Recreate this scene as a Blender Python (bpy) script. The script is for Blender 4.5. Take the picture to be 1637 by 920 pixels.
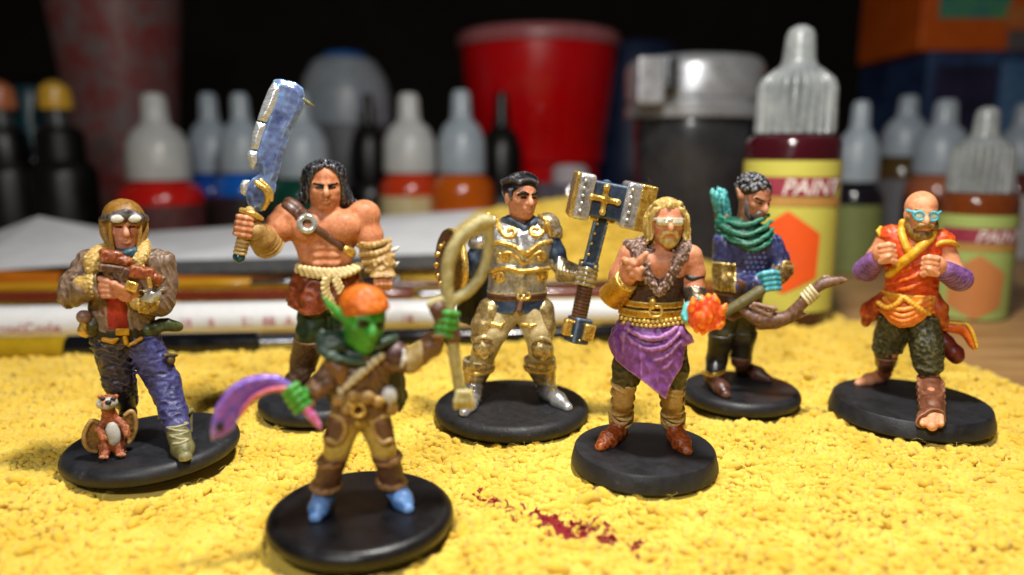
import bpy, math, random
import numpy as np
from mathutils import Vector, Matrix, Euler

# ------------------------------------------------------------------ scene, camera, light
# one Blender unit is one centimetre: the figurines are a little under 4 cm tall
scn = bpy.context.scene
for _o in list(bpy.data.objects):
    bpy.data.objects.remove(_o)
scn.unit_settings.system = 'METRIC'
scn.unit_settings.scale_length = 0.01
COL = scn.collection
PW, PH, PF = 1637.0, 920.0, 1190.0            # photograph size and focal length in its pixels
PITCH = math.radians(10.5)
CAM = np.array([0.0, 0.0, 4.35])
SP, CP = math.sin(PITCH), math.cos(PITCH)

camd = bpy.data.cameras.new('camera')
camd.sensor_width = 36.0
camd.lens = 36.0 * PF / PW
camd.clip_start = 0.5
camd.clip_end = 400.0
camd.dof.use_dof = True
camd.dof.focus_distance = 10.5
camd.dof.aperture_fstop = 0.115
camd.dof.aperture_blades = 0
camo = bpy.data.objects.new('camera', camd)
COL.objects.link(camo)
camo.location = CAM
camo.rotation_euler = (math.radians(90) - PITCH, 0, 0)
scn.camera = camo

world = bpy.data.worlds.new('World')
scn.world = world
world.use_nodes = True
_bg = world.node_tree.nodes['Background']
_bg.inputs[0].default_value = (1.0, 0.93, 0.86, 1)
_bg.inputs[1].default_value = 0.035

def area_lamp(name, loc, target, size, power, col):
    d = bpy.data.lights.new(name, 'AREA')
    d.shape = 'DISK'; d.size = size; d.energy = power; d.color = col
    o = bpy.data.objects.new(name, d)
    COL.objects.link(o)
    o.location = loc
    o.rotation_euler = (Vector(target) - Vector(loc)).to_track_quat('-Z', 'Y').to_euler()
    return o
# the desk lamp straight above the hobby table and an added frontal fill with no real source
area_lamp('desk_lamp_light', (2.0, 8.0, 18.5), (0.3, 12.5, 0.5), 2.4, 5000, (1.0, 0.96, 0.90))
area_lamp('front_fill_light', (-5.0, -9.0, 17.0), (0, 19, 2.0), 2.5, 2800, (1.0, 0.98, 0.96))

scn.view_settings.view_transform = 'Standard'
scn.view_settings.look = 'None'
scn.view_settings.exposure = 0.1
scn.view_settings.gamma = 1.0
scn.view_settings.use_curve_mapping = False
scn.render.engine = 'CYCLES'
scn.cycles.max_bounces = 6
scn.cycles.use_denoising = True

# ------------------------------------------------------------------ helpers
def pixdir(x, y):
    u = (np.asarray(x, float) - PW / 2) / PF
    v = (PH / 2 - np.asarray(y, float)) / PF
    return np.stack([u, CP + v * SP, -SP + v * CP], -1)
def at(x, y, Y):                               # the point seen at a photo pixel at distance Y
    d = pixdir(x, y)
    return CAM + d * (Y / d[..., 1])[..., None]
def onz(x, y, z):                              # the point seen at a photo pixel at height z
    d = pixdir(x, y)
    return CAM + d * ((z - CAM[2]) / d[..., 2])[..., None]
def pxcm(p):                                   # photo pixels per cm at a point
    q = np.asarray(p) - CAM
    return PF / (q[1] * CP - q[2] * SP)
def lin(c):
    return tuple(((x / 12.92) if x <= 0.04045 else ((x + 0.055) / 1.055) ** 2.4) for x in c)

def tag(o, label=None, cat=None, group=None, kind=None):
    if label: o['label'] = label
    if cat: o['category'] = cat
    if group: o['group'] = group
    if kind: o['kind'] = kind
    return o
def empty(name, loc, rz=0.0):
    o = bpy.data.objects.new(name, None)
    o.empty_display_size = 0.3
    COL.objects.link(o)
    o.location = loc
    o.rotation_euler = (0, 0, rz)
    return o
def link(name, me, mat=None, parent=None):
    o = bpy.data.objects.new(name, me)
    COL.objects.link(o)
    if mat is not None:
        me.materials.clear(); me.materials.append(mat)
    if parent is not None: o.parent = parent
    return o
def mesh(name, V, Fc, smooth=True):
    V = np.asarray(V, np.float32); me = bpy.data.meshes.new(name)
    if isinstance(Fc, np.ndarray):
        n = len(Fc); k = Fc.shape[1]
        me.vertices.add(len(V)); me.vertices.foreach_set('co', V.ravel())
        me.loops.add(n * k); me.loops.foreach_set('vertex_index', Fc.astype(np.int32).ravel())
        me.polygons.add(n); me.polygons.foreach_set('loop_start', np.arange(0, n * k, k, dtype=np.int32))
        me.update(calc_edges=True)
    else:
        me.from_pydata([tuple(v) for v in V], [], Fc); me.update()
    if smooth:
        me.polygons.foreach_set('use_smooth', np.ones(len(me.polygons), bool))
    return me

def catmull(pts, n=8):
    p = np.asarray(pts, float)
    if len(p) < 3: return p
    q = np.vstack([2 * p[0] - p[1], p, 2 * p[-1] - p[-2]])
    t = np.linspace(0, 1, n, endpoint=False)[:, None]
    out = []
    for i in range(1, len(q) - 2):
        a, b, c, d = q[i - 1], q[i], q[i + 1], q[i + 2]
        out.append(0.5 * ((2 * b) + (c - a) * t + (2 * a - 5 * b + 4 * c - d) * t ** 2 + (3 * b - a - 3 * c + d) * t ** 3))
    out.append(p[-1:])
    return np.vstack(out)

def lathe(name, prof, mat, parent, n=48, ridge=None, smooth=True):
    # prof: (radius, z) from bottom to top; ridge: (count, depth, zlo, zhi)
    prof = np.asarray(prof, float)
    th = np.linspace(0, 2 * np.pi, n, endpoint=False)
    R = np.repeat(prof[:, :1], n, 1); Z = np.repeat(prof[:, 1:], n, 1)
    if ridge:
        cnt, dep, z0, z1 = ridge
        m = ((Z > z0) & (Z < z1)).astype(float)
        R = R - m * dep * (0.5 + 0.5 * np.cos(cnt * th))[None] ** 2
    V = np.stack([R * np.cos(th), R * np.sin(th), Z], -1).reshape(-1, 3)
    m = len(prof)
    i = np.arange(m - 1)[:, None] * n; j = np.arange(n)[None]; j2 = (j + 1) % n
    Fq = np.stack([i + j, i + j2, i + n + j2, i + n + j], -1).reshape(-1, 4)
    me = mesh(name, V, Fq, smooth)
    if smooth:
        try:
            me.set_sharp_from_angle(angle=math.radians(38))
        except Exception: pass
    return link(name, me, mat, parent)

def boxmesh(name, lo, hi, mat, parent, bev=0.0):
    lo = np.asarray(lo, float); hi = np.asarray(hi, float)
    import bmesh
    bm = bmesh.new()
    bmesh.ops.create_cube(bm, size=1.0)
    for v in bm.verts:
        for a in range(3):
            v.co[a] = lo[a] if v.co[a] < 0 else hi[a]
    if bev > 0:
        bmesh.ops.bevel(bm, geom=bm.edges[:], offset=bev, segments=2, affect='EDGES', profile=0.6)
    me = bpy.data.meshes.new(name); bm.to_mesh(me); bm.free()
    return link(name, me, mat, parent)

# ------------------------------------------------------------------ procedural materials
_M = {}
def paint(key, c1, c2=None, sc=5.0, rough=0.5, metal=0.0, bump=0.25, bsc=55.0, edge=None, eamt=0.5, stretch=None,
          spec=0.5, coat=0.0, trans=0.0, sss=0.0, c3=None, dk=1.0, lt=1.0):
    """brushed-on hobby paint: two or three tones in uneven patches, fine brush relief, optional dry-brushed edges"""
    if key in _M: return _M[key]
    m = bpy.data.materials.new(key); m.use_nodes = True
    nt = m.node_tree; N = nt.nodes; L = nt.links
    bs = N['Principled BSDF']
    c2 = c2 or tuple(min(1, x * 1.18 + 0.015) for x in c1)
    tc = N.new('ShaderNodeTexCoord'); src = tc.outputs['Object']
    if stretch:
        mp = N.new('ShaderNodeMapping'); mp.inputs['Scale'].default_value = stretch
        L.new(src, mp.inputs[0]); src = mp.outputs[0]
    n1 = N.new('ShaderNodeTexNoise'); n1.inputs['Scale'].default_value = sc; n1.inputs['Detail'].default_value = 7
    n1.inputs['Roughness'].default_value = 0.62; n1.inputs['Distortion'].default_value = 0.4
    L.new(src, n1.inputs['Vector'])
    nf = N.new('ShaderNodeTexNoise'); nf.inputs['Scale'].default_value = sc * 4.5; nf.inputs['Detail'].default_value = 5
    L.new(src, nf.inputs['Vector'])
    fm = N.new('ShaderNodeMix'); fm.data_type = 'FLOAT'; fm.inputs[0].default_value = 0.4
    L.new(n1.outputs['Fac'], fm.inputs[2]); L.new(nf.outputs['Fac'], fm.inputs[3])
    rp = N.new('ShaderNodeValToRGB')
    rp.color_ramp.elements[0].position = 0.38; rp.color_ramp.elements[0].color = (*lin(tuple(x * dk for x in c1)), 1)
    rp.color_ramp.elements[1].position = 0.61; rp.color_ramp.elements[1].color = (*lin(tuple(min(1, x * lt) for x in c2)), 1)
    if c3:
        e = rp.color_ramp.elements.new(0.665); e.color = (*lin(c3), 1)
    L.new(fm.outputs[0], rp.inputs[0])
    col = rp.outputs[0]
    if edge:
        g = N.new('ShaderNodeNewGeometry')
        er = N.new('ShaderNodeValToRGB')
        er.color_ramp.elements[0].position = 0.508; er.color_ramp.elements[0].color = (0, 0, 0, 1)
        er.color_ramp.elements[1].position = 0.55; er.color_ramp.elements[1].color = (eamt, eamt, eamt, 1)
        L.new(g.outputs['Pointiness'], er.inputs[0])
        n3 = N.new('ShaderNodeTexNoise'); n3.inputs['Scale'].default_value = 24; n3.inputs['Detail'].default_value = 4
        L.new(src, n3.inputs['Vector'])
        mu = N.new('ShaderNodeMath'); mu.operation = 'MULTIPLY'
        L.new(er.outputs[0], mu.inputs[0]); L.new(n3.outputs['Fac'], mu.inputs[1])
        m2 = N.new('ShaderNodeMath'); m2.operation = 'MULTIPLY'; m2.inputs[1].default_value = 2.1; m2.use_clamp = True
        L.new(mu.outputs[0], m2.inputs[0])
        mx = N.new('ShaderNodeMix'); mx.data_type = 'RGBA'
        L.new(m2.outputs[0], mx.inputs[0]); L.new(col, mx.inputs[6]); mx.inputs[7].default_value = (*lin(edge), 1)
        col = mx.outputs[2]
    L.new(col, bs.inputs['Base Color'])
    bs.inputs['Metallic'].default_value = metal
    bs.inputs['Specular IOR Level'].default_value = spec
    n2 = N.new('ShaderNodeTexNoise'); n2.inputs['Scale'].default_value = bsc; n2.inputs['Detail'].default_value = 4
    L.new(src, n2.inputs['Vector'])
    rr = N.new('ShaderNodeMapRange'); rr.inputs[1].default_value = 0.3; rr.inputs[2].default_value = 0.7
    rr.inputs[3].default_value = max(0.04, rough - 0.16); rr.inputs[4].default_value = min(1, rough + 0.06)
    L.new(n1.outputs['Fac'], rr.inputs[0]); L.new(rr.outputs[0], bs.inputs['Roughness'])
    if bump > 0:
        b = N.new('ShaderNodeBump'); b.inputs['Strength'].default_value = bump; b.inputs['Distance'].default_value = 0.016
        L.new(n2.outputs['Fac'], b.inputs['Height']); L.new(b.outputs[0], bs.inputs['Normal'])
    if coat: bs.inputs['Coat Weight'].default_value = coat
    if trans: bs.inputs['Transmission Weight'].default_value = trans
    if sss:
        bs.inputs['Subsurface Weight'].default_value = sss
        bs.inputs['Subsurface Radius'].default_value = (0.08, 0.04, 0.02)
    _M[key] = m
    return m

# ------------------------------------------------------------------ sculpting: distance fields to meshes
def nets(D, lo, h):
    S = D < 0
    n = D.shape
    c = np.zeros((n[0] - 1, n[1] - 1, n[2] - 1), np.int8)
    for a in (0, 1):
        for b in (0, 1):
            for e in (0, 1):
                c += S[a:n[0] - 1 + a, b:n[1] - 1 + b, e:n[2] - 1 + e]
    act = (c > 0) & (c < 8)
    ii = np.argwhere(act)
    idx = np.full(act.shape, -1, np.int64); idx[act] = np.arange(len(ii))
    pos = np.zeros((len(ii), 3)); cnt = np.zeros(len(ii))
    I, J, K = ii.T
    for ax in range(3):
        for p in (0, 1):
            for q in (0, 1):
                o0 = [0, 0, 0]; o0[(ax + 1) % 3] = p; o0[(ax + 2) % 3] = q
                o1 = list(o0); o1[ax] = 1
                a = D[I + o0[0], J + o0[1], K + o0[2]]; b = D[I + o1[0], J + o1[1], K + o1[2]]
                m = (a < 0) != (b < 0)
                t = np.where(m, a / np.where(m, a - b, 1), 0)
                pt = np.repeat(np.array([o0], float), len(ii), 0); pt[:, ax] = t
                pos[m] += pt[m]; cnt[m] += 1
    V = (ii + pos / cnt[:, None]) * h + lo
    quads = []
    for ax in range(3):
        sl0 = [slice(None)] * 3; sl1 = [slice(None)] * 3
        sl0[ax] = slice(0, -1); sl1[ax] = slice(1, None)
        A = S[tuple(sl0)]; B = S[tuple(sl1)]
        E = A != B
        u, v = (ax + 1) % 3, (ax + 2) % 3
        es = np.argwhere(E)
        ok = (es[:, u] > 0) & (es[:, v] > 0) & (es[:, u] < n[u] - 1) & (es[:, v] < n[v] - 1)
        es = es[ok]
        if not len(es): continue
        q = []
        for du, dv in ((-1, -1), (0, -1), (0, 0), (-1, 0)):
            e = es.copy(); e[:, u] += du; e[:, v] += dv
            q.append(idx[e[:, 0], e[:, 1], e[:, 2]])
        q = np.stack(q, 1)
        ins = A[es[:, 0], es[:, 1], es[:, 2]]
        q[~ins] = q[~ins][:, ::-1]
        quads.append(q)
    return V, np.vstack(quads)

def smin(a, b, k):
    if k <= 0: return np.minimum(a, b)
    h = np.maximum(k - np.abs(a - b), 0) / k
    return np.minimum(a, b) - h * h * k * 0.25
def waves(seed, n=14):
    r = np.random.RandomState(seed)
    K = r.normal(size=(n, 3)); K /= np.linalg.norm(K, axis=1)[:, None]
    K *= r.uniform(0.6, 1.6, (n, 1))
    return K * 2 * np.pi, r.uniform(0, 6.28, n)
def wavef(W, X, Y, Z, wl, an):
    K, ph = W
    o = 0
    for (a, b, c), p in zip(K / wl, ph):
        o = o + np.sin(X * (a * an[0]) + Y * (b * an[1]) + Z * (c * an[2]) + p)
    return o / math.sqrt(len(ph) / 2)

BIG = 0.6
class Shape:
    """a union of rounded solids in the space of one figurine; lengths are given in photo pixels at its distance"""
    def __init__(s, f):
        s.f = f; s.pr = []; s.dp = []; s.post = []
    def _add(s, lo, hi, fn, k, op):
        s.pr.append((np.asarray(lo) , np.asarray(hi), fn, k / s.f.s, op)); return s
    # -- solids
    def cap(s, a, b, ra, rb, k, op='u'):
        ba = b - a; L2 = float(ba @ ba) + 1e-12
        def fn(X, Y, Z):
            x, y, z = X - a[0], Y - a[1], Z - a[2]
            t = np.clip((x * ba[0] + y * ba[1] + z * ba[2]) / L2, 0, 1)
            return np.sqrt((x - t * ba[0]) ** 2 + (y - t * ba[1]) ** 2 + (z - t * ba[2]) ** 2) - (ra + (rb - ra) * t)
        m = max(ra, rb)
        return s._add(np.minimum(a, b) - m, np.maximum(a, b) + m, fn, k, op)
    def c(s, pts, k=4, op='u', sm=0):
        p = np.array([[*q[:3], q[3]] if len(q) == 4 else [q[0], q[1], 0, q[2]] for q in pts], float)
        if sm: p = catmull(p, sm)
        P = [s.f.P(*q[:3]) for q in p]; R = p[:, 3] / s.f.s
        if len(P) == 1: return s.cap(P[0], P[0] + 1e-4, R[0], R[0], k, op)
        for i in range(len(P) - 1): s.cap(P[i], P[i + 1], R[i], R[i + 1], k if i == 0 or not sm else min(k, 1.0), op)
        return s
    def e(s, x, y, d, rx, rd, rz, rot=None, k=5, op='u'):
        c = s.f.P(x, y, d); r = np.array([rx, rd, rz], float) / s.f.s
        M = s.f.rotm(rot) if (rot or rx != rd) else None
        def fn(X, Y, Z):
            x, y, z = X - c[0], Y - c[1], Z - c[2]
            if M is not None:
                x, y, z = (M[0, 0] * x + M[0, 1] * y + M[0, 2] * z, M[1, 0] * x + M[1, 1] * y + M[1, 2] * z,
                           M[2, 0] * x + M[2, 1] * y + M[2, 2] * z)
            q = np.sqrt((x / r[0]) ** 2 + (y / r[1]) ** 2 + (z / r[2]) ** 2)
            q2 = np.sqrt((x / r[0] ** 2) ** 2 + (y / r[1] ** 2) ** 2 + (z / r[2] ** 2) ** 2)
            return q * (q - 1) / np.maximum(q2, 1e-4)
        m = r.max() if M is not None else r
        return s._add(c - m, c + m, fn, k, op)
    def b(s, x, y, d, hx, hd, hz, rot=None, rnd=2, k=0, op='u'):
        c = s.f.P(x, y, d); h = np.array([hx, hd, hz], float) / s.f.s; rr = rnd / s.f.s
        h2 = np.maximum(h - rr, 1e-4)
        M = s.f.rotm(rot)
        def fn(X, Y, Z):
            x, y, z = X - c[0], Y - c[1], Z - c[2]
            x, y, z = (M[0, 0] * x + M[0, 1] * y + M[0, 2] * z, M[1, 0] * x + M[1, 1] * y + M[1, 2] * z,
                       M[2, 0] * x + M[2, 1] * y + M[2, 2] * z)
            x, y, z = abs(x) - h2[0], abs(y) - h2[1], abs(z) - h2[2]
            return np.sqrt(np.maximum(x, 0) ** 2 + np.maximum(y, 0) ** 2 + np.maximum(z, 0) ** 2) + \
                np.minimum(np.maximum(x, np.maximum(y, z)), 0) - rr
        m = np.linalg.norm(h)
        return s._add(c - m, c + m, fn, k, op)
    def tor(s, x, y, d, R, r, rot=None, sq=1.0, k=2, op='u'):
        # ring whose axis is the vertical unless turned by rot; sq squashes the depth radius
        c = s.f.P(x, y, d); R = R / s.f.s; r = r / s.f.s
        M = s.f.rotm(rot)
        def fn(X, Y, Z):
            x, y, z = X - c[0], Y - c[1], Z - c[2]
            x, y, z = (M[0, 0] * x + M[0, 1] * y + M[0, 2] * z, M[1, 0] * x + M[1, 1] * y + M[1, 2] * z,
                       M[2, 0] * x + M[2, 1] * y + M[2, 2] * z)
            q = np.sqrt(x * x + (y / sq) ** 2) - R
            return (np.sqrt(q * q + z * z) - r) * min(1, sq + 0.1)
        m = R + r
        return s._add(c - m, c + m, fn, k, op)
    def l(s, secs, k=4, op='u', fold=None, sm=6, pw=2.0):
        # upright loft: sections (x, y, d, half width, half depth) from top to bottom; fold (count, amount at bottom, phase)
        p = np.array(secs, float)
        if sm: p = catmull(p, sm)
        C = np.array([s.f.P(*q[:3]) for q in p]); rx = p[:, 3] / s.f.s; ry = p[:, 4] / s.f.s
        o = np.argsort(C[:, 2]); C = C[o]; rx = rx[o]; ry = ry[o]
        z0, z1 = C[0, 2], C[-1, 2]
        ca, sa = s.f.u[1], s.f.u[0]
        def fn(X, Y, Z):
            zz = np.clip(Z, z0, z1)
            cx = np.interp(zz, C[:, 2], C[:, 0]); cy = np.interp(zz, C[:, 2], C[:, 1])
            a = np.interp(zz, C[:, 2], rx); b = np.interp(zz, C[:, 2], ry)
            x, y = X - cx, Y - cy
            x, y = x * ca - y * sa, x * sa + y * ca
            if fold:
                th = np.arctan2(y / b, x / a)
                w = (z1 - zz) / (z1 - z0)
                sc = 1 + fold[1] * w * np.sin(fold[0] * th + fold[2] + 1.3 * np.sin(2 * th))
                a = a * sc; b = b * sc
            if pw == 2.0: q = np.sqrt((x / a) ** 2 + (y / b) ** 2)
            else: q = (np.abs(x / a) ** pw + np.abs(y / b) ** pw) ** (1 / pw)
            d2 = (q - 1) * np.minimum(a, b)
            dz = np.maximum(Z - z1, z0 - Z)
            return np.maximum(d2, dz)
        m = max(rx.max(), ry.max()) * (1 + (fold[1] if fold else 0))
        lo = C.min(0) - [m, m, 0]; hi = C.max(0) + [m, m, 0]
        return s._add(lo, hi, fn, k, op)
    def add(s, o, off=0, k=2, op='u'):
        lo, hi = o.bounds(); m = off / s.f.s
        return s._add(lo - max(m, 0), hi + max(m, 0), lambda X, Y, Z: o.field(X, Y, Z) - m, k, op)
    def cover(s, o, off, x0, y0, x1, y1, k=2, d=0, lean=0.0):
        """a layer over another shape inside a picture rectangle"""
        a, b = s.f.P(x0, y0, d), s.f.P(x1, y1, d); m = off / s.f.s
        ra, rb = s.f.P(x0, (y0 + y1) / 2, d), s.f.P(x1, (y0 + y1) / 2, d)
        R = np.array([s.f.u[1], -s.f.u[0]])
        lo_, hi_ = ra[0] * R[0] + ra[1] * R[1], rb[0] * R[0] + rb[1] * R[1]
        def fn(X, Y, Z):
            t = X * R[0] + Y * R[1]
            zz = Z - lean * (t - (lo_ + hi_) / 2)
            q = np.maximum(np.maximum(lo_ - t, t - hi_), np.maximum(b[2] - zz, zz - a[2]))
            return np.maximum(o.field(X, Y, Z) - m, q)
        l0, h0 = o.bounds()
        l1 = np.minimum(a, b) - .8; h1 = np.maximum(a, b) + .8; l1[2] = b[2] - .1; h1[2] = a[2] + .1
        return s._add(np.maximum(l0 - m, l1), np.minimum(h0 + m, h1), fn, k, 'u')
    # -- cutting (kept side is where the plane normal does not point)
    def half(s, p, n, k=0):
        c = s.f.P(*p); n = s.f.rotm(None).T @ np.array(n, float); n /= np.linalg.norm(n)
        s.post.append((lambda X, Y, Z: (X - c[0]) * n[0] + (Y - c[1]) * n[1] + (Z - c[2]) * n[2], k / s.f.s)); return s
    def slab(s, p, n, w, k=0):
        c = s.f.P(*p); n = s.f.rotm(None).T @ np.array(n, float); n /= np.linalg.norm(n); w = w / s.f.s
        s.post.append((lambda X, Y, Z: np.abs((X - c[0]) * n[0] + (Y - c[1]) * n[1] + (Z - c[2]) * n[2]) - w, k / s.f.s)); return s
    def within(s, o, off=0, k=0):
        s.post.append((lambda X, Y, Z: o.field(X, Y, Z) - off / s.f.s, k / s.f.s)); return s
    def without(s, o, off=0, k=0):
        s.post.append((lambda X, Y, Z: -(o.field(X, Y, Z) - off / s.f.s), k / s.f.s)); return s
    def hem(s, pts, k=0, below=True):
        # cut along a curve drawn over the figure: keeps what lies above it (or below)
        q = np.array([s.f.P(x, y, 0) for x, y in pts]); R = (s.f.u[1], -s.f.u[0])
        t0 = q[:, 0] * R[0] + q[:, 1] * R[1]; o = np.argsort(t0); t0 = t0[o]; z0 = q[o, 2]
        sg = 1 if below else -1
        s.post.append((lambda X, Y, Z: sg * (np.interp(X * R[0] + Y * R[1], t0, z0) - Z), k / s.f.s)); return s
    def w(s, amp, wl, seed=1, an=(1, 1, 1), ridged=False):
        s.dp.append(((0.62 if ridged else 0.22) * amp / s.f.s, 1.6 * wl / s.f.s, waves(seed), an, ridged)); return s
    # -- evaluation
    def bounds(s):
        u = [p for p in s.pr if p[4] == 'u']
        return np.min([p[0] for p in u], 0), np.max([p[1] for p in u], 0)
    def field(s, X, Y, Z):
        shp = np.broadcast(X, Y, Z).shape
        D = np.full(shp, BIG, np.float32)
        grid = (X.ndim == 3 and X.shape[1] == 1 and X.shape[2] == 1)
        if grid: xs, ys, zs = X[:, 0, 0], Y[0, :, 0], Z[0, 0, :]
        for lo, hi, fn, k, op in s.pr:
            pad = 0.09 + k
            if grid:
                i0, i1 = np.searchsorted(xs, lo[0] - pad), np.searchsorted(xs, hi[0] + pad)
                j0, j1 = np.searchsorted(ys, lo[1] - pad), np.searchsorted(ys, hi[1] + pad)
                k0, k1 = np.searchsorted(zs, lo[2] - pad), np.searchsorted(zs, hi[2] + pad)
                if i1 <= i0 or j1 <= j0 or k1 <= k0: continue
                sub = D[i0:i1, j0:j1, k0:k1]
                v = fn(X[i0:i1], Y[:, j0:j1], Z[:, :, k0:k1])
                sub[...] = smin(sub, v, k) if op == 'u' else -smin(-sub, v, k)
            else:
                v = fn(X, Y, Z)
                D = smin(D, v, k) if op == 'u' else -smin(-D, v, k)
        if s.dp:
            for amp, wl, W, an, rid in s.dp:
                n = wavef(W, X, Y, Z, wl, an)
                D = D + amp * ((np.abs(n) - 0.6) if rid else n)
        for fn, k in s.post:
            v = fn(X, Y, Z)
            D = -smin(-D, -v, k)
        return D
    def build(s, name, mat, parent, vox=1.8):
        h = 1.25 * vox / s.f.s
        lo, hi = s.bounds(); pad = 3 * h + sum(d[0] for d in s.dp) * 2
        lo = lo - pad; hi = hi + pad
        n = np.maximum(np.ceil((hi - lo) / h).astype(int), 4)
        X = (lo[0] + h * np.arange(n[0], dtype=np.float32))[:, None, None]
        Y = (lo[1] + h * np.arange(n[1], dtype=np.float32))[None, :, None]
        Z = (lo[2] + h * np.arange(n[2], dtype=np.float32))[None, None, :]
        D = s.field(X, Y, Z)
        if not (D < 0).any():
            print('EMPTY SHAPE', name); return None
        V, Q = nets(D, lo, h)
        return link(name, mesh(name, V, Q), mat, parent)
    # -- where the sight line through a photo pixel first meets the shape
    def hit(s, pts, far=0.0):
        p = np.asarray(pts, float)
        d = pixdir(p[:, 0], p[:, 1]); d /= np.linalg.norm(d, axis=1)[:, None]
        o = CAM - s.f.org
        t = (s.f.D0 - 2.2) / (d @ s.f.u)
        tm = (s.f.D0 + 1.5) / (d @ s.f.u)
        for _ in range(90):
            q = o + d * t[:, None]
            v = s.field(q[:, 0], q[:, 1], q[:, 2])
            t = np.minimum(t + np.where(v > 0.002, v * 0.75, 0), tm)
        q = o + d * t[:, None]
        miss = t >= tm - 1e-6
        if miss.any():
            dd = np.full(len(p), far)
            q[miss] = np.array([s.f.P(p[i, 0], p[i, 1], dd[i]) for i in np.where(miss)[0]])
        return q
    def on(s, base, pts, r, k=1.0, sm=6, lift=0.0):
        """a cord or trim drawn over the surface of another shape; pts (x, y) or (x, y, r)"""
        p = np.array([[*q, r] if len(q) == 2 else q for q in pts], float)
        if sm and len(p) > 2: p = catmull(p, sm)
        elif len(p) == 2: p = np.linspace(p[0], p[1], 6)
        q = base.hit(p[:, :2]) - s.f.u * (lift / s.f.s)
        R = p[:, 2] / s.f.s
        if len(q) == 1: return s.cap(q[0], q[0] + 1e-4, R[0], R[0], k)
        for i in range(len(q) - 1): s.cap(q[i], q[i + 1], R[i], R[i + 1], k)
        return s
    def dots(s, base, pts, r, k=0, lift=0.0):
        q = base.hit(np.array([t[:2] for t in pts], float)) - s.f.u * (lift / s.f.s)
        for t, v in zip(pts, q):
            rr = (t[2] if len(t) > 2 else r) / s.f.s
            s.cap(v, v + 1e-4, rr, rr, k)
        return s

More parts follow.
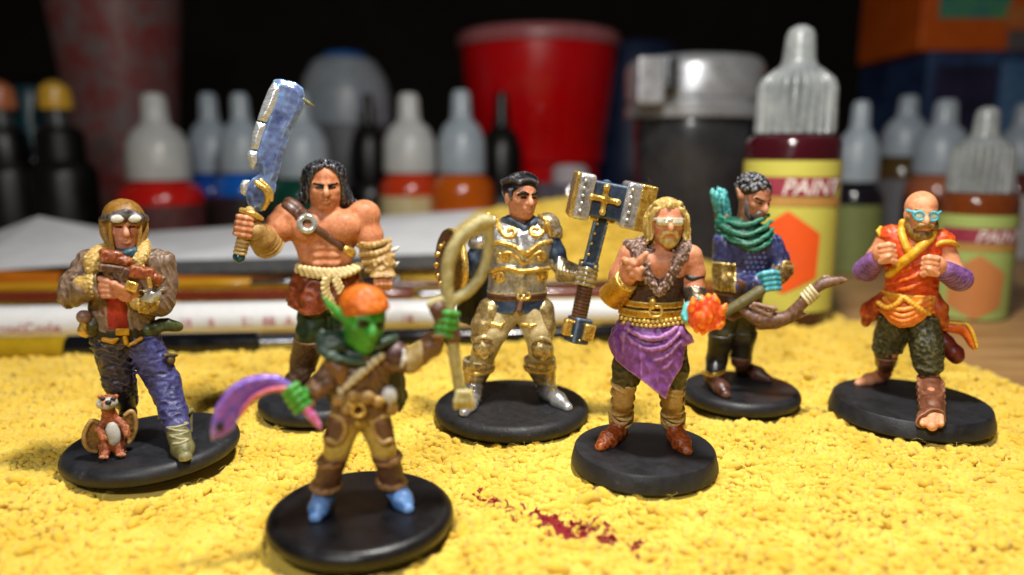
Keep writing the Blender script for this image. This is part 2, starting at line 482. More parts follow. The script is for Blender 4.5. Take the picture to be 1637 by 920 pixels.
class Fig:
    """a painted figurine; positions are (photo x, photo y, pixels towards the camera)"""
    def __init__(s, name, label, cx, cy, rad, thick=0.3, roll=0.0, tilt=0.0, zt=0.32, group='painted figurines on the towel'):
        p = onz(cx, cy, zt)
        s.c = p; s.y0 = p[1]; s.s = pxcm(p); s.zt = zt
        s.org = np.array([p[0], p[1], 0.0]); s.rad = rad
        az = math.atan2(p[0], p[1]); s.az = az
        s.u = np.array([math.sin(az), math.cos(az), 0.0]); s.D0 = float(p @ s.u)
        s.s = s.s / math.sqrt(math.cos(az))
        s.roll, s.tilt, s.thick = math.radians(roll), math.radians(tilt), thick
        s.root = empty(name, s.org)
        tag(s.root, label, 'figurine', group)
    def P(s, x, y, d=0.0):
        dr = pixdir(x, y)
        return CAM + dr * ((s.D0 - d / s.s) / (dr @ s.u)) - s.org
    def rotm(s, rot):                                   # to local axes: x right, y away along the line of sight, z up
        M = Matrix.Rotation(-s.az, 3, 'Z')
        if rot: M = M @ Euler([math.radians(v) for v in rot]).to_matrix()
        return np.array(M).T
    def g(s, x, y):                                     # depth at which a pixel lies on the base
        n = np.array([-math.tan(s.roll), -math.tan(s.tilt), 1.0])
        dr = pixdir(x, y)
        t = ((s.c - CAM) @ n) / (dr @ n)
        return (s.D0 - (CAM + dr * t) @ s.u) * s.s
    def G(s, x, y, r, up=0.0):                          # a ball resting on the base near that pixel
        return (x, y - up, s.g(x, y) - 0.0, r)
    def S(s): return Shape(s)
    def base(s, kind, mat):
        R, T = s.rad, s.thick
        if kind == 'round':
            pr = [(0, -T), (R * .94, -T)]
            for a in np.linspace(-75, 80, 9):
                pr.append((R - T * .5 + T * .5 * math.cos(math.radians(a)), -T * .5 + T * .5 * math.sin(math.radians(a))))
            pr += [(R * .86, -0.004), (R * .5, 0.0), (0, 0)]
        else:
            pr = [(0, -T), (R * .985, -T), (R, -T * .9), (R * .995, -T * .75), (R * .955, -T * .1), (R * .94, -T * .02), (R * .9, 0), (R * .5, 0), (0, 0)]
        o = lathe('base', pr, mat, s.root, 112)
        o.location = (0, 0, s.zt)
        o.rotation_euler = (s.tilt, -s.roll, 0)
        return o
    # -- a head; H is its height in pixels, yaw turns it to the viewer's right
    def frame(s, cx, cy, cd, H, yaw=0.0, lean=0.0, nod=0.0):
        M = (Matrix.Rotation(math.radians(lean), 3, 'Y') @ Matrix.Rotation(math.radians(yaw), 3, 'Z') @ Matrix.Rotation(math.radians(nod), 3, 'X'))
        def h(u, v, w, r=None):
            q = M @ Vector((u, -w, v)) * H
            t = (cx + q.x, cy - q.z, cd - q.y)
            return t if r is None else (*t, r * H)
        h.rot = [math.degrees(a) for a in M.to_euler()]; h.H = H
        return h
    def head(s, S, h, nose=1.0, jaw=1.0, ears=True, mouth=True, smile=0.0):
        H = h.H; R = h.rot
        def E(u, v, w, a, b, c, k, op='u'): S.e(*h(u, v, w), a * H, b * H, c * H, R, k * H, op)
        E(0, .14, -.06, .335, .41, .36, .05)
        E(0, -.17, .08, .27 * jaw, .30, .33, .14)
        E(0, -.41, .23, .13 * jaw, .11, .09, .10)
        for sg in (-1, 1):
            E(sg * .17 * jaw, -.31, .06, .08, .12, .1, .1)
            E(sg * .19, -.08, .24, .09, .08, .07, .07)
            S.c([h(sg * .05, .085, .345, .045), h(sg * .24, .075, .25, .04)], .05 * H)
        for sg in (-1, 1):
            E(sg * .135, -.005, .385, .085, .075, .05, .035, 's')
            E(sg * .135, -.01, .285, .075, .06, .05, .01)
            if ears: E(sg * .345, -.03, -.04, .045, .09, .13, .02)
        S.c([h(0, .06, .345, .04), h(0, -.09, .43 * (.9 + .1 * nose), .05 * nose), h(0, -.135, .44 * (.9 + .1 * nose), .06 * nose)], .035 * H)
        for sg in (-1, 1): S.c([h(sg * .05, -.145, .385, .04)], .03 * H)
        if mouth:
            S.c([h(-.1, -.245, .35, .03), h(0, -.24, .385, .035), h(.1, -.245, .35, .03)], .03 * H)
            S.c([h(-.08, -.305, .345, .03), h(0, -.31, .375, .038), h(.08, -.305, .345, .03)], .03 * H)
            S.c([h(-.12, -.272 + smile, .375, .012), h(0, -.275, .42, .014), h(.12, -.272 + smile, .375, .012)], .012 * H, 's')
        return S
    # -- fingers closed round a shaft through (x, y, d); ax: shaft direction in the picture (dx, dy up), side: where the knuckles lead
    def grip(s, S, x, y, d, ax, R, fr, side=1, n=4, k=1.5, spread=1.9):
        ax = np.array(ax, float); ax /= np.linalg.norm(ax)
        sv = np.array([ax[1], -ax[0]]) * side
        for i in range(n):
            o = (i - (n - 1) / 2) * fr * spread
            cx, cy = x + ax[0] * o, y - ax[1] * o
            rr = fr * (1 - .08 * abs(i - 1.2))
            pts = []
            for a in (-100, -50, 0, 45, 90, 125):
                t = math.radians(a)
                pts.append((cx + sv[0] * math.sin(t) * R, cy - sv[1] * math.sin(t) * R, d + math.cos(t) * R, rr))
            S.c(pts, k)
        return S
# ------------------------------------------------------------------ the table, the wall behind, the towel
ZT = -0.45                                     # table top
def wood():
    m = bpy.data.materials.new('table_wood'); m.use_nodes = True
    nt = m.node_tree; N = nt.nodes; L = nt.links; bs = N['Principled BSDF']
    g = N.new('ShaderNodeTexCoord'); mp = N.new('ShaderNodeMapping')
    mp.inputs['Rotation'].default_value = (0, 0, math.radians(-6)); mp.inputs['Scale'].default_value = (0.12, 1.0, 1.0)
    L.new(g.outputs['Object'], mp.inputs[0])
    n = N.new('ShaderNodeTexNoise'); n.inputs['Scale'].default_value = 2.2; n.inputs['Detail'].default_value = 9; n.inputs['Distortion'].default_value = 0.6
    L.new(mp.outputs[0], n.inputs['Vector'])
    n2 = N.new('ShaderNodeTexNoise'); n2.inputs['Scale'].default_value = 14; n2.inputs['Detail'].default_value = 5
    L.new(mp.outputs[0], n2.inputs['Vector'])
    r = N.new('ShaderNodeValToRGB')
    r.color_ramp.elements[0].position = 0.3; r.color_ramp.elements[0].color = (*lin((0.62, 0.45, 0.27)), 1)
    r.color_ramp.elements[1].position = 0.7; r.color_ramp.elements[1].color = (*lin((0.80, 0.63, 0.42)), 1)
    L.new(n.outputs['Fac'], r.inputs[0]); L.new(r.outputs[0], bs.inputs['Base Color'])
    b = N.new('ShaderNodeBump'); b.inputs['Strength'].default_value = 0.2; b.inputs['Distance'].default_value = 0.03
    L.new(n2.outputs['Fac'], b.inputs['Height']); L.new(b.outputs[0], bs.inputs['Normal'])
    bs.inputs['Roughness'].default_value = 0.45
    return m
tb = boxmesh('table', (-60, -6, ZT - 2.0), (60, 62, ZT), wood(), None, 0.1)
tag(tb, 'pale wooden table top under the yellow towel', kind='structure')
wl = boxmesh('background_wall', (-90, 92, -40), (90, 93, 70), paint('dark_wall', (0.10, 0.075, 0.05), (0.13, 0.095, 0.065), 0.2, 0.9, bump=0.1), None)
tag(wl, 'dark unlit wall behind the table', kind='structure')

def sstep(a, b, x):
    t = np.clip((x - a) / (b - a), 0, 1); return t * t * (3 - 2 * t)
_wt = waves(77)
def towel_z(x, y):
    """height of the towel: nearly flat in front, a thick bunched fold behind the brushes"""
    z = -0.10 + 0.035 * wavef(_wt, x, y, 0 * x, 5.0, (1, 1, 1))
    # bunched fold behind the brushes: highest in the middle, falling to the right, lower under the pad at the left
    top = np.interp(x, [-30, -12, -6, -2.5, -1.0, 2.2, 3.6, 4.8, 6.1, 7.6, 9], [0.5, 0.75, 1.0, 1.25, 2.3, 2.75, 2.7, 1.5, 0.8, 0.05, 0])
    h = top * sstep(20.6, 24.6, y + 0.25 * np.sin(x * 0.9) + 0.12 * np.sin(x * 2.3)) * (1 - sstep(26.5, 30, y))
    return z + h
# outline of the towel: the right edge runs away diagonally over the table
E0 = onz(1175, 452, -0.2); E1 = onz(1490, 555, -0.2); E2 = onz(1660, 640, -0.2)
def towel_edge(y):
    a = E0[0] + (E1[0] - E0[0]) * (y - E0[1]) / (E1[1] - E0[1])
    b = E1[0] + (E2[0] - E1[0]) * (y - E1[1]) / (E2[1] - E1[1])
    return np.where(y > E1[1], np.minimum(a, b + 9), b) + 0.10 * np.sin(y * 3.1) + 0.06 * np.sin(y * 7.7)
def towel_mat(name, dark=False):
    m = bpy.data.materials.new(name); m.use_nodes = True
    nt = m.node_tree; N = nt.nodes; L = nt.links; bs = N['Principled BSDF']
    g = N.new('ShaderNodeNewGeometry')
    n = N.new('ShaderNodeTexNoise'); n.inputs['Scale'].default_value = 1.6; n.inputs['Detail'].default_value = 6
    L.new(g.outputs['Position'], n.inputs['Vector'])
    r = N.new('ShaderNodeValToRGB')
    r.color_ramp.elements[0].position = 0.32; r.color_ramp.elements[0].color = (*lin((0.85, 0.71, 0.235)), 1)
    r.color_ramp.elements[1].position = 0.68; r.color_ramp.elements[1].color = (*lin((0.92, 0.80, 0.345)), 1)
    L.new(n.outputs['Fac'], r.inputs[0])
    col = r.outputs[0]
    # dried red paint wiped into the pile
    c = onz(896, 836, 0.0); c2_ = onz(1053, 886, 0.0)
    mp = N.new('ShaderNodeMapping'); mp.vector_type = 'TEXTURE'
    mp.inputs['Location'].default_value = tuple(c); mp.inputs['Rotation'].default_value = (0, 0, math.atan2(c2_[1] - c[1], c2_[0] - c[0])); mp.inputs['Scale'].default_value = (1.15, 0.21, 1.0)
    L.new(g.outputs['Position'], mp.inputs[0])
    ln = N.new('ShaderNodeVectorMath'); ln.operation = 'LENGTH'
    sx = N.new('ShaderNodeSeparateXYZ'); L.new(mp.outputs[0], sx.inputs[0])
    cx = N.new('ShaderNodeCombineXYZ'); L.new(sx.outputs[0], cx.inputs[0]); L.new(sx.outputs[1], cx.inputs[1])
    L.new(cx.outputs[0], ln.inputs[0])
    n3 = N.new('ShaderNodeTexNoise'); n3.inputs['Scale'].default_value = 6.0; n3.inputs['Detail'].default_value = 4; n3.inputs['Roughness'].default_value = 0.6
    L.new(g.outputs['Position'], n3.inputs['Vector'])
    ma = N.new('ShaderNodeMath'); ma.operation = 'MULTIPLY_ADD'; ma.inputs[1].default_value = -5.6; ma.inputs[2].default_value = 2.74
    L.new(n3.outputs['Fac'], ma.inputs[0])
    ad = N.new('ShaderNodeMath'); ad.operation = 'ADD'; L.new(ln.outputs['Value'], ad.inputs[0]); L.new(ma.outputs[0], ad.inputs[1])
    rs = N.new('ShaderNodeValToRGB')
    rs.color_ramp.elements[0].position = 0.52; rs.color_ramp.elements[0].color = (1, 1, 1, 1)
    rs.color_ramp.elements[1].position = 0.72; rs.color_ramp.elements[1].color = (0, 0, 0, 1)
    L.new(ad.outputs[0], rs.inputs[0])
    mx = N.new('ShaderNodeMix'); mx.data_type = 'RGBA'
    L.new(rs.outputs[0], mx.inputs[0]); L.new(col, mx.inputs[6]); mx.inputs[7].default_value = (*lin((0.50, 0.02, 0.06)), 1)
    L.new(mx.outputs[2], bs.inputs['Base Color'])
    bs.inputs['Roughness'].default_value = 0.85
    bs.inputs['Sheen Weight'].default_value = 0.25
    bs.inputs['Specular IOR Level'].default_value = 0.12
    bs.inputs['Subsurface Weight'].default_value = 0.75
    bs.inputs['Subsurface Radius'].default_value = (0.14, 0.12, 0.05)
    n4 = N.new('ShaderNodeTexNoise'); n4.inputs['Scale'].default_value = 60; n4.inputs['Detail'].default_value = 3
    L.new(g.outputs['Position'], n4.inputs['Vector'])
    b = N.new('ShaderNodeBump'); b.inputs['Strength'].default_value = 0.35; b.inputs['Distance'].default_value = 0.02
    L.new(n4.outputs['Fac'], b.inputs['Height']); L.new(b.outputs[0], bs.inputs['Normal'])
    return m
TM = towel_mat('yellow_terry')
xs = np.linspace(-32, 30, 311); ys = np.linspace(1.5, 33, 190)
GX, GY = np.meshgrid(xs, ys, indexing='ij')
EX = np.minimum(GX, towel_edge(GY))
GZ = towel_z(EX, GY) + 0.064 - 0.11 * sstep(13.6, 15.2, GY)
GZ = np.where(GX > towel_edge(GY) - 0.25, np.minimum(GZ, GZ * 0.4 - 0.18), GZ)
Vt = np.stack([EX, GY, GZ], -1).reshape(-1, 3)
ii = np.arange(len(xs) - 1)[:, None] * len(ys); jj = np.arange(len(ys) - 1)[None]
Ft = np.stack([ii + jj, ii + len(ys) + jj, ii + len(ys) + jj + 1, ii + jj + 1], -1).reshape(-1, 4)
tz = np.abs(EX.reshape(-1)[Ft].max(1) - EX.reshape(-1)[Ft].min(1)) > 1e-5
towel = link('towel', mesh('towel', Vt, Ft[tz]), TM)
sol = towel.modifiers.new('thickness', 'SOLIDIFY'); sol.thickness = 0.2; sol.offset = -1
tag(towel, 'bright yellow terry towel spread on the table under all the figurines', 'towel')
# ------------------------------------------------------------------ things behind the figurines
PLAST = dict(bump=0.05, bsc=20)
M_white = paint('cap_white', (0.70, 0.71, 0.71), (0.76, 0.77, 0.77), 2, 0.4, **PLAST)
M_whiteb = paint('cap_bluish', (0.56, 0.61, 0.66), (0.63, 0.68, 0.72), 2, 0.4, **PLAST)
M_black = paint('cap_black', (0.03, 0.03, 0.03), (0.05, 0.05, 0.05), 2, 0.42, **PLAST)
def px2(o, x):                                 # helper: pixel list -> profile at a distance
    return o
class Stand:
    """something turned on a lathe that stands on the table, its outline given in photo pixels at its distance"""
    def __init__(s, name, label, cat, cx, Y, group=None, zb=ZT):
        p = at(cx, 300, Y)
        s.Y = Y; s.cx = cx; s.zb = zb
        s.s = PF / ((Y) * CP)                  # close enough for radii
        s.root = empty(name, (at(cx, 240, Y)[0], Y, zb))
        tag(s.root, label, cat, group)
    def z(s, y, near=0.0): return at(s.cx, y, s.Y - near)[2] - s.zb   # near: what one sees is the front of the ring
    def lathe(s, name, prof, mat, n=40, ridge=None, parent=None):
        pr = []
        for hw, y in prof:
            r_ = max(hw, 0) / s.s
            zz = 0.0 if y is None else max(s.z(y, 0.9 * r_ if y < 240 else 0.0), 0.06)
            pr.append((r_, zz))
        rd = None
        if ridge: rd = (ridge[0], ridge[1] / s.s, s.z(ridge[2]), s.z(ridge[3]))
        return lathe(name, pr, mat, parent or s.root, n, rd)
    def text(s, body, mat, y, size, r, ang=0.0, shear=0.0, parent=None, name='lettering', depth=0.01):
        """lettering wrapped round a label of radius r (px)"""
        cu = bpy.data.curves.new(name, 'FONT'); cu.body = body; cu.size = size / s.s; cu.align_x = 'CENTER'; cu.shear = shear
        cu.offset = 0.012 * size / s.s
        t = bpy.data.objects.new(name, cu); COL.objects.link(t)
        me = bpy.data.meshes.new_from_object(t.evaluated_get(bpy.context.evaluated_depsgraph_get()))
        bpy.data.objects.remove(t)
        R = r / s.s + depth; z0 = s.z(y)
        for v in me.vertices:
            a = v.co.x / R + math.radians(ang)
            v.co = (R * math.sin(a), -R * math.cos(a), z0 + v.co.y)
        return link(name, me, mat, parent or s.root)

def dropper(name, label, cx, Y, cap, body, ytop, ycap, yneck, hc, hb, capm, group, tip=0.42, ybody=None, labelm=None):
    o = Stand(name, label, 'bottle', cx, Y, group)
    H = ycap - ytop
    o.lathe('cap', [(hc * .98, ycap), (hc, ycap - H * .05), (hc * .96, ycap - H * .40), (hc * .74, ycap - H * .56), (hc * tip * 1.1, ycap - H * .64),
                    (hc * tip, ycap - H * .70), (hc * tip * .92, ycap - H * .93), (hc * tip * .7, ytop + H * .01), (0, ytop)], capm, 32)
    b = o.lathe('bottle_body', [(hb * .9, None), (hb, 640), (hb, yneck + 26), (hb * .97, yneck + 14), (hb * .82, yneck + 4), (hc * .9, yneck - 2), (hc * .85, ycap + .5), (0, ycap + .5)], body, 40)
    if labelm:
        o.lathe('label', [(hb * 1.012, 620), (hb * 1.012, yneck + 32)], labelm, 40)
    return o
def bodymat(key, c, rough=0.22): return paint(key, c, tuple(x * .85 for x in c), 1.5, rough, bump=0.03, bsc=10, coat=0.3)
G1 = 'small dropper paint bottles behind the figurines'
dropper('dropper_bottle', 'white-capped dropper bottle of red paint behind the goggled figurine', 252, 35.0, None, bodymat('paint_red', (0.84, 0.09, 0.05)), 148, 287, 293, 49, 66, M_white, G1,
        labelm=paint('lab_maroon', (0.24, 0.10, 0.12), (0.40, 0.22, 0.23), 3, 0.5))
dropper('dropper_bottle', 'white-capped dropper bottle of blue paint, left one of the blue pair', 338, 38.1, None, bodymat('paint_blue', (0.06, 0.28, 0.64)), 148, 276, 280, 36, 48, M_whiteb, G1,
        labelm=paint('lab_dark', (0.10, 0.07, 0.08), (0.2, 0.12, 0.13), 3, 0.5))
dropper('dropper_bottle', 'white-capped dropper bottle of bright blue paint left of the raised sword', 388, 35.6, None, bodymat('paint_blue2', (0.06, 0.38, 0.78)), 148, 276, 280, 36, 50, M_whiteb, G1,
        labelm=paint('lab_dark2', (0.09, 0.08, 0.12), (0.2, 0.12, 0.13), 3, 0.5))
dropper('dropper_bottle', 'white-capped dropper bottle of dark green paint behind the raised sword', 482, 35.0, None, bodymat('paint_green', (0.03, 0.28, 0.22)), 146, 284, 288, 44, 58, M_whiteb, G1)
dropper('dropper_bottle', 'white-capped dropper bottle with orange-red shoulder right of the long-haired figurine', 655, 35.0, None, bodymat('paint_orange2', (0.80, 0.24, 0.08)), 148, 276, 280, 43, 50, M_white, G1,
        labelm=paint('lab_cream', (0.80, 0.76, 0.66), (0.75, 0.68, 0.42), 2, 0.5, stretch=(2, 2, .3)))
dropper('dropper_bottle', 'bluish-white-capped dropper bottle of amber orange paint by the red cup', 738, 34.2, None, bodymat('paint_amber', (0.78, 0.36, 0.05)), 143, 277, 281, 39, 52, M_whiteb, G1)
G2 = 'black bottles in the dark behind'
dropper('black_bottle', 'black bottle with a pointed nozzle standing before the red cup', 802, 39.7, None, M_black, 146, 300, 306, 34, 42, M_black, G2, tip=0.34)
dropper('black_bottle', 'black bottle with a pointed nozzle right of the green paint bottle', 590, 39.7, None, M_black, 150, 285, 290, 30, 38, M_black, G2, tip=0.34)
dropper('black_bottle', 'black bottle close behind the head of the long-haired figurine', 548, 42.9, None, M_black, 168, 285, 290, 34, 42, M_black, G2, tip=0.4)
M_gold = paint('tip_gold', (0.82, 0.62, 0.16), (0.92, 0.74, 0.28), 2, 0.35, bump=0.02)
M_copper = paint('tip_copper', (0.72, 0.42, 0.28), (0.80, 0.5, 0.33), 2, 0.35, bump=0.02)
def tipbottle(label, cx, Y, ytop, tipm, hb):
    o = Stand('black_bottle', label, 'bottle', cx, Y, G2)
    o.lathe('nozzle_tip', [(24, ytop + 46), (25, ytop + 34), (22, ytop + 12), (12, ytop + 3), (0, ytop)], tipm, 28)
    o.lathe('nozzle', [(17, ytop + 74), (15, ytop + 46), (0, ytop + 46)], paint('grey_nozzle', (0.22, 0.24, 0.25), (0.28, 0.3, 0.3), 2, 0.4, bump=.02), 28)
    o.lathe('bottle_body', [(hb, None), (hb, 640), (hb, ytop + 150), (hb * .96, ytop + 142), (hb * .72, ytop + 128), (hb * .70, ytop + 84), (hb * .5, ytop + 74), (0, ytop + 74)], M_black, 36)
tipbottle('black bottle with a yellow-gold nozzle tip at the far left', 97, 37, 128, M_gold, 50)
tipbottle('black bottle with a copper nozzle tip at the left picture edge', 8, 37, 128, M_copper, 46)
o = Stand('teal_capped_bottle', 'dim bottle with a dark teal cap between the two black bottles at left', 'bottle', 56, 39)
o.lathe('cap', [(30, 240), (30, 150), (26, 138), (0, 136)], paint('teal_cap', (0.03, 0.20, 0.25), (0.05, 0.26, 0.3), 2, 0.4, bump=.02), 32)
o.lathe('bottle_body', [(36, None), (36, 640), (36, 260), (30, 240), (0, 240)], paint('teal_body', (0.02, 0.05, 0.16), (0.03, 0.08, 0.2), 2, 0.3, bump=.02), 32)

# red party cup
o = Stand('plastic_cup', 'large red plastic party cup with a pale rim at the back', 'cup', 860, 46)
cr = paint('cup_red', (0.84, 0.0, 0.05), (0.78, 0.0, 0.045), 0.8, 0.32, bump=0.02, bsc=4, coat=0.2)
o.lathe('cup_wall', [(88, None), (90, 470), (97, 270), (98, 262), (104, 258), (106, 215), (108, 211), (119, 100), (121, 62), (118, 62), (116, 100), (94, 270), (0, 300)], cr, 72)
o.lathe('rim', [(121, 64), (126, 62), (128, 52), (126, 42), (121, 38), (117, 44), (117, 60)], paint('rim_pale', (0.62, 0.34, 0.36), (0.68, 0.42, 0.43), 1, 0.35, bump=.02), 72)
# clear lump below the cup
o = Stand('clear_jar', 'small clear plastic jar with a white highlight modelled as a lid below the red cup', 'jar', 912, 34)
o.lathe('jar_wall', [(60, None), (60, 420), (60, 300), (54, 292), (0, 292)], paint('clear_dull', (0.30, 0.28, 0.31), (0.38, 0.36, 0.4), 1, 0.15, bump=.02, coat=.5), 36)
o.lathe('lid', [(30, 292), (30, 272), (22, 264), (0, 262)], paint('highlight_white', (0.62, 0.58, 0.6), (0.7, 0.66, 0.68), 1, 0.2, bump=.02), 36)  # white top stands in for a highlight on the clear plastic

# white tub with a blue top, far behind
o = Stand('lidded_tub', 'pale rounded tub with a blue patch on its lid far behind', 'tub', 556, 44)
o.lathe('tub_wall', [(66, None), (66, 500), (70, 200), (0, 200)], paint('tub_grey', (0.34, 0.35, 0.37), (0.42, 0.43, 0.45), 1.2, 0.5, bump=.02), 40)
o.lathe('lid', [(70, 198), (71, 150), (64, 120), (50, 96), (40, 90), (0, 88)], paint('tub_lid', (0.50, 0.54, 0.58), (0.60, 0.63, 0.66), 1.0, 0.4, bump=.02), 40)
o.lathe('lid_patch', [(38, 90), (30, 82), (0, 80)], paint('tub_blue', (0.10, 0.36, 0.66), (0.12, 0.42, 0.72), 1, 0.4, bump=.02), 40)

# tall tumbler with a red print
o = Stand('printed_tumbler', 'tall pale tumbler with faded red print in the dark at left', 'cup', 205, 52)
o.lathe('tumbler_wall', [(52, None), (54, 500), (78, 190), (97, -40), (96, -60), (0, -60)], paint('tumbler', (0.52, 0.50, 0.50), (0.60, 0.16, 0.16), 0.55, 0.5, bump=.02, c3=(0.66, 0.2, 0.2)), 48)

# steel flask: black tapered body and a metal collar with a clasp
o = Stand('metal_flask', 'black tapered flask with a wide brushed steel cap behind the bearded blond figurine', 'flask', 1105, 33)
st = paint('steel', (0.68, 0.69, 0.71), (0.78, 0.79, 0.81), 1.5, 0.36, metal=0.45, bump=0.05)
o.lathe('flask_body', [(74, None), (78, 420), (84, 330), (90, 250), (93, 205), (90, 186), (0, 186)], paint('flask_black', (0.20, 0.20, 0.21), (0.25, 0.25, 0.26), 1, 0.34, bump=.02, coat=.4), 24)
c = o.lathe('steel_cap', [(98, 188), (106, 186), (107, 166), (101, 163), (101, 158), (106, 154), (107, 104), (103, 92), (96, 86), (0, 84)], st, 64)
q = at(1022, 140, 33) - np.array(o.root.location)
boxmesh('clasp', (q[0] - .6, -3.3, q[2] - .9), (q[0] + .45, -2.7, q[2] + .9), st, o.root, .12)
q2 = at(1048, 130, 33) - np.array(o.root.location)
boxmesh('clasp_lever', (q2[0] - .3, -3.5, q2[2] - .6), (q2[0] + .25, -2.9, q2[2] + .6), paint('steel_dark', (0.35, 0.36, 0.37), (0.45, 0.46, 0.47), 1.5, 0.3, metal=0.9, bump=0.05), o.root, .1)

# big paint bottles with ribbed caps and printed labels
M_cap = paint('ribbed_cap', (0.46, 0.48, 0.49), (0.56, 0.58, 0.58), 2, 0.36, bump=0.04, bsc=14)
M_print = paint('print_white', (0.90, 0.86, 0.84), (0.94, 0.9, 0.88), 2, 0.5, bump=0)
M_ban = paint('banner_maroon', (0.56, 0.17, 0.26), (0.60, 0.22, 0.30), 2, 0.5, bump=0)
def arcpatch(o, name, r, poly, mat, parent, lift=0.02):
    """flat print wrapped on a label: outline points (photo x offset, photo y)"""
    R = r / o.s + lift
    P = []
    pts = poly + [poly[0]]
    V = []; 
    import bmesh
    bm = bmesh.new()
    vs = [bm.verts.new((x / o.s, 0, o.z(y))) for x, y in poly]
    f = bm.faces.new(vs)
    for x in np.arange(-1.2, 1.2, 0.12):
        g = bm.verts[:] + bm.edges[:] + bm.faces[:]
        bmesh.ops.bisect_plane(bm, geom=g, plane_co=(x * r / o.s, 0, 0), plane_no=(1, 0, 0))
    for v in bm.verts:
        a = max(-1.5, min(1.5, v.co.x / R)); v.co = (R * math.sin(a), -R * math.cos(a), v.co.z)
    me = bpy.data.meshes.new(name); bm.to_mesh(me); bm.free()
    return link(name, me, mat, parent)
def bigbottle(label, cx, Y, ytop, k, bodyc, labc, hexc, rot, keyn, text2='ACRYLIC'):
    o = Stand('paint_bottle', label, 'bottle', cx, Y, 'large paint bottles with ribbed caps')
    Y0 = lambda v: ytop + v * k                # v: pixels below the tip on the nearest bottle
    H = lambda v: v * k
    o.lathe('cap', [(H(60), Y0(173)), (H(62), Y0(168)), (H(60), Y0(96)), (H(55), Y0(82)), (H(40), Y0(70)), (H(28), Y0(62)), (H(25), Y0(52)), (H(22), Y0(14)), (H(18), Y0(5)), (H(8), Y0(0)), (0, Y0(0))],
            M_cap, 192, ridge=(24, H(13), Y0(171), Y0(84)))
    bm_ = paint('bigbody_' + keyn, bodyc, tuple(x * .85 for x in bodyc), 1.5, 0.2, bump=.02, coat=.4)
    b = o.lathe('bottle_body', [(H(70), None), (H(73), Y0(445)), (H(73), Y0(192)), (H(71), Y0(184)), (H(64), Y0(178)), (H(58), Y0(173.5)), (0, Y0(173.5))], bm_, 64)
    lm = paint('biglab_' + keyn, labc, tuple(x * .97 for x in labc), 1.2, 0.45, bump=0.02)
    r = H(74.5)
    lb = o.lathe('label', [(r, Y0(445)), (r, Y0(216))], lm, 64)
    wm = paint('label_white', (0.72, 0.72, 0.68), (0.78, 0.78, 0.74), 2, .5, bump=0)
    def pa(nm, pts, m, lift=.02): return arcpatch(o, nm, r, [(x * k, Y0(v)) for x, v in pts], m, lb, lift)
    pa('banner', [(-105, 241), (66, 241), (46, 270), (-105, 270)], M_ban)
    o.text('PAINT', M_print, Y0(267), 33 * k, r, ang=math.degrees(6 / 74.5), shear=.25, parent=lb, depth=.04)
    pa('stripe', [(-105, 272), (69, 272), (69, 285), (-105, 285)], paint('stripe_' + keyn, (0.70, 0.52, 0.28), (0.74, 0.56, 0.30), 2, .5, bump=0))
    pa('hexagon', [(-28, 292), (24, 327), (22, 392), (-28, 417), (-80, 392), (-80, 327)], paint('hex_' + keyn, hexc, tuple(x * .96 for x in hexc), 2, .45, bump=0))
    pa('white_panel', [(70, 216.5), (112, 216.5), (112, 444), (70, 444)], wm, .012)
    return o
bigbottle('tall paint bottle with yellow-green label and orange hexagon behind the hooded archer', 1268, 19.4, 40, 1.0, (0.25, 0.05, 0.09), (0.80, 0.78, 0.36), (0.93, 0.36, 0.14), 0, 'a')
bigbottle('paint bottle with brown body and pale green label behind the bald figurine', 1573, 21.5, 170, 0.79, (0.46, 0.22, 0.08), (0.66, 0.74, 0.42), (0.80, 0.52, 0.30), 0, 'b')
G3 = 'small bottles behind the bald figurine'
def smallb(label, cx, Y, ytop, ycap, hc, hb, bodyc, labc, keyn, capm=M_whiteb, ylab=None):
    o = dropper('small_paint_bottle', label, cx, Y, None, bodymat('smb_' + keyn, bodyc), ytop, ycap, ycap + 4, hc, hb, capm, G3, tip=.44,
                labelm=paint('sml_' + keyn, labc, tuple(x * .9 for x in labc), 2, .5, bump=.02))
    return o
smallb('silver-capped bottle with a dull green label right beside the tall paint bottle', 1372, 29.4, 160, 290, 34, 44, (0.10, 0.08, 0.12), (0.50, 0.54, 0.32), 'a')
smallb('grey-capped bottle with an olive shoulder, third bottle right of the tall paint bottle', 1446, 33.8, 152, 250, 36, 42, (0.32, 0.24, 0.10), (0.40, 0.40, 0.42), 'b')
smallb('grey-capped bottle with a peach body directly above the bald figurine', 1506, 31.2, 158, 278, 42, 50, (0.66, 0.38, 0.26), (0.30, 0.16, 0.14), 'c')
smallb('grey-capped bottle cut by the right picture edge', 1632, 33.8, 165, 275, 38, 46, (0.38, 0.18, 0.16), (0.72, 0.70, 0.70), 'd')
smallb('dark bottle in shadow between the green label bottle and the peach bottle', 1418, 37.5, 250, 330, 24, 40, (0.06, 0.05, 0.06), (0.16, 0.14, 0.15), 'e', capm=M_black)

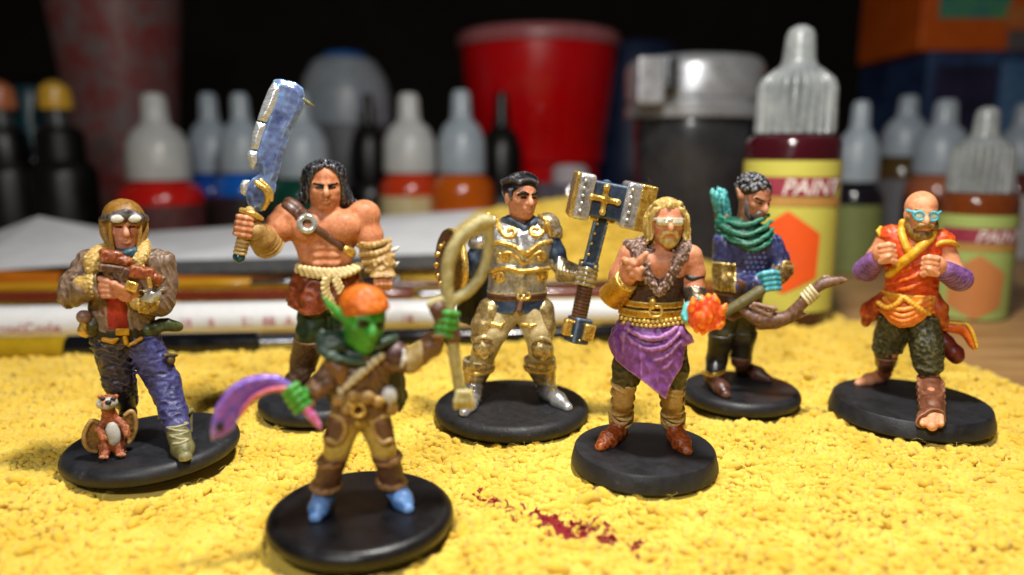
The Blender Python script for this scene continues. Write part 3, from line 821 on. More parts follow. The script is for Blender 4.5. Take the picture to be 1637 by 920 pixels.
# boxes in the upper right corner
def crate(name, label, x0, x1, y0, y1, Y, dep, mat, zb=None, cat='box'):
    a = at(x0, y1, Y); b = at(x1, y0, Y)
    root = empty(name, ((a[0] + b[0]) / 2, Y, a[2] if zb is None else zb))
    tag(root, label, cat)
    w = (b[0] - a[0]) / 2; h = b[2] - root.location[2]
    boxmesh('box_body', (-w, 0, 0), (w, dep, h), mat, root, .15)
    return root, w, h
r, w, h = crate('game_box', 'dark blue box under the orange box in the upper right corner', 1478, 1700, 82, 170, 46, 9, paint('box_navy', (0.12, 0.17, 0.32), (0.22, 0.34, 0.52), .35, .5, bump=.02), zb=ZT)
boxmesh('printed_panel', (-w + .5, -.03, h - 5.2), (w * .05, 0.0, h - .8), paint('panel_violet', (0.10, 0.10, 0.20), (0.20, 0.18, 0.32), .4, .5, bump=0), r)
boxmesh('printed_panel', (w * .10, -.03, h - 5.6), (w - .3, 0.0, h - .6), paint('panel_sky', (0.24, 0.40, 0.60), (0.40, 0.56, 0.72), .4, .5, bump=0), r)
zb2 = at(1500, 82, 46)[2] + .02
r, w, h = crate('orange_box', 'orange box with a green and blue picture in the upper right corner', 1468, 1700, -60, 82, 46, 8, paint('box_orange', (0.84, 0.36, 0.06), (0.90, 0.42, 0.09), .5, .5, bump=.02), zb=zb2)
boxmesh('printed_panel', (-w + 1.0, -.03, at(1500, 30, 46)[2] - zb2), (-w + 5.2, 0.0, at(1500, -30, 46)[2] - zb2), paint('panel_green', (0.24, 0.52, 0.58), (0.38, 0.68, 0.42), .3, .5, bump=0), r)
boxmesh('printed_panel', (-w + 5.0, -.05, at(1600, 42, 46)[2] - zb2), (-w + 8.0, -0.02, at(1600, 10, 46)[2] - zb2), paint('panel_peach', (0.80, 0.48, 0.24), (0.84, 0.52, 0.28), .3, .5, bump=0), r)
boxmesh('printed_panel', (-w + 5.2, -.05, at(1600, 80, 46)[2] - zb2), (-w + 8.4, -0.02, at(1600, 48, 46)[2] - zb2), paint('panel_grey', (0.40, 0.38, 0.38), (0.46, 0.44, 0.44), .3, .5, bump=0), r)
# blue roll behind the cup
o = Stand('blue_roll', 'dark blue rounded roll behind the cup and the flask', 'roll', 1015, 50)
o.lathe('roll_body', [(70, None), (70, 300), (66, 90), (52, 66), (0, 60)], paint('roll_blue', (0.03, 0.10, 0.22), (0.05, 0.15, 0.3), .6, .6, bump=.02), 36)

# white pad, paper, brushes
def slabpoly(name, label, cat, poly, thick, mat, edgem=None):
    """a flat sheet from corner points (photo x, y, distance)"""
    P = [at(x, y, Y) for x, y, Y in poly]
    c = np.mean(P, 0); c[2] = min(p[2] for p in P) - thick
    root = empty(name, c); tag(root, label, cat)
    V = [p - c for p in P]; n = len(P)
    V += [v - np.array([0, 0, thick]) for v in V[:n]]
    link('top_sheet', mesh('top_sheet', V[:n], [list(range(n))], False), mat, root)
    if edgem is not None:
        Fs = [[i, i + n, (i + 1) % n + n, (i + 1) % n] for i in range(n)] + [list(range(2 * n - 1, n - 1, -1))]
        link('edge_band', mesh('edge_band', V, Fs, False), edgem, root)
    return root
M_paper = paint('paper_white', (0.88, 0.89, 0.91), (0.92, 0.93, 0.94), 1.0, .6, bump=.03, bsc=8)
slabpoly('palette_pad', 'white palette pad with a dark grey edge lying behind the long-haired figurine', 'pad', [(215, 418, 21.6), (752, 405, 22.4), (790, 334, 27.5), (235, 372, 27.5)], .42, M_paper,
         paint('pad_edge', (0.28, 0.29, 0.31), (0.34, 0.35, 0.36), 2, .5, bump=.05))
slabpoly('paper_sheet', 'creased white paper sheet at the left behind the goggled figurine', 'paper', [(-60, 434, 21.2), (290, 412, 22.0), (215, 374, 26), (62, 346, 27), (-60, 392, 26)], .03, M_paper, M_paper)
def rod(name, label, p0, p1, r0, r1, mat, parts=(), z=None, cat='paintbrush', group='paintbrushes lying behind the figurines', Y=None):
    """a long-handled brush between two photo pixels at distance Y, radius in px; parts: (name, from, to, radius factor, material)"""
    a, b = at(*p0, Y[0]), at(*p1, Y[1])
    ax = b - a; Ln = np.linalg.norm(ax)
    root = empty(name, a); root.rotation_euler = Vector(ax).to_track_quat('Z', 'Y').to_euler()
    tag(root, label, cat, group)
    s = pxcm((a + b) / 2)
    def seg(nm, t0, t1, k, m, prof=None):
        n = 9
        rr = []
        for t in np.linspace(t0, t1, n):
            rr.append(((r0 + (r1 - r0) * t) / s * k, t * Ln))
        pr = [(0, t0 * Ln)] + [(rr[0][0] * .8, t0 * Ln)] + [(x, zz + (0.04 if i == 0 else -0.04 if i == n - 1 else 0)) for i, (x, zz) in enumerate(rr)] + [(rr[-1][0] * .8, t1 * Ln), (0, t1 * Ln)]
        return lathe(nm, pr, m, root, 24)
    segs = [seg(nm, t0, t1, k, m) for nm, t0, t1, k, m in parts] if parts else [seg('handle', 0, 1, 1, mat)]
    return root, seg, Ln, s
LAC = dict(bump=.03, bsc=20, coat=.6)
B_black = paint('lacquer_black', (0.025, 0.03, 0.05), (0.03, 0.035, 0.055), 2, .25, **LAC)
B_yel = paint('lacquer_yellow', (0.62, 0.50, 0.06), (0.68, 0.55, 0.08), 2, .35, **LAC)
B_white = paint('lacquer_white', (0.88, 0.89, 0.90), (0.92, 0.92, 0.92), 2, .35, **LAC)
B_amber = paint('lacquer_amber', (0.62, 0.32, 0.05), (0.76, 0.44, 0.08), 1.2, .3, stretch=(3, 3, .3), **LAC)
B_red = paint('lacquer_redbrown', (0.38, 0.12, 0.08), (0.46, 0.17, 0.11), 1.2, .3, stretch=(3, 3, .3), **LAC)
B_steel = paint('ferrule_steel', (0.60, 0.62, 0.66), (0.72, 0.73, 0.76), 3, .22, metal=1, bump=.05)
B_copper = paint('ferrule_copper', (0.80, 0.50, 0.36), (0.85, 0.56, 0.42), 3, .22, metal=1, bump=.05)
rod('paintbrush', 'black paintbrush with a yellow handle end, nearest of the brushes', (-120, 562), (1090, 531), 20, 15, None,
    (('handle_end', 0, .175, 1.0, B_yel), ('handle', .175, .42, 1.02, B_black), ('ferrule', .42, .50, .75, B_steel), ('handle_tip', .50, 1, .95, B_black)), Y=(15.6, 17.2))
R_, sg, Ln, s_ = rod('paintbrush', 'thick white paintbrush handle with red lettering behind the goggled figurine', (-140, 520), (486, 505), 28, 25, None,
    (('handle', 0, 1, 1, B_white),), Y=(16.9, 17.6))
def rodtext(root, body, t, Ln, r, size, mat, ang):
    cu = bpy.data.curves.new('lettering', 'FONT'); cu.body = body; cu.size = size; cu.align_x = 'CENTER'; cu.align_y = 'CENTER'
    tobj = bpy.data.objects.new('lettering', cu); COL.objects.link(tobj)
    me = bpy.data.meshes.new_from_object(tobj.evaluated_get(bpy.context.evaluated_depsgraph_get()))
    bpy.data.objects.remove(tobj)
    # the rod's local z runs to the viewer's right; find the local direction that faces the camera
    Mi = root.rotation_euler.to_matrix().transposed()
    toc = Mi @ Vector((0, -math.cos(math.radians(ang)), math.sin(math.radians(ang))))
    up = Mi @ Vector((0, math.sin(math.radians(ang)), math.cos(math.radians(ang))))
    toc.z = 0; toc.normalize(); up.z = 0; up = (up - toc * up.dot(toc)).normalized()
    R = r + .006
    for v in me.vertices:
        a = v.co.y / R
        p = toc * (R * math.cos(a)) + up * (R * math.sin(a))
        v.co = (p.x, p.y, t * Ln + v.co.x)
    return link('lettering', me, mat, root)
M_redtxt = paint('print_red', (0.70, 0.28, 0.32), (0.74, 0.34, 0.36), 2, .5, bump=0)
for wd, xp in (('Prod.', 24), ('Code', 76)): rodtext(R_, wd, (xp + 140) / 626, Ln, 27 / s_, .37, M_redtxt, -10)
for wd, xp in (('E8', 300), ('18', 336), ('E1', 400), ('88', 434), ('A', 466)): rodtext(R_, wd, (xp + 140) / 626, Ln, 25.5 / s_, .30, M_redtxt, -6)
R_, sg, Ln, s_ = rod('paintbrush', 'thick white paintbrush handle lying behind the legs of the armoured figurine', (512, 505), (1120, 494), 24, 18, None,
    (('handle', 0, 1, 1, B_white),), Y=(17.6, 18.6))
rodtext(R_, '18', .22, Ln, 23.2 / s_, .30, M_redtxt, -8)
rod('paintbrush', 'thin red-brown paintbrush handle behind the white brushes', (-150, 478), (1150, 466), 9, 8, None, (('handle', 0, .62, 1, B_red), ('ferrule', .62, .70, .8, B_steel), ('handle_tip', .70, 1, 1, B_red)), Y=(19.2, 19.6))
rod('paintbrush', 'amber wooden paintbrush handle at the left with a copper ferrule', (-160, 448), (560, 455), 20, 9, None, (('handle', 0, .36, 1, B_amber), ('ferrule', .36, .40, .95, B_copper), ('handle_tip', .40, 1, .9, B_amber)), Y=(20.6, 20.8))

rod('paintbrush', 'thin golden yellow paintbrush handle between the amber brush and the red-brown one', (-160, 464), (640, 447), 8, 7, None, (('handle', 0, .7, 1, paint('lacquer_gold', (0.70, 0.50, 0.10), (0.78, 0.58, 0.14), 1.2, .3, stretch=(3, 3, .3), **LAC)), ('ferrule', .7, .78, .85, B_steel), ('handle_tip', .78, 1, 1, B_black)), Y=(20.0, 20.2))
rod('paintbrush', 'thin dark brown paintbrush handle behind the belt of the armoured figurine', (560, 456), (1185, 452), 7, 6, None, (('handle', 0, .8, 1, paint('lacquer_umber', (0.30, 0.15, 0.09), (0.38, 0.2, 0.12), 1.2, .3, stretch=(3, 3, .3), **LAC)), ('ferrule', .8, 1, .8, B_copper)), Y=(20.2, 20.6))
# ------------------------------------------------------------------ the figurines
FIGS = []
def foot(f, S, heel, toe, ank, w, k=5, flat=True):
    """heel and toe: where they touch the base (photo px); ank: (x, y, r) of the ankle; w: half width"""
    hd, td = f.g(*heel), f.g(*toe)
    hx, hy = heel; tx, ty = toe
    mx, my, md = hx + (tx - hx) * .62, hy + (ty - hy) * .62, hd + (td - hd) * .62
    S.c([(hx, hy - w * .62, hd, w * .8), (mx, my - w * .6, md, w), (tx, ty - w * .38, td - w * .3, w * .62)], k)
    S.c([(ank[0], ank[1], hd + (td - hd) * .1, ank[2]), (hx + (tx - hx) * .2, hy + (ty - hy) * .2 - w * .9, hd + (td - hd) * .2, w * .95),
         (mx, my - w * .8, md, w * .8)], k)
    n = np.array([-math.tan(f.roll), -math.tan(f.tilt), 1.0])
    if flat:
        c = f.c - f.org
        S.post.append((lambda X, Y, Z: -((X - c[0]) * n[0] + (Y - c[1]) * n[1] + (Z - c[2]) * n[2]) - 0.0, 0.0))
    return hd + (td - hd) * .1
SKIN = paint('skin_tan', (0.68, 0.42, 0.29), (0.82, 0.56, 0.42), 6, 0.56, bump=.14, spec=.35, edge=(0.93, 0.72, 0.58), eamt=.5)
SKIN_RED = paint('skin_ruddy', (0.68, 0.41, 0.31), (0.82, 0.57, 0.45), 6, 0.56, bump=.14, spec=.35, edge=(0.9, 0.68, 0.56), eamt=.5)
SKIN_ORANGE = paint('skin_bronze', (0.68, 0.40, 0.25), (0.82, 0.55, 0.39), 5, 0.56, bump=.14, spec=.35, edge=(0.94, 0.74, 0.6), eamt=.5)
BLACKBASE = paint('base_black', (0.085, 0.09, 0.105), (0.14, 0.145, 0.165), 2.5, 0.55, bump=.3, bsc=35, c3=(0.24, 0.25, 0.27))
BLACKSPECK = paint('base_black_speckled', (0.085, 0.085, 0.095), (0.115, 0.115, 0.125), 7.0, 0.62, bump=.5, bsc=30, c3=(0.26, 0.24, 0.21))
SILVER = paint('armour_silver', (0.58, 0.58, 0.58), (0.88, 0.88, 0.88), 8, 0.27, metal=0.65, bump=.35, edge=(0.95, 0.95, 0.95), eamt=.8)
DARKSILVER = paint('armour_dirty_steel', (0.44, 0.39, 0.30), (0.80, 0.75, 0.64), 8, 0.28, metal=0.6, bump=.3, edge=(0.95, 0.92, 0.82), eamt=.5)
GOLD = paint('armour_gold', (0.66, 0.46, 0.13), (0.93, 0.78, 0.38), 9, 0.28, metal=0.65, bump=.3, edge=(0.98, 0.88, 0.55), eamt=.5)
NAVY = paint('cloth_navy', (0.10, 0.15, 0.22), (0.17, 0.24, 0.33), 6, 0.5, bump=.25, edge=(0.42, 0.5, 0.58), eamt=.5)
BLACKHAIR = paint('hair_black', (0.05, 0.05, 0.055), (0.10, 0.10, 0.11), 8, 0.35, bump=.2, edge=(0.42, 0.42, 0.45), eamt=.8)
BROW = paint('brow_black', (0.05, 0.04, 0.04), (0.09, 0.07, 0.06), 8, 0.5, bump=0)
LEATHER = paint('leather_brown', (0.25, 0.14, 0.10), (0.36, 0.22, 0.15), 8, 0.45, bump=.25, edge=(0.6, 0.45, 0.35), eamt=.6)
# --- the aviator with goggles and a small winged otter at his feet
f = Fig('aviator_figurine', 'painted figurine of a man with goggles on a flying cap cradling a brown crossbow', 243, 701, 1.17, 0.25, roll=2.2)
FIGS.append(f)
f.base('round', BLACKBASE)
h = f.frame(198, 362, 8, 78, yaw=6, lean=-1, nod=4)
B = f.S()
f.head(B, h, smile=.05, ears=False)
B.c([h(0, -.25, -.08, .2), (200, 412, 0, 20)], 7)
B.l([(200, 400, 0, 36, 20), (202, 420, 0, 56, 28), (200, 470, 0, 44, 27), (196, 520, 0, 40, 25), (200, 545, 0, 42, 26)], 8)
B.c([(148, 420, 0, 18), (118, 458, 4, 16), (110, 474, 8, 14), (136, 462, 34, 13), (160, 460, 46, 10)], 5)
B.c([(256, 420, 0, 19), (260, 455, 2, 17), (256, 486, 12, 15), (232, 484, 38, 13), (208, 470, 50, 10)], 5)
# hands
B.e(166, 460, 50, 15, 9, 15, (0, -15, 0), 4)
for i in range(4): B.c([(160 + i * 2, 446 + i * 9, 58, 4.6), (172 + i, 449 + i * 8, 61, 4.6), (182, 453 + i * 7, 57, 4.2)], 1.2)
B.e(202, 468, 54, 19, 9, 15, (0, 35, 0), 4)
for i in range(4): B.c([(206 - i * 5, 478 - i * 2 - 6, 62, 4.6), (196 - i * 4.5, 466 - i * 2 - 6, 66, 4.6), (188 - i * 3, 456 - i * 1, 64, 4.2)], 1.2)
B.c([(218, 470, 60, 5), (212, 455, 66, 4.6)], 2)
# legs
dlb = f.g(206, 668)
B.c([(180, 552, 0, 24), (190, 608, -4, 19), (203, 650, dlb, 14), (206, 666, dlb, 13)], 6)
B.c([(228, 552, 2, 24), (262, 610, 10, 19), (278, 662, f.g(284, 706), 15), (286, 694, f.g(286, 712), 13)], 6)
B.build('body', SKIN_RED, f.root, 1.6)
H = h.H
CAPM = paint('flying_cap', (0.42, 0.29, 0.10), (0.60, 0.43, 0.17), 9, .5, bump=.3, edge=(0.8, 0.66, 0.34), eamt=.6)
Cp = f.S().e(*h(0, .16, -.04), .40 * H, .46 * H, .40 * H, h.rot, 2)
for sg in (-1, 1): Cp.c([h(sg * .40, .1, -.02, .10), h(sg * .40, -.12, .06, .09), h(sg * .345, -.3, .14, .07), h(sg * .29, -.42, .2, .05)], 3, sm=3)
Cp.e(*h(0, -.12, .36), .265 * H, .36 * H, .34 * H, h.rot, 2, 's'); Cp.w(.8, 10, 3); Cp.build('flying_cap', CAPM, f.root, 1.4)
for sg in (-1, 1): f.S().c([h(sg * .30, .08, .28, .035), h(sg * .30, -.12, .28, .04), h(sg * .275, -.34, .26, .04), h(sg * .25, -.46, .27, .03)], 1.5, sm=3).build('cap_strap', paint('strap_tan', (0.60, 0.45, 0.18), (0.72, 0.56, 0.26), 9, .5), f.root, 1.2)
GG = paint('goggle_frame', (0.16, 0.14, 0.14), (0.28, 0.25, 0.24), 8, .4, bump=.15, edge=(0.5, 0.48, 0.46), eamt=.6)
Gg = f.S().c([h(-.46, .14, 0, .06), h(-.36, .2, .26, .075), h(0, .24, .42, .06), h(.36, .2, .26, .075), h(.46, .14, 0, .06)], 1.5, sm=4)
Gg.c([h(-.2, .30, .36, .05), h(0, .33, .40, .05), h(.2, .30, .36, .05)], 3)
for sg in (-1, 1): Gg.e(*h(sg * .18, .185, .40), .165 * H, .07 * H, .12 * H, h.rot, 1.5)
Gg.build('goggles', GG, f.root, 1.3)
for sg in (-1, 1): f.S().e(*h(sg * .18, .185, .445), .125 * H, .05 * H, .085 * H, h.rot).build('lens', paint('goggle_lens', (0.78, 0.79, 0.76), (0.88, 0.88, 0.86), 7, .2, bump=.03), f.root, 1.2)
for sg in (-1, 1): f.S().c([h(sg * .08, .0, .34, .02), h(sg * .19, .0, .32, .02)], 1).build('eye', BROW, f.root, 1.0)
f.S().c([(190, 402, 26, 6), (204, 406, 30, 9), (214, 402, 26, 8)], 3, sm=4).w(.6, 8, 2).build('neck_scarf', paint('scarf_teal', (0.08, 0.20, 0.25), (0.16, 0.32, 0.38), 7, .5), f.root, 1.4)
# jacket
JK = paint('jacket_leather', (0.36, 0.28, 0.22), (0.52, 0.43, 0.36), 7, .45, bump=.3, edge=(0.66, 0.57, 0.48), eamt=.5)
Jk = f.S().cover(B, 5, 96, 408, 158, 500).cover(B, 5, 232, 408, 300, 510)
Jk.l([(202, 402, 0, 46, 24), (204, 418, 0, 62, 32), (202, 450, 0, 54, 34), (198, 490, 0, 47, 32), (196, 526, 0, 47, 31)], 4)
Jk.c([(146, 420, 0, 22), (120, 456, 4, 19), (112, 472, 8, 18), (136, 460, 34, 17)], 5).c([(256, 420, 0, 22), (262, 452, 2, 20), (258, 482, 12, 19), (236, 484, 34, 16)], 5)
for a, b, c_ in (((104, 456, 14), (114, 446, 24), (126, 442, 22)), ((98, 470, 16), (112, 464, 30), (130, 450, 36)), ((240, 440, 20), (254, 446, 26), (272, 440, 16)), ((238, 466, 34), (256, 466, 32), (274, 458, 16))): Jk.c([(*a, 2.5), (*b, 3), (*c_, 2.5)], 4, sm=4)
Jk2 = f.S().add(Jk); Jk2.e(188, 512, 38, 16, 26, 46, None, 2, 's'); Jk2.w(1.2, 14, 4).w(2.2, 14, 14, (1, 1, 1), True)
Jk2.hem([(90, 490), (140, 500), (158, 525), (172, 528), (188, 515), (206, 522), (236, 530), (250, 520), (290, 500)]); Jk2.build('jacket', JK, f.root, 1.6)
f.S().l([(190, 470, 0, 40, 29), (188, 526, 0, 38, 28)], 2).w(.8, 12, 2).build('shirt', paint('shirt_red', (0.52, 0.10, 0.06), (0.66, 0.18, 0.10), 6, .5, bump=.15), f.root, 1.5)
SH = paint('shearling', (0.62, 0.48, 0.20), (0.78, 0.65, 0.36), 12, .6, bump=.4, edge=(0.92, 0.84, 0.58), eamt=.7)
rs = np.random.RandomState(4)
def tufts(S, pts, n, spread, r0):
    for q in pts:
        for _ in range(n):
            x, y, d = q[0] + rs.normal(0, spread), q[1] + rs.normal(0, spread * .8), q[2] + rs.uniform(0, q[3] * .9)
            S.c([(x, y, d, r0), (x + rs.normal(0, 2), y + rs.uniform(1, 5), d + 1, r0 * .55)], .5)
for pts in ([(172, 398, 10, 9), (160, 404, 26, 12), (149, 416, 34, 13), (148, 431, 38, 10)], [(230, 388, 6, 9), (230, 400, 22, 10), (224, 414, 34, 10), (216, 426, 38, 8)]):
    Cl = f.S(); p = catmull(pts, 4); Cl.c([tuple(q) for q in p], 2); tufts(Cl, p, 6, 4.5, 2.8)
    Cl.w(1.6, 4, 3, (1, 1, 1), True); Cl.build('shearling_collar', SH, f.root, 1.3)
for p0, p1, r in (((136, 458, 34), (148, 458, 42), 18), ((238, 484, 40), (222, 482, 50), 16)):
    Cf = f.S().c([(*p0, r), (*p1, r * .9)], 2)
    for _ in range(70):
        a = rs.uniform(0, 6.28); t_ = rs.rand(); c_ = [p0[i] + (p1[i] - p0[i]) * t_ for i in range(3)]
        Cf.c([(c_[0] + rs.normal(0, 1), c_[1] + math.sin(a) * r, c_[2] + math.cos(a) * r * .95, 2.8)], .5)
    Cf.w(1.4, 4, 3, (1, 1, 1), True); Cf.build('shearling_cuff', SH, f.root, 1.3)
# crossbow held to the chest
xb = empty('crossbow', (0, 0, 0)); xb.parent = f.root
RW = paint('stock_redwood', (0.38, 0.16, 0.07), (0.56, 0.27, 0.13), 7, .42, bump=.25, edge=(0.78, 0.48, 0.28), eamt=.6)
f.S().b(178, 411, 56, 15, 9, 10, (0, 12, 0), 5).c([(186, 414, 56, 10), (203, 419, 60, 8)], 4).c([(166, 404, 52, 7), (172, 412, 54, 9)], 4).w(1, 10, 3).w(1.2, 8, 4, (1, 1, 1), True).build('stock', RW, xb, 1.3)
f.S().b(226, 436, 68, 17, 9, 10, (0, 14, 0), 5).c([(236, 440, 68, 10), (251, 446, 68, 8)], 3).c([(250, 446, 66, 7), (252, 454, 66, 5)], 3).w(1, 10, 5).w(1.2, 8, 6, (1, 1, 1), True).build('fore_end', RW, xb, 1.3)
f.S().b(184, 430, 60, 22, 8, 6, (0, 12, 0), 3).b(202, 438, 64, 7, 8, 9, (0, 30, 0), 2).c([(166, 424, 56, 6), (172, 436, 60, 5), (178, 444, 62, 4)], 2).w(1.0, 8, 6).build('frame', paint('frame_dark', (0.20, 0.12, 0.08), (0.34, 0.22, 0.15), 9, .45, edge=(0.6, 0.44, 0.32)), xb, 1.3)
f.S().b(210, 458, 70, 9, 6, 8, (0, 24, 0), 3).w(.8, 8, 2).build('brass_plate', GOLD, xb, 1.2)
f.S().c([(238, 446, 78, 3.4), (240, 458, 78, 3.4)], 1).build('brass_pin', GOLD, xb, 1.1)
f.S().e(246, 472, 62, 11, 9, 12, (0, 20, 0), 3).b(238, 476, 64, 8, 6, 8, (0, 20, 0), 2).w(.6, 8, 2).build('muzzle', paint('muzzle_pale', (0.62, 0.62, 0.60), (0.78, 0.78, 0.74), 7, .3, metal=.4), xb, 1.3)
# belt and gear
BELT = paint('belt_dark', (0.13, 0.11, 0.07), (0.24, 0.20, 0.13), 8, .45, bump=.3, edge=(0.5, 0.42, 0.26), eamt=.6)
f.S().l([(196, 520, 0, 45, 31), (198, 545, 0, 47, 33)], 2).w(1.2, 10, 3).build('belt', BELT, f.root, 1.5)
OC = paint('ochre_paint', (0.68, 0.48, 0.06), (0.82, 0.62, 0.12), 8, .45, bump=.2)
f.S().b(196, 531, 36, 10, 3, 6, (0, 6, 0), 2).build('belt_buckle', OC, f.root, 1.2)
f.S().c([(166, 543, 32, 4), (180, 546, 36, 4.4), (188, 542, 37, 2.4)], 2).build('belt_strap', OC, f.root, 1.2)
f.S().c([(200, 540, 38, 3.6), (202, 549, 38, 3.6)], 1).build('belt_tab', OC, f.root, 1.2)
f.S().c([(206, 552, 36, 3), (216, 547, 36, 3), (226, 541, 34, 3)], 1).build('belt_strap', OC, f.root, 1.2)
PB = paint('pouch_olive', (0.12, 0.12, 0.05), (0.24, 0.22, 0.10), 7, .45, bump=.3, edge=(0.46, 0.42, 0.22), eamt=.6)
f.S().e(150, 522, 12, 13, 12, 17, None, 2).w(1.6, 9, 3).build('pouch', PB, f.root, 1.4)
f.S().e(134, 507, 16, 11, 11, 11, None, 2).w(.8, 8, 3).build('canteen_knob', paint('knob_mauve', (0.40, 0.28, 0.24), (0.55, 0.42, 0.37), 7, .42, bump=.2, edge=(0.72, 0.6, 0.54)), f.root, 1.3)
f.S().c([(134, 518, 16, 6), (132, 530, 16, 7), (138, 536, 16, 5)], 2).w(1, 7, 3).build('canteen_neck', GOLD, f.root, 1.3)
f.S().c([(238, 528, 16, 12), (262, 520, 12, 11), (282, 522, 6, 9), (290, 524, 2, 4)], 4, sm=4).w(1.5, 11, 5).build('satchel', paint('satchel_green', (0.13, 0.16, 0.08), (0.25, 0.29, 0.16), 7, .42, bump=.25, edge=(0.46, 0.5, 0.34), eamt=.6), f.root, 1.5)
# trousers: blue fronts, brown seams
TR = paint('trousers_blue', (0.13, 0.13, 0.29), (0.28, 0.29, 0.52), 5, .48, bump=.3, edge=(0.44, 0.44, 0.66), eamt=.5, c3=(0.30, 0.20, 0.13))
Tl = f.S().cover(B, 5.5, 140, 540, 213, 652).w(1.2, 14, 6).w(2.2, 12, 16, (.8, .8, 1.5), True)
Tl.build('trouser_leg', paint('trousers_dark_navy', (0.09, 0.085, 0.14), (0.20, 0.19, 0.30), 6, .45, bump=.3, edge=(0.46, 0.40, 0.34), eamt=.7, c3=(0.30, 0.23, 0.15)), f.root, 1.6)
Tr = f.S().cover(B, 6.5, 212, 535, 320, 664).e(204, 546, 0, 43, 29, 12, k=6)
Tr.w(1.2, 14, 5).w(2.2, 12, 15, (.8, .8, 1.5), True); Tr.build('trousers', TR, f.root, 1.6)
f.S().e(272, 574, 20, 8, 14, 10, (0, -12, 0), 2).c([(264, 568, 32, 3), (282, 568, 22, 3)], 2).build('leg_pocket', BELT, f.root, 1.4)
f.S().e(164, 578, 8, 7, 14, 14, (0, 6, 0), 2).w(1.2, 9, 2).build('leg_pocket', paint('pocket_brown', (0.26, 0.20, 0.12), (0.40, 0.31, 0.19), 8, .5, bump=.3, edge=(0.56, 0.46, 0.3)), f.root, 1.4)
# boots
BG = paint('boot_khaki', (0.34, 0.33, 0.20), (0.50, 0.49, 0.32), 8, .45, bump=.25, edge=(0.74, 0.72, 0.54), eamt=.6)
Ft = f.S().cover(B, 5.5, 256, 662, 320, 708); foot(f, Ft, (286, 712), (296, 737), (285, 694, 15), 17, 6)
Ft.build('boot', BG, f.root, 1.4)
Cu = f.S().c([(256, 668, 26, 4), (268, 664, 38, 4.5), (284, 666, 42, 4), (298, 660, 34, 4.5), (306, 656, 22, 4)], 2, sm=4); Cu.c([(304, 658, 22, 4), (304, 690, 26, 4)], 2).build('boot_tongue', BG, f.root, 1.3)
La = f.S()
for i in range(6):
    y = 674 + i * 6.5; x = 282 + i * 1.3; w_ = 18 - i * 1.2
    f.S().on(f.S().add(Ft), [(x - w_, y + (3 if i % 2 else -2)), (x, y + 2), (x + w_, y - (3 if i % 2 else -2))], 1.9, lift=.5).build('boot_lace', paint('lace_pale', (0.60, 0.57, 0.42), (0.74, 0.72, 0.58), 8, .5), f.root, 1.0)
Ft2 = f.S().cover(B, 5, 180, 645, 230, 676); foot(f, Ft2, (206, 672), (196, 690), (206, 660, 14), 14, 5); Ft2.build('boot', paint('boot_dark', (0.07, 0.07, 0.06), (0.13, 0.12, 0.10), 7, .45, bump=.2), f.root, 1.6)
# the winged otter
ot = empty('winged_otter', (0, 0, 0)); ot.parent = f.root
FR = paint('otter_fur', (0.44, 0.19, 0.09), (0.62, 0.32, 0.17), 14, .6, bump=.4, edge=(0.82, 0.54, 0.36), eamt=.6)
d0 = f.g(180, 728)
hh = (172, 643, d0 + 8)
O = f.S().e(179, 702, d0, 18, 17, 25, (0, -4, 0), 4).e(177, 674, d0 + 2, 13, 12, 20, None, 6).c([(174, 662, d0 + 4, 10), (172, 650, d0 + 6, 10)], 5).e(172, 642, d0 + 8, 14, 13, 11, None, 4)
O.c([(168, 646, d0 + 18, 7), (168, 647, d0 + 22, 6)], 3)
for sg in (-1, 1): O.e(172 + sg * 13, 634, d0 + 4, 4, 3, 4, None, 1)
O.c([(167, 674, d0 + 8, 6.5), (158, 686, d0 + 14, 6), (166, 701, d0 + 22, 5)], 1.5).c([(189, 672, d0 + 8, 6.5), (201, 684, d0 + 14, 6), (203, 695, d0 + 20, 5)], 1.5)
O.c([(168, 714, d0 + 8, 10), (167, 725, d0 + 14, 7), (166, 730, d0 + 22, 5)], 3).c([(191, 714, d0 + 8, 10), (192, 724, d0 + 14, 7), (194, 727, d0 + 24, 5)], 3)
for x0 in (166, 194):
    for i in (-1, 0, 1): O.c([(x0 + i * 5, 731 if x0 < 180 else 728, d0 + 26, 3)], 1)
O.c([(196, 724, d0 - 10, 7), (206, 728, d0 - 4, 5), (212, 728, d0 + 6, 3)], 3); O.w(.9, 6, 3).w(1.2, 4, 13, (1, 1, .6), True)
O.build('otter_body', FR, ot, 1.4)
OW = paint('otter_pale', (0.62, 0.62, 0.60), (0.76, 0.75, 0.72), 10, .55, bump=.3)
f.S().e(181, 694, d0 + 12, 11, 9, 21, (0, -4, 0), 2).w(.5, 6, 2).build('belly', OW, ot, 1.3)
f.S().e(171, 645, d0 + 14, 15.5, 10, 10, None, 2).c([(170, 648, d0 + 22, 7)], 2).build('face_patch', OW, ot, 1.3)
f.S().e(173, 644, d0 + 27, 5, 4, 4, None, 1).build('nose', BROW, ot, 1.1)
for x in (164, 181): f.S().e(x, 638, d0 + 20, 4.5, 3, 3, None).build('eye', BROW, ot, 1.0)
WG = paint('wing_membrane', (0.40, 0.28, 0.12), (0.58, 0.43, 0.22), 8, .5, bump=.2, edge=(0.78, 0.64, 0.38), eamt=.7)
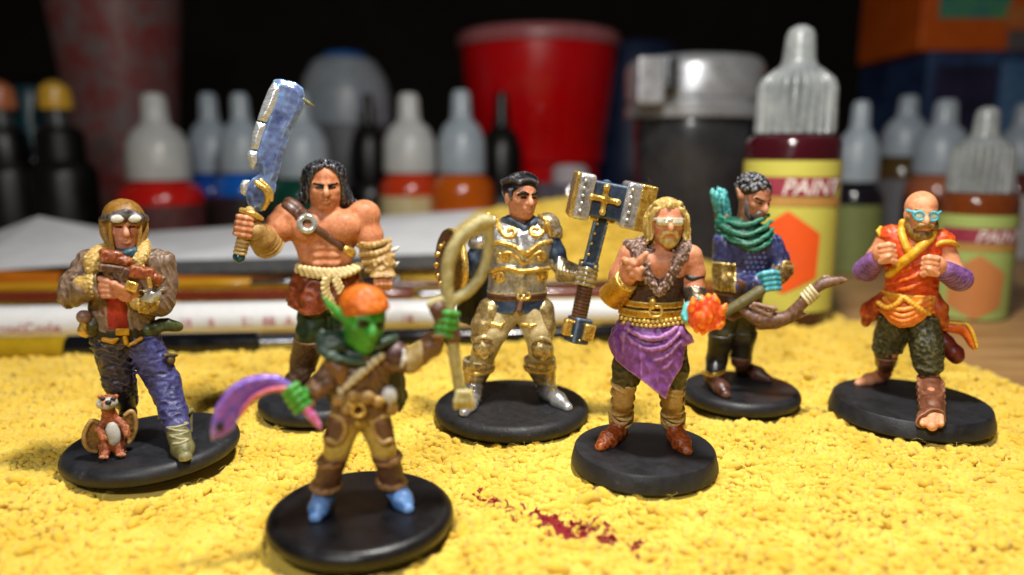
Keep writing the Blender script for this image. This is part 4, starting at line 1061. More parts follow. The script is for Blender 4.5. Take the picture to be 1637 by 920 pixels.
for pts, c0 in (([(158, 676), (146, 674), (136, 690), (135, 706), (142, 718), (154, 722)], (160, 700)), ([(200, 664), (210, 658), (216, 668), (217, 684), (212, 700), (206, 708)], (196, 690))):
    Wg = f.S(); p = catmull([(x, y, d0 - 4, 3.4) for x, y in pts], 4); Wg.c([tuple(q) for q in p], 1.5)
    for q in p[::3]: Wg.c([(c0[0], c0[1], d0 - 8, 3), (q[0], q[1], d0 - 5, 2.4)], 1.5)
    for q in p: Wg.c([(c0[0], c0[1], d0 - 10, 3.5), (q[0], q[1], d0 - 8, 2.2)], 4)
    Wg.build('wing', WG, ot, 1.3)
# --- the long-haired muscular figurine with a raised blue cleaver sword
f = Fig('barbarian_figurine', 'painted figurine of a bare-chested long-haired warrior raising a jagged blue sword', 512, 627, 1.02, 0.3)
FIGS.append(f)
f.base('round', BLACKBASE)
h = f.frame(519, 297, 10, 76, yaw=4, lean=-1, nod=6)
B = f.S()
f.head(B, h, jaw=1.12)
B.c([h(0, -.28, -.08, .24), (520, 345, 0, 24)], 9)
B.l([(520, 335, -2, 40, 22), (520, 352, 0, 58, 30), (520, 375, 0, 54, 32), (520, 405, 0, 42, 28), (522, 430, 0, 40, 27), (522, 470, 0, 42, 27)], 10)
B.e(495, 366, 22, 27, 16, 22, (0, 8, 0), 6).e(548, 364, 22, 28, 16, 23, (0, -8, 0), 6)
for y in (395, 408, 421):
    for sg in (-1, 1): B.e(521 + sg * 11, y, 26, 11, 7, 7, None, 4)
for sg in (-1, 1): B.e(521 + sg * 31, 405, 12, 12, 16, 20, None, 6)
B.c([(521, 380, 34, 1.5), (522, 428, 35, 1.5)], 3, 's')
# sword arm: bent, forearm towards the viewer
B.e(462, 346, 2, 25, 22, 22, None, 6)
B.c([(462, 350, 2, 18), (448, 364, 4, 23), (430, 386, 8, 14)], 6)
B.c([(430, 386, 8, 15), (420, 380, 30, 16), (404, 366, 46, 11)], 6)
B.e(392, 362, 50, 13, 11, 15, (0, 10, 0), 4)
f.grip(B, 391, 362, 48, (14, 78), 13, 4.8, side=1)
# other arm
B.e(582, 344, 2, 26, 23, 24, None, 6)
B.c([(580, 348, 2, 19), (589, 378, 4, 23), (596, 402, 8, 15)], 6)
B.c([(596, 402, 8, 16), (608, 420, 22, 15), (612, 440, 32, 11)], 6)
B.e(613, 448, 34, 14, 12, 15, None, 4)
for i in range(4): B.c([(602 + i * 7, 444, 44, 5), (602 + i * 7, 454, 47, 5), (603 + i * 6.5, 461, 42, 4.6)], 1.2)
# legs
dl = f.g(478, 612); dr = f.g(560, 640)
B.c([(505, 480, 0, 24), (500, 530, 6, 21), (486, 575, dl, 16), (482, 600, dl, 15)], 7)
B.c([(545, 480, 0, 24), (556, 540, 14, 20), (560, 600, dr, 15), (560, 622, dr, 14)], 7)
B.w(.3, 12, 3)
B.build('body', SKIN_ORANGE, f.root, 1.5)
H = h.H
Hr = f.S().e(*h(0, .16, -.12), .40 * H, .40 * H, .38 * H, h.rot, 2)
rs = np.random.RandomState(6)
for a in np.linspace(-1, 1, 15):
    s_ = 1 if a > 0 else -1; aa = abs(a)
    fl = .16 if a > 0 else .0
    Hr.c([h(a * .04, .46, .18 - aa * .1, .05), h(a * .22, .50 - .06 * aa, .12 - aa * .2, .065), h(a * .38, .30, .08 - aa * .25, .07), h(a * .43, .02, -.02 - aa * .2, .075),
          h(a * (.44 + fl * .5), -.24, -.08 - aa * .12, .075), h(a * (.46 + fl), -.34 - .1 * (a > 0), -.1 - aa * .06, .05)], 2, sm=3)
Hr.e(*h(0, -.08, .36), .285 * H, .36 * H, .36 * H, h.rot, 2, 's')
for s_ in (-1, 1):
    for j in range(4):
        e_ = j * .045
        Hr.c([h(s_ * .02, .44 - e_ * .3, .22 - e_, .04), h(s_ * (.17 + e_ * .4), .41 + e_ * .3, .24 - e_ * 1.6, .05), h(s_ * (.29 + e_ * .4), .24, .20 - e_ * 1.6, .05), h(s_ * (.345 + e_ * .5), -.02, .12 - e_ * 1.4, .05),
              h(s_ * (.37 + e_), -.24, .06 - e_, .05), h(s_ * (.40 + e_ * (2.4 if s_ > 0 else .6)), -.36 - e_ * .4, .02 - e_, .035)], 1.0, sm=3)
Hr.w(.8, 8, 4, (1, 1, .3)).w(2.0, 5, 14, (1.2, 1.2, .3), True); Hr.build('hair', BLACKHAIR, f.root, 1.3)
for sg in (-1, 1):
    f.S().c([h(sg * .05, .05, .375, .03), h(sg * .24, .075, .28, .03)], 1).build('eyebrow', BROW, f.root, 1.1)
    f.S().c([h(sg * .08, -.005, .345, .028), h(sg * .19, -.005, .315, .028)], 1).build('eye', BROW, f.root, 1.0)
# shoulder strap and ring
TOR = f.S().add(B)
St = f.S().on(TOR, [(462, 326), (474, 334), (484, 344), (492, 352)], 10, lift=-6, sm=5).on(TOR, [(458, 330), (470, 340), (482, 350)], 8, lift=-5, sm=5); St.build('shoulder_strap', LEATHER, f.root, 1.3)
f.S().on(TOR, [(505, 366), (520, 376), (536, 388), (550, 398), (560, 404)], 6.5, lift=-2.5).build('chest_strap', LEATHER, f.root, 1.3)
f.S().on(TOR, [(553, 399), (562, 405)], 7.5, lift=-2).build('strap_end', GOLD, f.root, 1.2)
Rg = f.S().tor(491, 358, 40, 11, 4.6, (80, 0, 0)); Rg.build('strap_ring', paint('ring_pearl', (0.66, 0.68, 0.66), (0.86, 0.87, 0.85), 9, .25, metal=.6, bump=.1), f.root, 1.2)
# gauntlets
WRAP2 = paint('gauntlet_tan', (0.52, 0.38, 0.19), (0.72, 0.57, 0.33), 9, .5, bump=.3, edge=(0.88, 0.78, 0.54), eamt=.7)
Ga = f.S().c([(428, 388, 14, 23), (418, 380, 30, 20), (408, 368, 44, 15)], 3)
for t in np.linspace(0, 1, 8): Ga.tor(429 - 22 * t, 390 - 22 * t, 13 + 30 * t, 22.5 - 8 * t, 2.6, (48, -28, 0), k=.8)
Ga.build('gauntlet', WRAP2, f.root, 1.3)
Gb = f.S().cover(B, 6, 575, 384, 640, 434)
for t, w_ in ((0, 24), (.3, 23), (.6, 22), (.9, 20)): Gb.c([(598 + 10 * t - w_, 388 + 44 * t + 5, 18 + 14 * t, 4.5), (598 + 12 * t, 392 + 44 * t, 38 + 8 * t, 5), (598 + 12 * t + w_, 388 + 40 * t - 3, 18 + 14 * t, 4.5)], 2, sm=4)
Gb.c([(594, 402, 34, 4), (618, 424, 44, 4)], 2).c([(622, 392, 24, 4), (600, 424, 44, 4)], 2); Gb.w(.8, 7, 3); Gb.build('gauntlet', WRAP2, f.root, 1.3)
for a, b in (((622, 402), (638, 394)), ((622, 426), (638, 419))): f.S().c([(*a, 24, 5), ((a[0] + b[0]) / 2 + 2, (a[1] + b[1]) / 2 + 1, 26, 3.6), (*b, 26, 1.2)], 1).build('gauntlet_spike', paint('bone_white', (0.74, 0.74, 0.72), (0.86, 0.86, 0.84), 8, .35), f.root, 1.2)
# rope belt and loincloth
ROPE = paint('rope_cream', (0.62, 0.52, 0.30), (0.80, 0.71, 0.48), 10, .55, bump=.3, edge=(0.94, 0.88, 0.68), eamt=.7)
def rope(pts, r, step):
    R0 = f.S(); p = catmull(pts, 12); acc = 0
    for i in range(1, len(p)):
        acc += np.linalg.norm(p[i][:2] - p[i - 1][:2])
        if acc > step:
            acc = 0; t = p[i] - p[i - 1]; t = t / (np.linalg.norm(t) + 1e-6); n = np.array([-t[1], t[0]])
            R0.c([(p[i][0] - n[0] * r * .5 - t[0] * r * .45, p[i][1] - n[1] * r * .5 - t[1] * r * .45, p[i][2], r * .62), (p[i][0] + n[0] * r * .5 + t[0] * r * .45, p[i][1] + n[1] * r * .5 + t[1] * r * .45, p[i][2] + 3, r * .62)], .2)
    return R0
rope([(472, 424, 6), (480, 432, 26), (500, 436, 36), (524, 438, 40), (548, 436, 36), (566, 430, 24), (576, 424, 6)], 9, 7).build('rope_belt', ROPE, f.root, 1.3)
rope([(526, 440, 42), (520, 454, 44), (522, 470, 44), (530, 482, 42), (536, 496, 40)], 7, 6).build('rope_end', ROPE, f.root, 1.3)
rope([(534, 440, 42), (540, 454, 44), (546, 468, 44)], 7, 6).build('rope_end', ROPE, f.root, 1.3)
LC = paint('loincloth_rust', (0.36, 0.14, 0.07), (0.54, 0.24, 0.10), 6, .45, bump=.3, edge=(0.74, 0.42, 0.22), eamt=.5)
Lo = f.S().l([(523, 428, 0, 46, 32), (522, 450, 2, 56, 38), (520, 500, 4, 60, 42)], 2, fold=(9, .08, .6)); Lo.w(1.2, 14, 3, (1.4, 1.4, .4)).w(1.6, 12, 13, (1, 1, .6), True)
Lo.add(f.S().l([(522, 450, 0, 44, 28), (520, 520, 2, 50, 36)], 1), 0, 1, 's')
Lo.hem([(450, 480), (466, 488), (485, 497), (510, 495), (530, 482), (556, 484), (580, 470), (600, 466)]); Lo.build('loincloth', LC, f.root, 1.6)
# trousers and fur boots
f.S().cover(B, 4, 455, 480, 600, 562).e(525, 480, 0, 40, 26, 20, k=5).w(2.0, 13, 4).build('trousers', paint('trousers_green', (0.06, 0.13, 0.07), (0.14, 0.24, 0.14), 6, .5, bump=.25, edge=(0.3, 0.42, 0.28), eamt=.5), f.root, 1.7)
FB = paint('boot_fur', (0.30, 0.20, 0.13), (0.48, 0.36, 0.25), 12, .6, bump=.4, edge=(0.7, 0.58, 0.44), eamt=.7)
for x0, x1, ya, heel, toe, ank in ((455, 520, 545, (484, 614), (460, 622), (482, 598, 16)), (530, 590, 560, (560, 636), (566, 654), (560, 620, 16))):
    Fb = f.S().cover(B, 6, x0, ya, x1, heel[1] - 4); foot(f, Fb, heel, toe, ank, 15, 5)
    Fb.w(1.8, 7, 4); Fb.build('boot', FB, f.root, 1.6)
# the sword
sw = empty('jagged_sword', (0, 0, 0)); sw.parent = f.root
def prism(pts, d, th, name, mat, vox=1.3, amp=.0, bev=2.0):
    """a flat blade with its outline, thinning towards the rim"""
    P = np.array([f.P(x, y, d) for x, y in pts]); R = np.array([f.u[1], -f.u[0], 0.0])
    Q = np.stack([P @ R, P[:, 2]], -1); c = P.mean(0); dd = float(c @ f.u); t2 = th / f.s
    def fn(X, Y, Z):
        a = X * R[0] + Y * R[1]; b = Z
        a, b = np.broadcast_arrays(a, b)
        best = np.full(a.shape, 1e9); ins = np.zeros(a.shape, bool)
        n = len(Q)
        for i in range(n):
            p0, p1 = Q[i], Q[(i + 1) % n]; e = p1 - p0
            wx, wy = a - p0[0], b - p0[1]
            t = np.clip((wx * e[0] + wy * e[1]) / (e @ e + 1e-9), 0, 1)
            best = np.minimum(best, (wx - t * e[0]) ** 2 + (wy - t * e[1]) ** 2)
            cr = (p0[1] > b) != (p1[1] > b)
            with np.errstate(divide='ignore', invalid='ignore'):
                xi = p0[0] + (b - p0[1]) / (e[1] if abs(e[1]) > 1e-9 else 1e-9) * e[0]
            ins ^= cr & (a < xi)
        s2 = np.where(ins, -np.sqrt(best), np.sqrt(best))
        dep = np.abs(X * f.u[0] + Y * f.u[1] - dd + 0 * Z)
        thick = np.minimum(t2, t2 * .35 + np.maximum(-s2, 0) * .6)
        return np.maximum(s2, (dep - thick) * .9)
    S_ = f.S(); m = t2 + .02
    S_._add(P.min(0) - m, P.max(0) + m, fn, 0, 'u')
    if amp: S_.w(amp, 9, 3)
    return S_.build(name, mat, sw, vox)
BLADE = paint('blade_blue', (0.30, 0.34, 0.54), (0.50, 0.58, 0.76), 3, .25, metal=.35, bump=.1, edge=(0.62, 0.82, 0.96), eamt=.9, c3=(0.34, 0.60, 0.84))
prism([(437, 128), (452, 127), (472, 132), (484, 141), (488, 152), (487, 168), (482, 181), (474, 195), (467, 209), (460, 227), (455, 245), (450, 261), (447, 277), (441, 292), (441, 306), (436, 318), (428, 330), (420, 338), (402, 340), (396, 326), (392, 310), (396, 296), (404, 286), (414, 278), (412, 268), (406, 262), (404, 246), (408, 232), (414, 214), (420, 196), (428, 172), (434, 150)], 46, 8, 'blade', BLADE, amp=1.2)
EDG = paint('edge_silver', (0.70, 0.73, 0.76), (0.90, 0.92, 0.93), 12, .28, metal=.6, bump=.3, stretch=(1, 1, 3))
prism([(437, 131), (453, 140), (447, 162), (438, 182), (427, 197), (411, 192), (420, 166), (429, 144)], 48, 10, 'sharp_edge', EDG)
prism([(410, 194), (427, 199), (420, 220), (415, 240), (400, 238), (403, 216)], 48, 10, 'sharp_edge', EDG)
prism([(399, 240), (414, 243), (411, 262), (405, 272), (399, 264), (394, 248)], 48, 10, 'sharp_edge', EDG)
prism([(388, 288), (400, 288), (396, 304), (392, 314), (384, 308), (384, 296)], 48, 9, 'sharp_edge', EDG)
f.S().c([(484, 160, 46, 5), (494, 166, 46, 3), (504, 171, 46, 1)], 2).build('blade_spike', paint('spike_olive', (0.36, 0.36, 0.26), (0.5, 0.5, 0.38), 8, .4, metal=.4), sw, 1.2)
f.S().c([(410, 292, 56, 4), (424, 304, 58, 4), (428, 318, 56, 4), (422, 334, 52, 3)], 1, sm=5).build('guard_horn', GOLD, sw, 1.2)
f.S().c([(416, 288, 54, 3), (432, 304, 55, 3), (434, 320, 54, 3)], 1, sm=5).build('guard_horn', GOLD, sw, 1.2)
f.S().c([(386, 336, 52, 4), (404, 342, 58, 4.5), (418, 350, 52, 3.6)], 1, sm=5).build('guard_horn', GOLD, sw, 1.2)
Hn = f.S().c([(400, 338, 48, 8), (392, 362, 48, 8), (384, 404, 48, 7.5)], 1)
for t in np.linspace(0, 1, 11): Hn.tor(399 - 15 * t, 342 + 62 * t, 48, 7.6, 2.6, (4, 12, 0), k=.6)
Hn.build('handle', WRAP2, sw, 1.2)
f.S().e(382, 411, 48, 9, 9, 8, (0, 12, 0), 2).c([(382, 416, 48, 4)], 3).build('pommel', paint('pommel_teal', (0.10, 0.24, 0.30), (0.20, 0.42, 0.50), 7, .25, metal=.4, bump=.1), sw, 1.2)
# --- the green goblin in front with a purple curved blade and a big wooden sling
f = Fig('goblin_figurine', 'painted green-skinned goblin figurine with orange cap and blue shoes, nearest the camera', 577, 810, 1.06, 0.24)
FIGS.append(f)
f.base('round', paint('base_gloss_black', (0.035, 0.036, 0.045), (0.055, 0.056, 0.068), 3.0, .42, bump=.2, bsc=30))
h = f.frame(581, 512, 14, 96, yaw=24, lean=6, nod=10)
GR = paint('skin_green', (0.10, 0.40, 0.08), (0.25, 0.60, 0.17), 5, .45, sss=.1, bump=.15, edge=(0.4, 0.75, 0.4), eamt=.5)
B = f.S()
f.head(B, h, nose=1.25, jaw=1.12, ears=False, mouth=True)
B.c([h(0, -.42, .26, .1), h(0, -.5, .28, .05)], 5)
B.c([h(-.32, 0, -.02, .09), h(-.44, .06, -.10, .075), h(-.58, .16, -.16, .05), h(-.72, .30, -.2, .018)], 4)
B.c([h(0, -.25, -.08, .17), (574, 572, 0, 20)], 7)
B.l([(574, 568, 0, 34, 20), (574, 590, 0, 42, 28), (574, 630, 0, 36, 26), (576, 665, 0, 38, 26)], 8)
B.c([(540, 585, 0, 15), (516, 612, 8, 13), (498, 624, 20, 11), (484, 632, 28, 10)], 5)
B.c([(616, 578, 0, 14), (655, 578, 6, 13), (690, 552, 10, 12), (706, 530, 14, 10)], 5)
B.e(474, 638, 32, 15, 12, 17, (0, -20, 0), 4)
f.grip(B, 474, 636, 32, (-20, 30), 13, 6, side=-1)
B.e(710, 520, 16, 13, 12, 18, (0, 10, 0), 4)
f.grip(B, 714, 518, 16, (8, 60), 15, 6, side=1)
dl, dr = f.g(520, 812), f.g(636, 800)
B.c([(556, 672, 0, 20), (540, 715, 8, 16), (526, 760, dl * .6, 13), (520, 790, dl, 12)], 6)
B.c([(596, 672, 0, 20), (612, 715, 8, 16), (624, 755, dr * .6, 13), (632, 784, dr, 12)], 6)
B.build('body', GR, f.root, 1.8)
H = h.H
f.S().e(*h(0, .22, -.07), .39 * H, .44 * H, .34 * H, h.rot, 2).half(h(0, .16, .2), (.1, -.1, -1), 2).w(1.0, 14, 3).w(2.6, 9, 13, (1, 1, .6), True).build('cap', paint('cap_orange', (0.68, 0.30, 0.04), (0.84, 0.45, 0.09), 6, .5, bump=.25), f.root, 1.6)
for sg in (-1, 1): f.S().e(*h(sg * .14, -.005, .335), .10 * H, .045 * H, .065 * H, h.rot).build('eye', paint('eye_socket_shade', (0.10, 0.05, 0.02), (0.16, 0.09, 0.03), 6, .4), f.root, 1.3)  # oversized dark eyes put the shade of the sockets into colour
# hood and cloak
HG = paint('hood_green', (0.08, 0.14, 0.10), (0.16, 0.25, 0.19), 6, .45, bump=.25, edge=(0.34, 0.46, 0.4), eamt=.6)
Hd = f.S().e(574, 562, -4, 50, 36, 22, None, 2).e(*h(0, -.15, .05), 30, 34, 36, None, 3, 's')
Hd.c([(514, 530, 10, 5), (514, 562, 24, 6), (545, 575, 38, 6), (580, 580, 40, 5)], 3, sm=4).c([(602, 552, 30, 8), (620, 545, 20, 8), (632, 540, 6, 6)], 4, sm=4)
Hd.e(534, 552, 12, 26, 20, 24, None, 6).c([(526, 545, 36, 8), (540, 548, 38, 7)], 4, 's'); Hd.w(1.2, 14, 3).w(1.4, 14, 13, (1, 1, 1), True); Hd.build('hood', HG, f.root, 1.8)
CKG = paint('cloak_olive', (0.12, 0.12, 0.05), (0.22, 0.21, 0.10), 6, .5, bump=.25, edge=(0.4, 0.4, 0.22), eamt=.5)
Ck = f.S().l([(578, 560, -24, 50, 10), (584, 600, -32, 60, 12), (588, 640, -36, 62, 14), (588, 676, -38, 62, 14)], 2, fold=(9, .12, .8)); Ck.w(1.5, 16, 4, (1, 1, .3))
Ck.hem([(510, 640), (530, 660), (560, 668), (600, 660), (630, 662), (642, 672), (655, 650)]); Ck.build('cloak', CKG, f.root, 2.0)
# jerkin
JB = paint('jerkin_brown', (0.30, 0.20, 0.13), (0.48, 0.34, 0.22), 7, .48, bump=.3, edge=(0.62, 0.46, 0.3), eamt=.5)
J = f.S().cover(B, 5, 500, 566, 660, 668).l([(575, 566, 0, 40, 24), (575, 590, 0, 47, 33), (576, 630, 0, 41, 31), (577, 662, 0, 43, 31)], 3)
J.c([(540, 586, 0, 19), (518, 610, 8, 17), (500, 622, 18, 14)], 5); J.w(1.2, 14, 4).w(1.8, 14, 14, (1, 1, 1), True); J.build('jerkin', JB, f.root, 1.8)
f.S().c([(530, 580, 20, 12), (544, 592, 28, 12), (548, 612, 30, 8)], 4).w(1.2, 12, 2).build('shoulder_fold', paint('fold_tan', (0.42, 0.28, 0.14), (0.56, 0.39, 0.22), 7, .5), f.root, 1.8)
PD = paint('pad_plum', (0.22, 0.13, 0.13), (0.36, 0.24, 0.24), 7, .45, bump=.25, edge=(0.58, 0.46, 0.46), eamt=.5)
f.S().e(632, 565, 8, 20, 20, 20, None, 3).w(1.2, 12, 2).build('shoulder_pad', PD, f.root, 1.7)
f.S().c([(646, 560, 22, 3), (646, 576, 24, 5), (642, 586, 22, 3)], 2).build('pad_edge', paint('edge_white', (0.74, 0.73, 0.70), (0.84, 0.83, 0.8), 7, .35), f.root, 1.5)
f.S().cover(B, 6, 648, 545, 674, 600).w(1, 12, 2).build('sleeve', paint('sleeve_tan', (0.52, 0.43, 0.24), (0.66, 0.57, 0.36), 7, .5, bump=.25, edge=(0.82, 0.74, 0.52)), f.root, 1.8)
f.S().cover(B, 6, 672, 528, 706, 600).c([(676, 560, 18, 6), (684, 572, 18, 6)], 3).w(2, 12, 5).build('forearm_wrap', JB, f.root, 1.7)
f.S().c([(524, 612, 16, 16), (506, 624, 24, 14)], 3).w(2, 10, 5).build('forearm_wrap', JB, f.root, 1.8)
# bandolier of pouches
BE = paint('bandolier_bone', (0.54, 0.46, 0.30), (0.72, 0.66, 0.50), 9, .45, bump=.2, edge=(0.92, 0.88, 0.76), eamt=.7)
for i in range(8):
    t = i / 7.0
    f.S().dots(J, [(608 - 62 * t, 568 + 56 * t)], 8.6 - 1.2 * t, lift=1).w(.8, 8, i).build('bandolier_bead', BE, f.root, 1.6)
TN = paint('pouch_tan', (0.44, 0.31, 0.14), (0.62, 0.47, 0.25), 8, .48, bump=.3, edge=(0.8, 0.68, 0.42), eamt=.6)
f.S().l([(577, 640, 0, 46, 34), (578, 660, 0, 47, 35)], 2).w(1.6, 12, 2).build('belt', JB, f.root, 1.8)
for x, y, d, r in ((544, 640, 30, 12), (566, 634, 38, 12), (586, 636, 38, 13), (556, 654, 36, 10), (604, 642, 32, 11)):
    f.S().e(x, y, d, r, 9, r * .85, None, 2).w(1, 10, 3).build('pouch', TN, f.root, 1.7)
f.S().tor(573, 656, 44, 9, 3, (80, 0, 0)).c([(556, 644, 44, 3), (566, 650, 46, 3)], 2).build('belt_buckle', GOLD, f.root, 1.5)
f.S().e(623, 632, 18, 13, 11, 15, (0, -10, 0), 2).w(.8, 12, 2).build('money_bag', paint('bag_white', (0.66, 0.66, 0.66), (0.80, 0.80, 0.78), 6, .4), f.root, 1.7)
f.S().e(626, 652, 16, 11, 10, 13, (0, -10, 0), 2).w(.8, 12, 2).build('pouch', TN, f.root, 1.7)
# breeches, thigh guards, boots
YB = paint('breeches_ochre', (0.58, 0.48, 0.18), (0.74, 0.64, 0.34), 6, .5, bump=.25, edge=(0.82, 0.74, 0.46), eamt=.5)
f.S().cover(B, 4, 495, 655, 660, 745).e(576, 668, 2, 38, 27, 16, k=5).w(1.6, 14, 3).build('breeches', YB, f.root, 1.8)
TG = paint('guard_brown', (0.28, 0.18, 0.12), (0.42, 0.28, 0.19), 7, .48, bump=.25, edge=(0.62, 0.46, 0.32), eamt=.5)
for pts, rim in (([(544, 676, 10, 20), (534, 700, 14, 17)], [(530, 662), (548, 672), (552, 690), (540, 708), (524, 702)]), ([(606, 676, 10, 20), (614, 700, 14, 17)], [(620, 664), (598, 674), (598, 690), (610, 708), (624, 704)])):
    Tg = f.S().c(pts, 3).w(.8, 12, 2); Tg.build('thigh_guard', TG, f.root, 1.7)
    f.S().on(Tg, rim, 4).build('guard_rim', TN, f.root, 1.5)
FU = paint('boot_fur_brown', (0.36, 0.24, 0.12), (0.54, 0.38, 0.22), 10, .55, bump=.35, edge=(0.72, 0.55, 0.36), eamt=.6)
BL = paint('shoe_blue', (0.20, 0.38, 0.64), (0.44, 0.62, 0.86), 7, .42, bump=.25, edge=(0.62, 0.76, 0.94), eamt=.6, c3=(0.10, 0.12, 0.16))
def dtop(x, y):                                         # depth of the shin at that height
    if x < 577: return float(np.interp(y, [672, 715, 760, 790], [0, 8, dl * .6, dl]))
    return float(np.interp(y, [672, 715, 755, 784], [0, 8, dr * .6, dr]))
for x0, x1, ya, yb, heel, toe, ank in ((530, 521, 738, 776, (520, 806), (505, 834), (520, 788, 14)), (620, 626, 734, 770, (632, 796), (652, 820), (630, 782, 14))):
    d1 = f.g(*heel); xm = (x0 + x1) / 2
    dA, dB = dtop(x0, ya), dtop(x1, yb)
    Bt = f.S().cover(B, 6, min(x0, x1) - 30, ya - 8, max(x0, x1) + 30, yb + 4).c([(x0, ya - 2, dA, 19), (x1, yb, dB, 20)], 3); Bt.w(1.2, 12, 3); Bt.build('boot_shaft', TG, f.root, 1.7)
    f.S().tor(x0, ya - 2, dA, 18, 6.5, (8, -6, 0)).w(2, 9, 2).build('fur_cuff', FU, f.root, 1.6)
    f.S().tor(x1, yb, dB, 20, 6, (8, 4, 0)).w(2, 9, 4).build('fur_cuff', FU, f.root, 1.6)
    Sh = f.S().cover(B, 4, heel[0] - 26, yb, heel[0] + 26, heel[1] - 6); foot(f, Sh, heel, toe, ank, 17, 6); Sh.w(1.2, 12, 3); Sh.build('shoe', BL, f.root, 1.7)
# curved purple blade
kb = empty('curved_blade', (0, 0, 0)); kb.parent = f.root
def arcblade(outer, inner, d0, d1, th):
    S_ = f.S(); n = 36
    o = catmull(outer, 12); i_ = catmull(inner, 12)
    o = o[np.linspace(0, len(o) - 1, n).astype(int)]; i_ = i_[np.linspace(0, len(i_) - 1, n).astype(int)]
    for a in range(n):
        t = a / (n - 1); w = np.linalg.norm(o[a] - i_[a]); r = max(2.0, min(th, w * .3))
        oo = o[a] + (i_[a] - o[a]) * (r / max(w, 1e-3)); ii2 = i_[a] + (o[a] - i_[a]) * (1.5 / max(w, 1e-3))
        d = d0 + (d1 - d0) * t
        S_.c([(oo[0], oo[1], d, r), (ii2[0], ii2[1], d, 1.8)], 3)
    return S_
PB = paint('blade_violet', (0.26, 0.26, 0.74), (0.62, 0.36, 0.78), 3, .35, bump=.25, edge=(0.80, 0.70, 0.95), eamt=.6, c3=(0.80, 0.34, 0.58), metal=.2)
Ab = arcblade([(474, 618), (450, 606), (434, 600), (405, 602), (380, 612), (362, 627), (350, 645), (341, 664), (338, 684), (338, 703)], [(472, 630), (456, 628), (442, 627), (426, 630), (415, 635), (403, 642), (394, 652), (384, 668), (370, 690), (342, 704)], 34, 40, 7)
Ab.w(1.2, 12, 3); Ab.build('blade', PB, kb, 1.6)
f.S().e(351, 681, 46, 5, 6, 8, (0, 20, 0)).build('blade_notch', paint('notch_dark', (0.10, 0.06, 0.09), (0.14, 0.08, 0.1), 6, .5), kb, 1.4)
f.S().c([(470, 623, 38, 5), (445, 622, 42, 4), (420, 628, 44, 4), (400, 642, 44, 4), (384, 664, 44, 3)], 1, sm=4).w(.8, 9, 3).build('blade_ridge', paint('ridge_crimson', (0.66, 0.20, 0.26), (0.78, 0.32, 0.36), 7, .4, edge=(0.92, 0.6, 0.6)), kb, 1.4)
f.S().c([(470, 622, 36, 6), (482, 640, 38, 6.5), (490, 652, 40, 7)], 2).build('handle', paint('handle_cream', (0.60, 0.52, 0.44), (0.72, 0.65, 0.56), 8, .5), kb, 1.4)
f.S().c([(486, 648, 40, 7), (498, 664, 44, 7), (508, 678, 46, 5), (513, 686, 46, 2.5)], 2).build('pommel_spike', paint('spike_pink', (0.62, 0.28, 0.56), (0.86, 0.36, 0.42), 5, .38, edge=(0.85, 0.7, 0.95)), kb, 1.4)
# wooden sling: a long staff ending in a loop
sl = empty('wooden_sling', (0, 0, 0)); sl.parent = f.root
WD = paint('sling_wood', (0.54, 0.50, 0.29), (0.76, 0.71, 0.49), 8, .5, bump=.35, edge=(0.84, 0.8, 0.6), eamt=.6, c3=(0.32, 0.28, 0.15))
S1 = f.S().c([(738, 640, 12, 11), (734, 618, 14, 9), (728, 580, 16, 9.5), (723, 540, 16, 9.5), (717, 490, 14, 10), (715, 450, 12, 10), (718, 418, 10, 10.5), (730, 390, 8, 11), (750, 368, 6, 11.5), (772, 355, 6, 11), (782, 354, 6, 9)], 3, sm=5)
S1.c([(784, 358, 4, 7), (782, 385, -2, 8), (778, 415, -4, 8.5), (768, 443, -2, 9), (750, 464, 2, 9), (732, 476, 8, 9), (716, 488, 12, 9)], 4, sm=5); S1.w(1.2, 12, 5, (1, 1, .5)); S1.build('staff', WD, sl, 1.5)
Kb = f.S().e(741, 636, 14, 15, 13, 17, None, 4)
for a in (-12, -4, 5, 13): Kb.c([(741 + a * .7, 628, 24, 5), (741 + a, 642, 26, 5), (741 + a * 1.05, 652, 20, 4)], 2)
Kb.w(.8, 10, 2); Kb.build('knob', WD, sl, 1.6)
GRB = paint('grip_leather', (0.26, 0.15, 0.11), (0.38, 0.24, 0.18), 8, .48, bump=.3, edge=(0.6, 0.46, 0.38), eamt=.5)
f.S().c([(700, 494, 18, 14), (712, 516, 18, 15), (724, 538, 18, 13)], 2).w(1.4, 12, 4).build('grip', GRB, sl, 1.6)
f.S().c([(690, 488, 16, 8), (706, 480, 16, 7), (716, 486, 16, 6)], 3, sm=4).build('grip_cord', WD, sl, 1.5)
# --- the figurine in silver and gold armour with a war hammer and a round shield
f = Fig('armoured_figurine', 'painted figurine in silver and gold plate armour holding up a blue war hammer', 818, 641, 1.255, 0.27)
FIGS.append(f)
f.base('round', BLACKSPECK)
h = f.frame(833, 316, 4, 70, yaw=32, lean=2)
B = f.S()
f.head(B, h, smile=.02)
B.c([h(0, -.25, -.08, .2), (831, 364, 0, 17)], 6)
B.l([(830, 360, 0, 26, 16), (830, 385, 0, 46, 24), (828, 430, 0, 40, 22), (826, 470, 0, 38, 22), (826, 492, 0, 42, 22)], 8)
B.c([(806, 496, 0, 21), (776, 552, 12, 15), (762, 600, 0, 11), (757, 625, -5, 10)], 6)
B.c([(846, 496, 0, 21), (864, 552, 12, 15), (872, 600, 0, 11), (876, 622, -5, 10)], 6)
B.c([(872, 376, 0, 15), (890, 412, 6, 12), (905, 432, 18, 9), (932, 440, 26, 8)], 5)
B.c([(778, 376, 0, 15), (760, 418, 8, 12), (748, 440, 8, 9)], 5)
B.build('body', SKIN, f.root, 1.5)
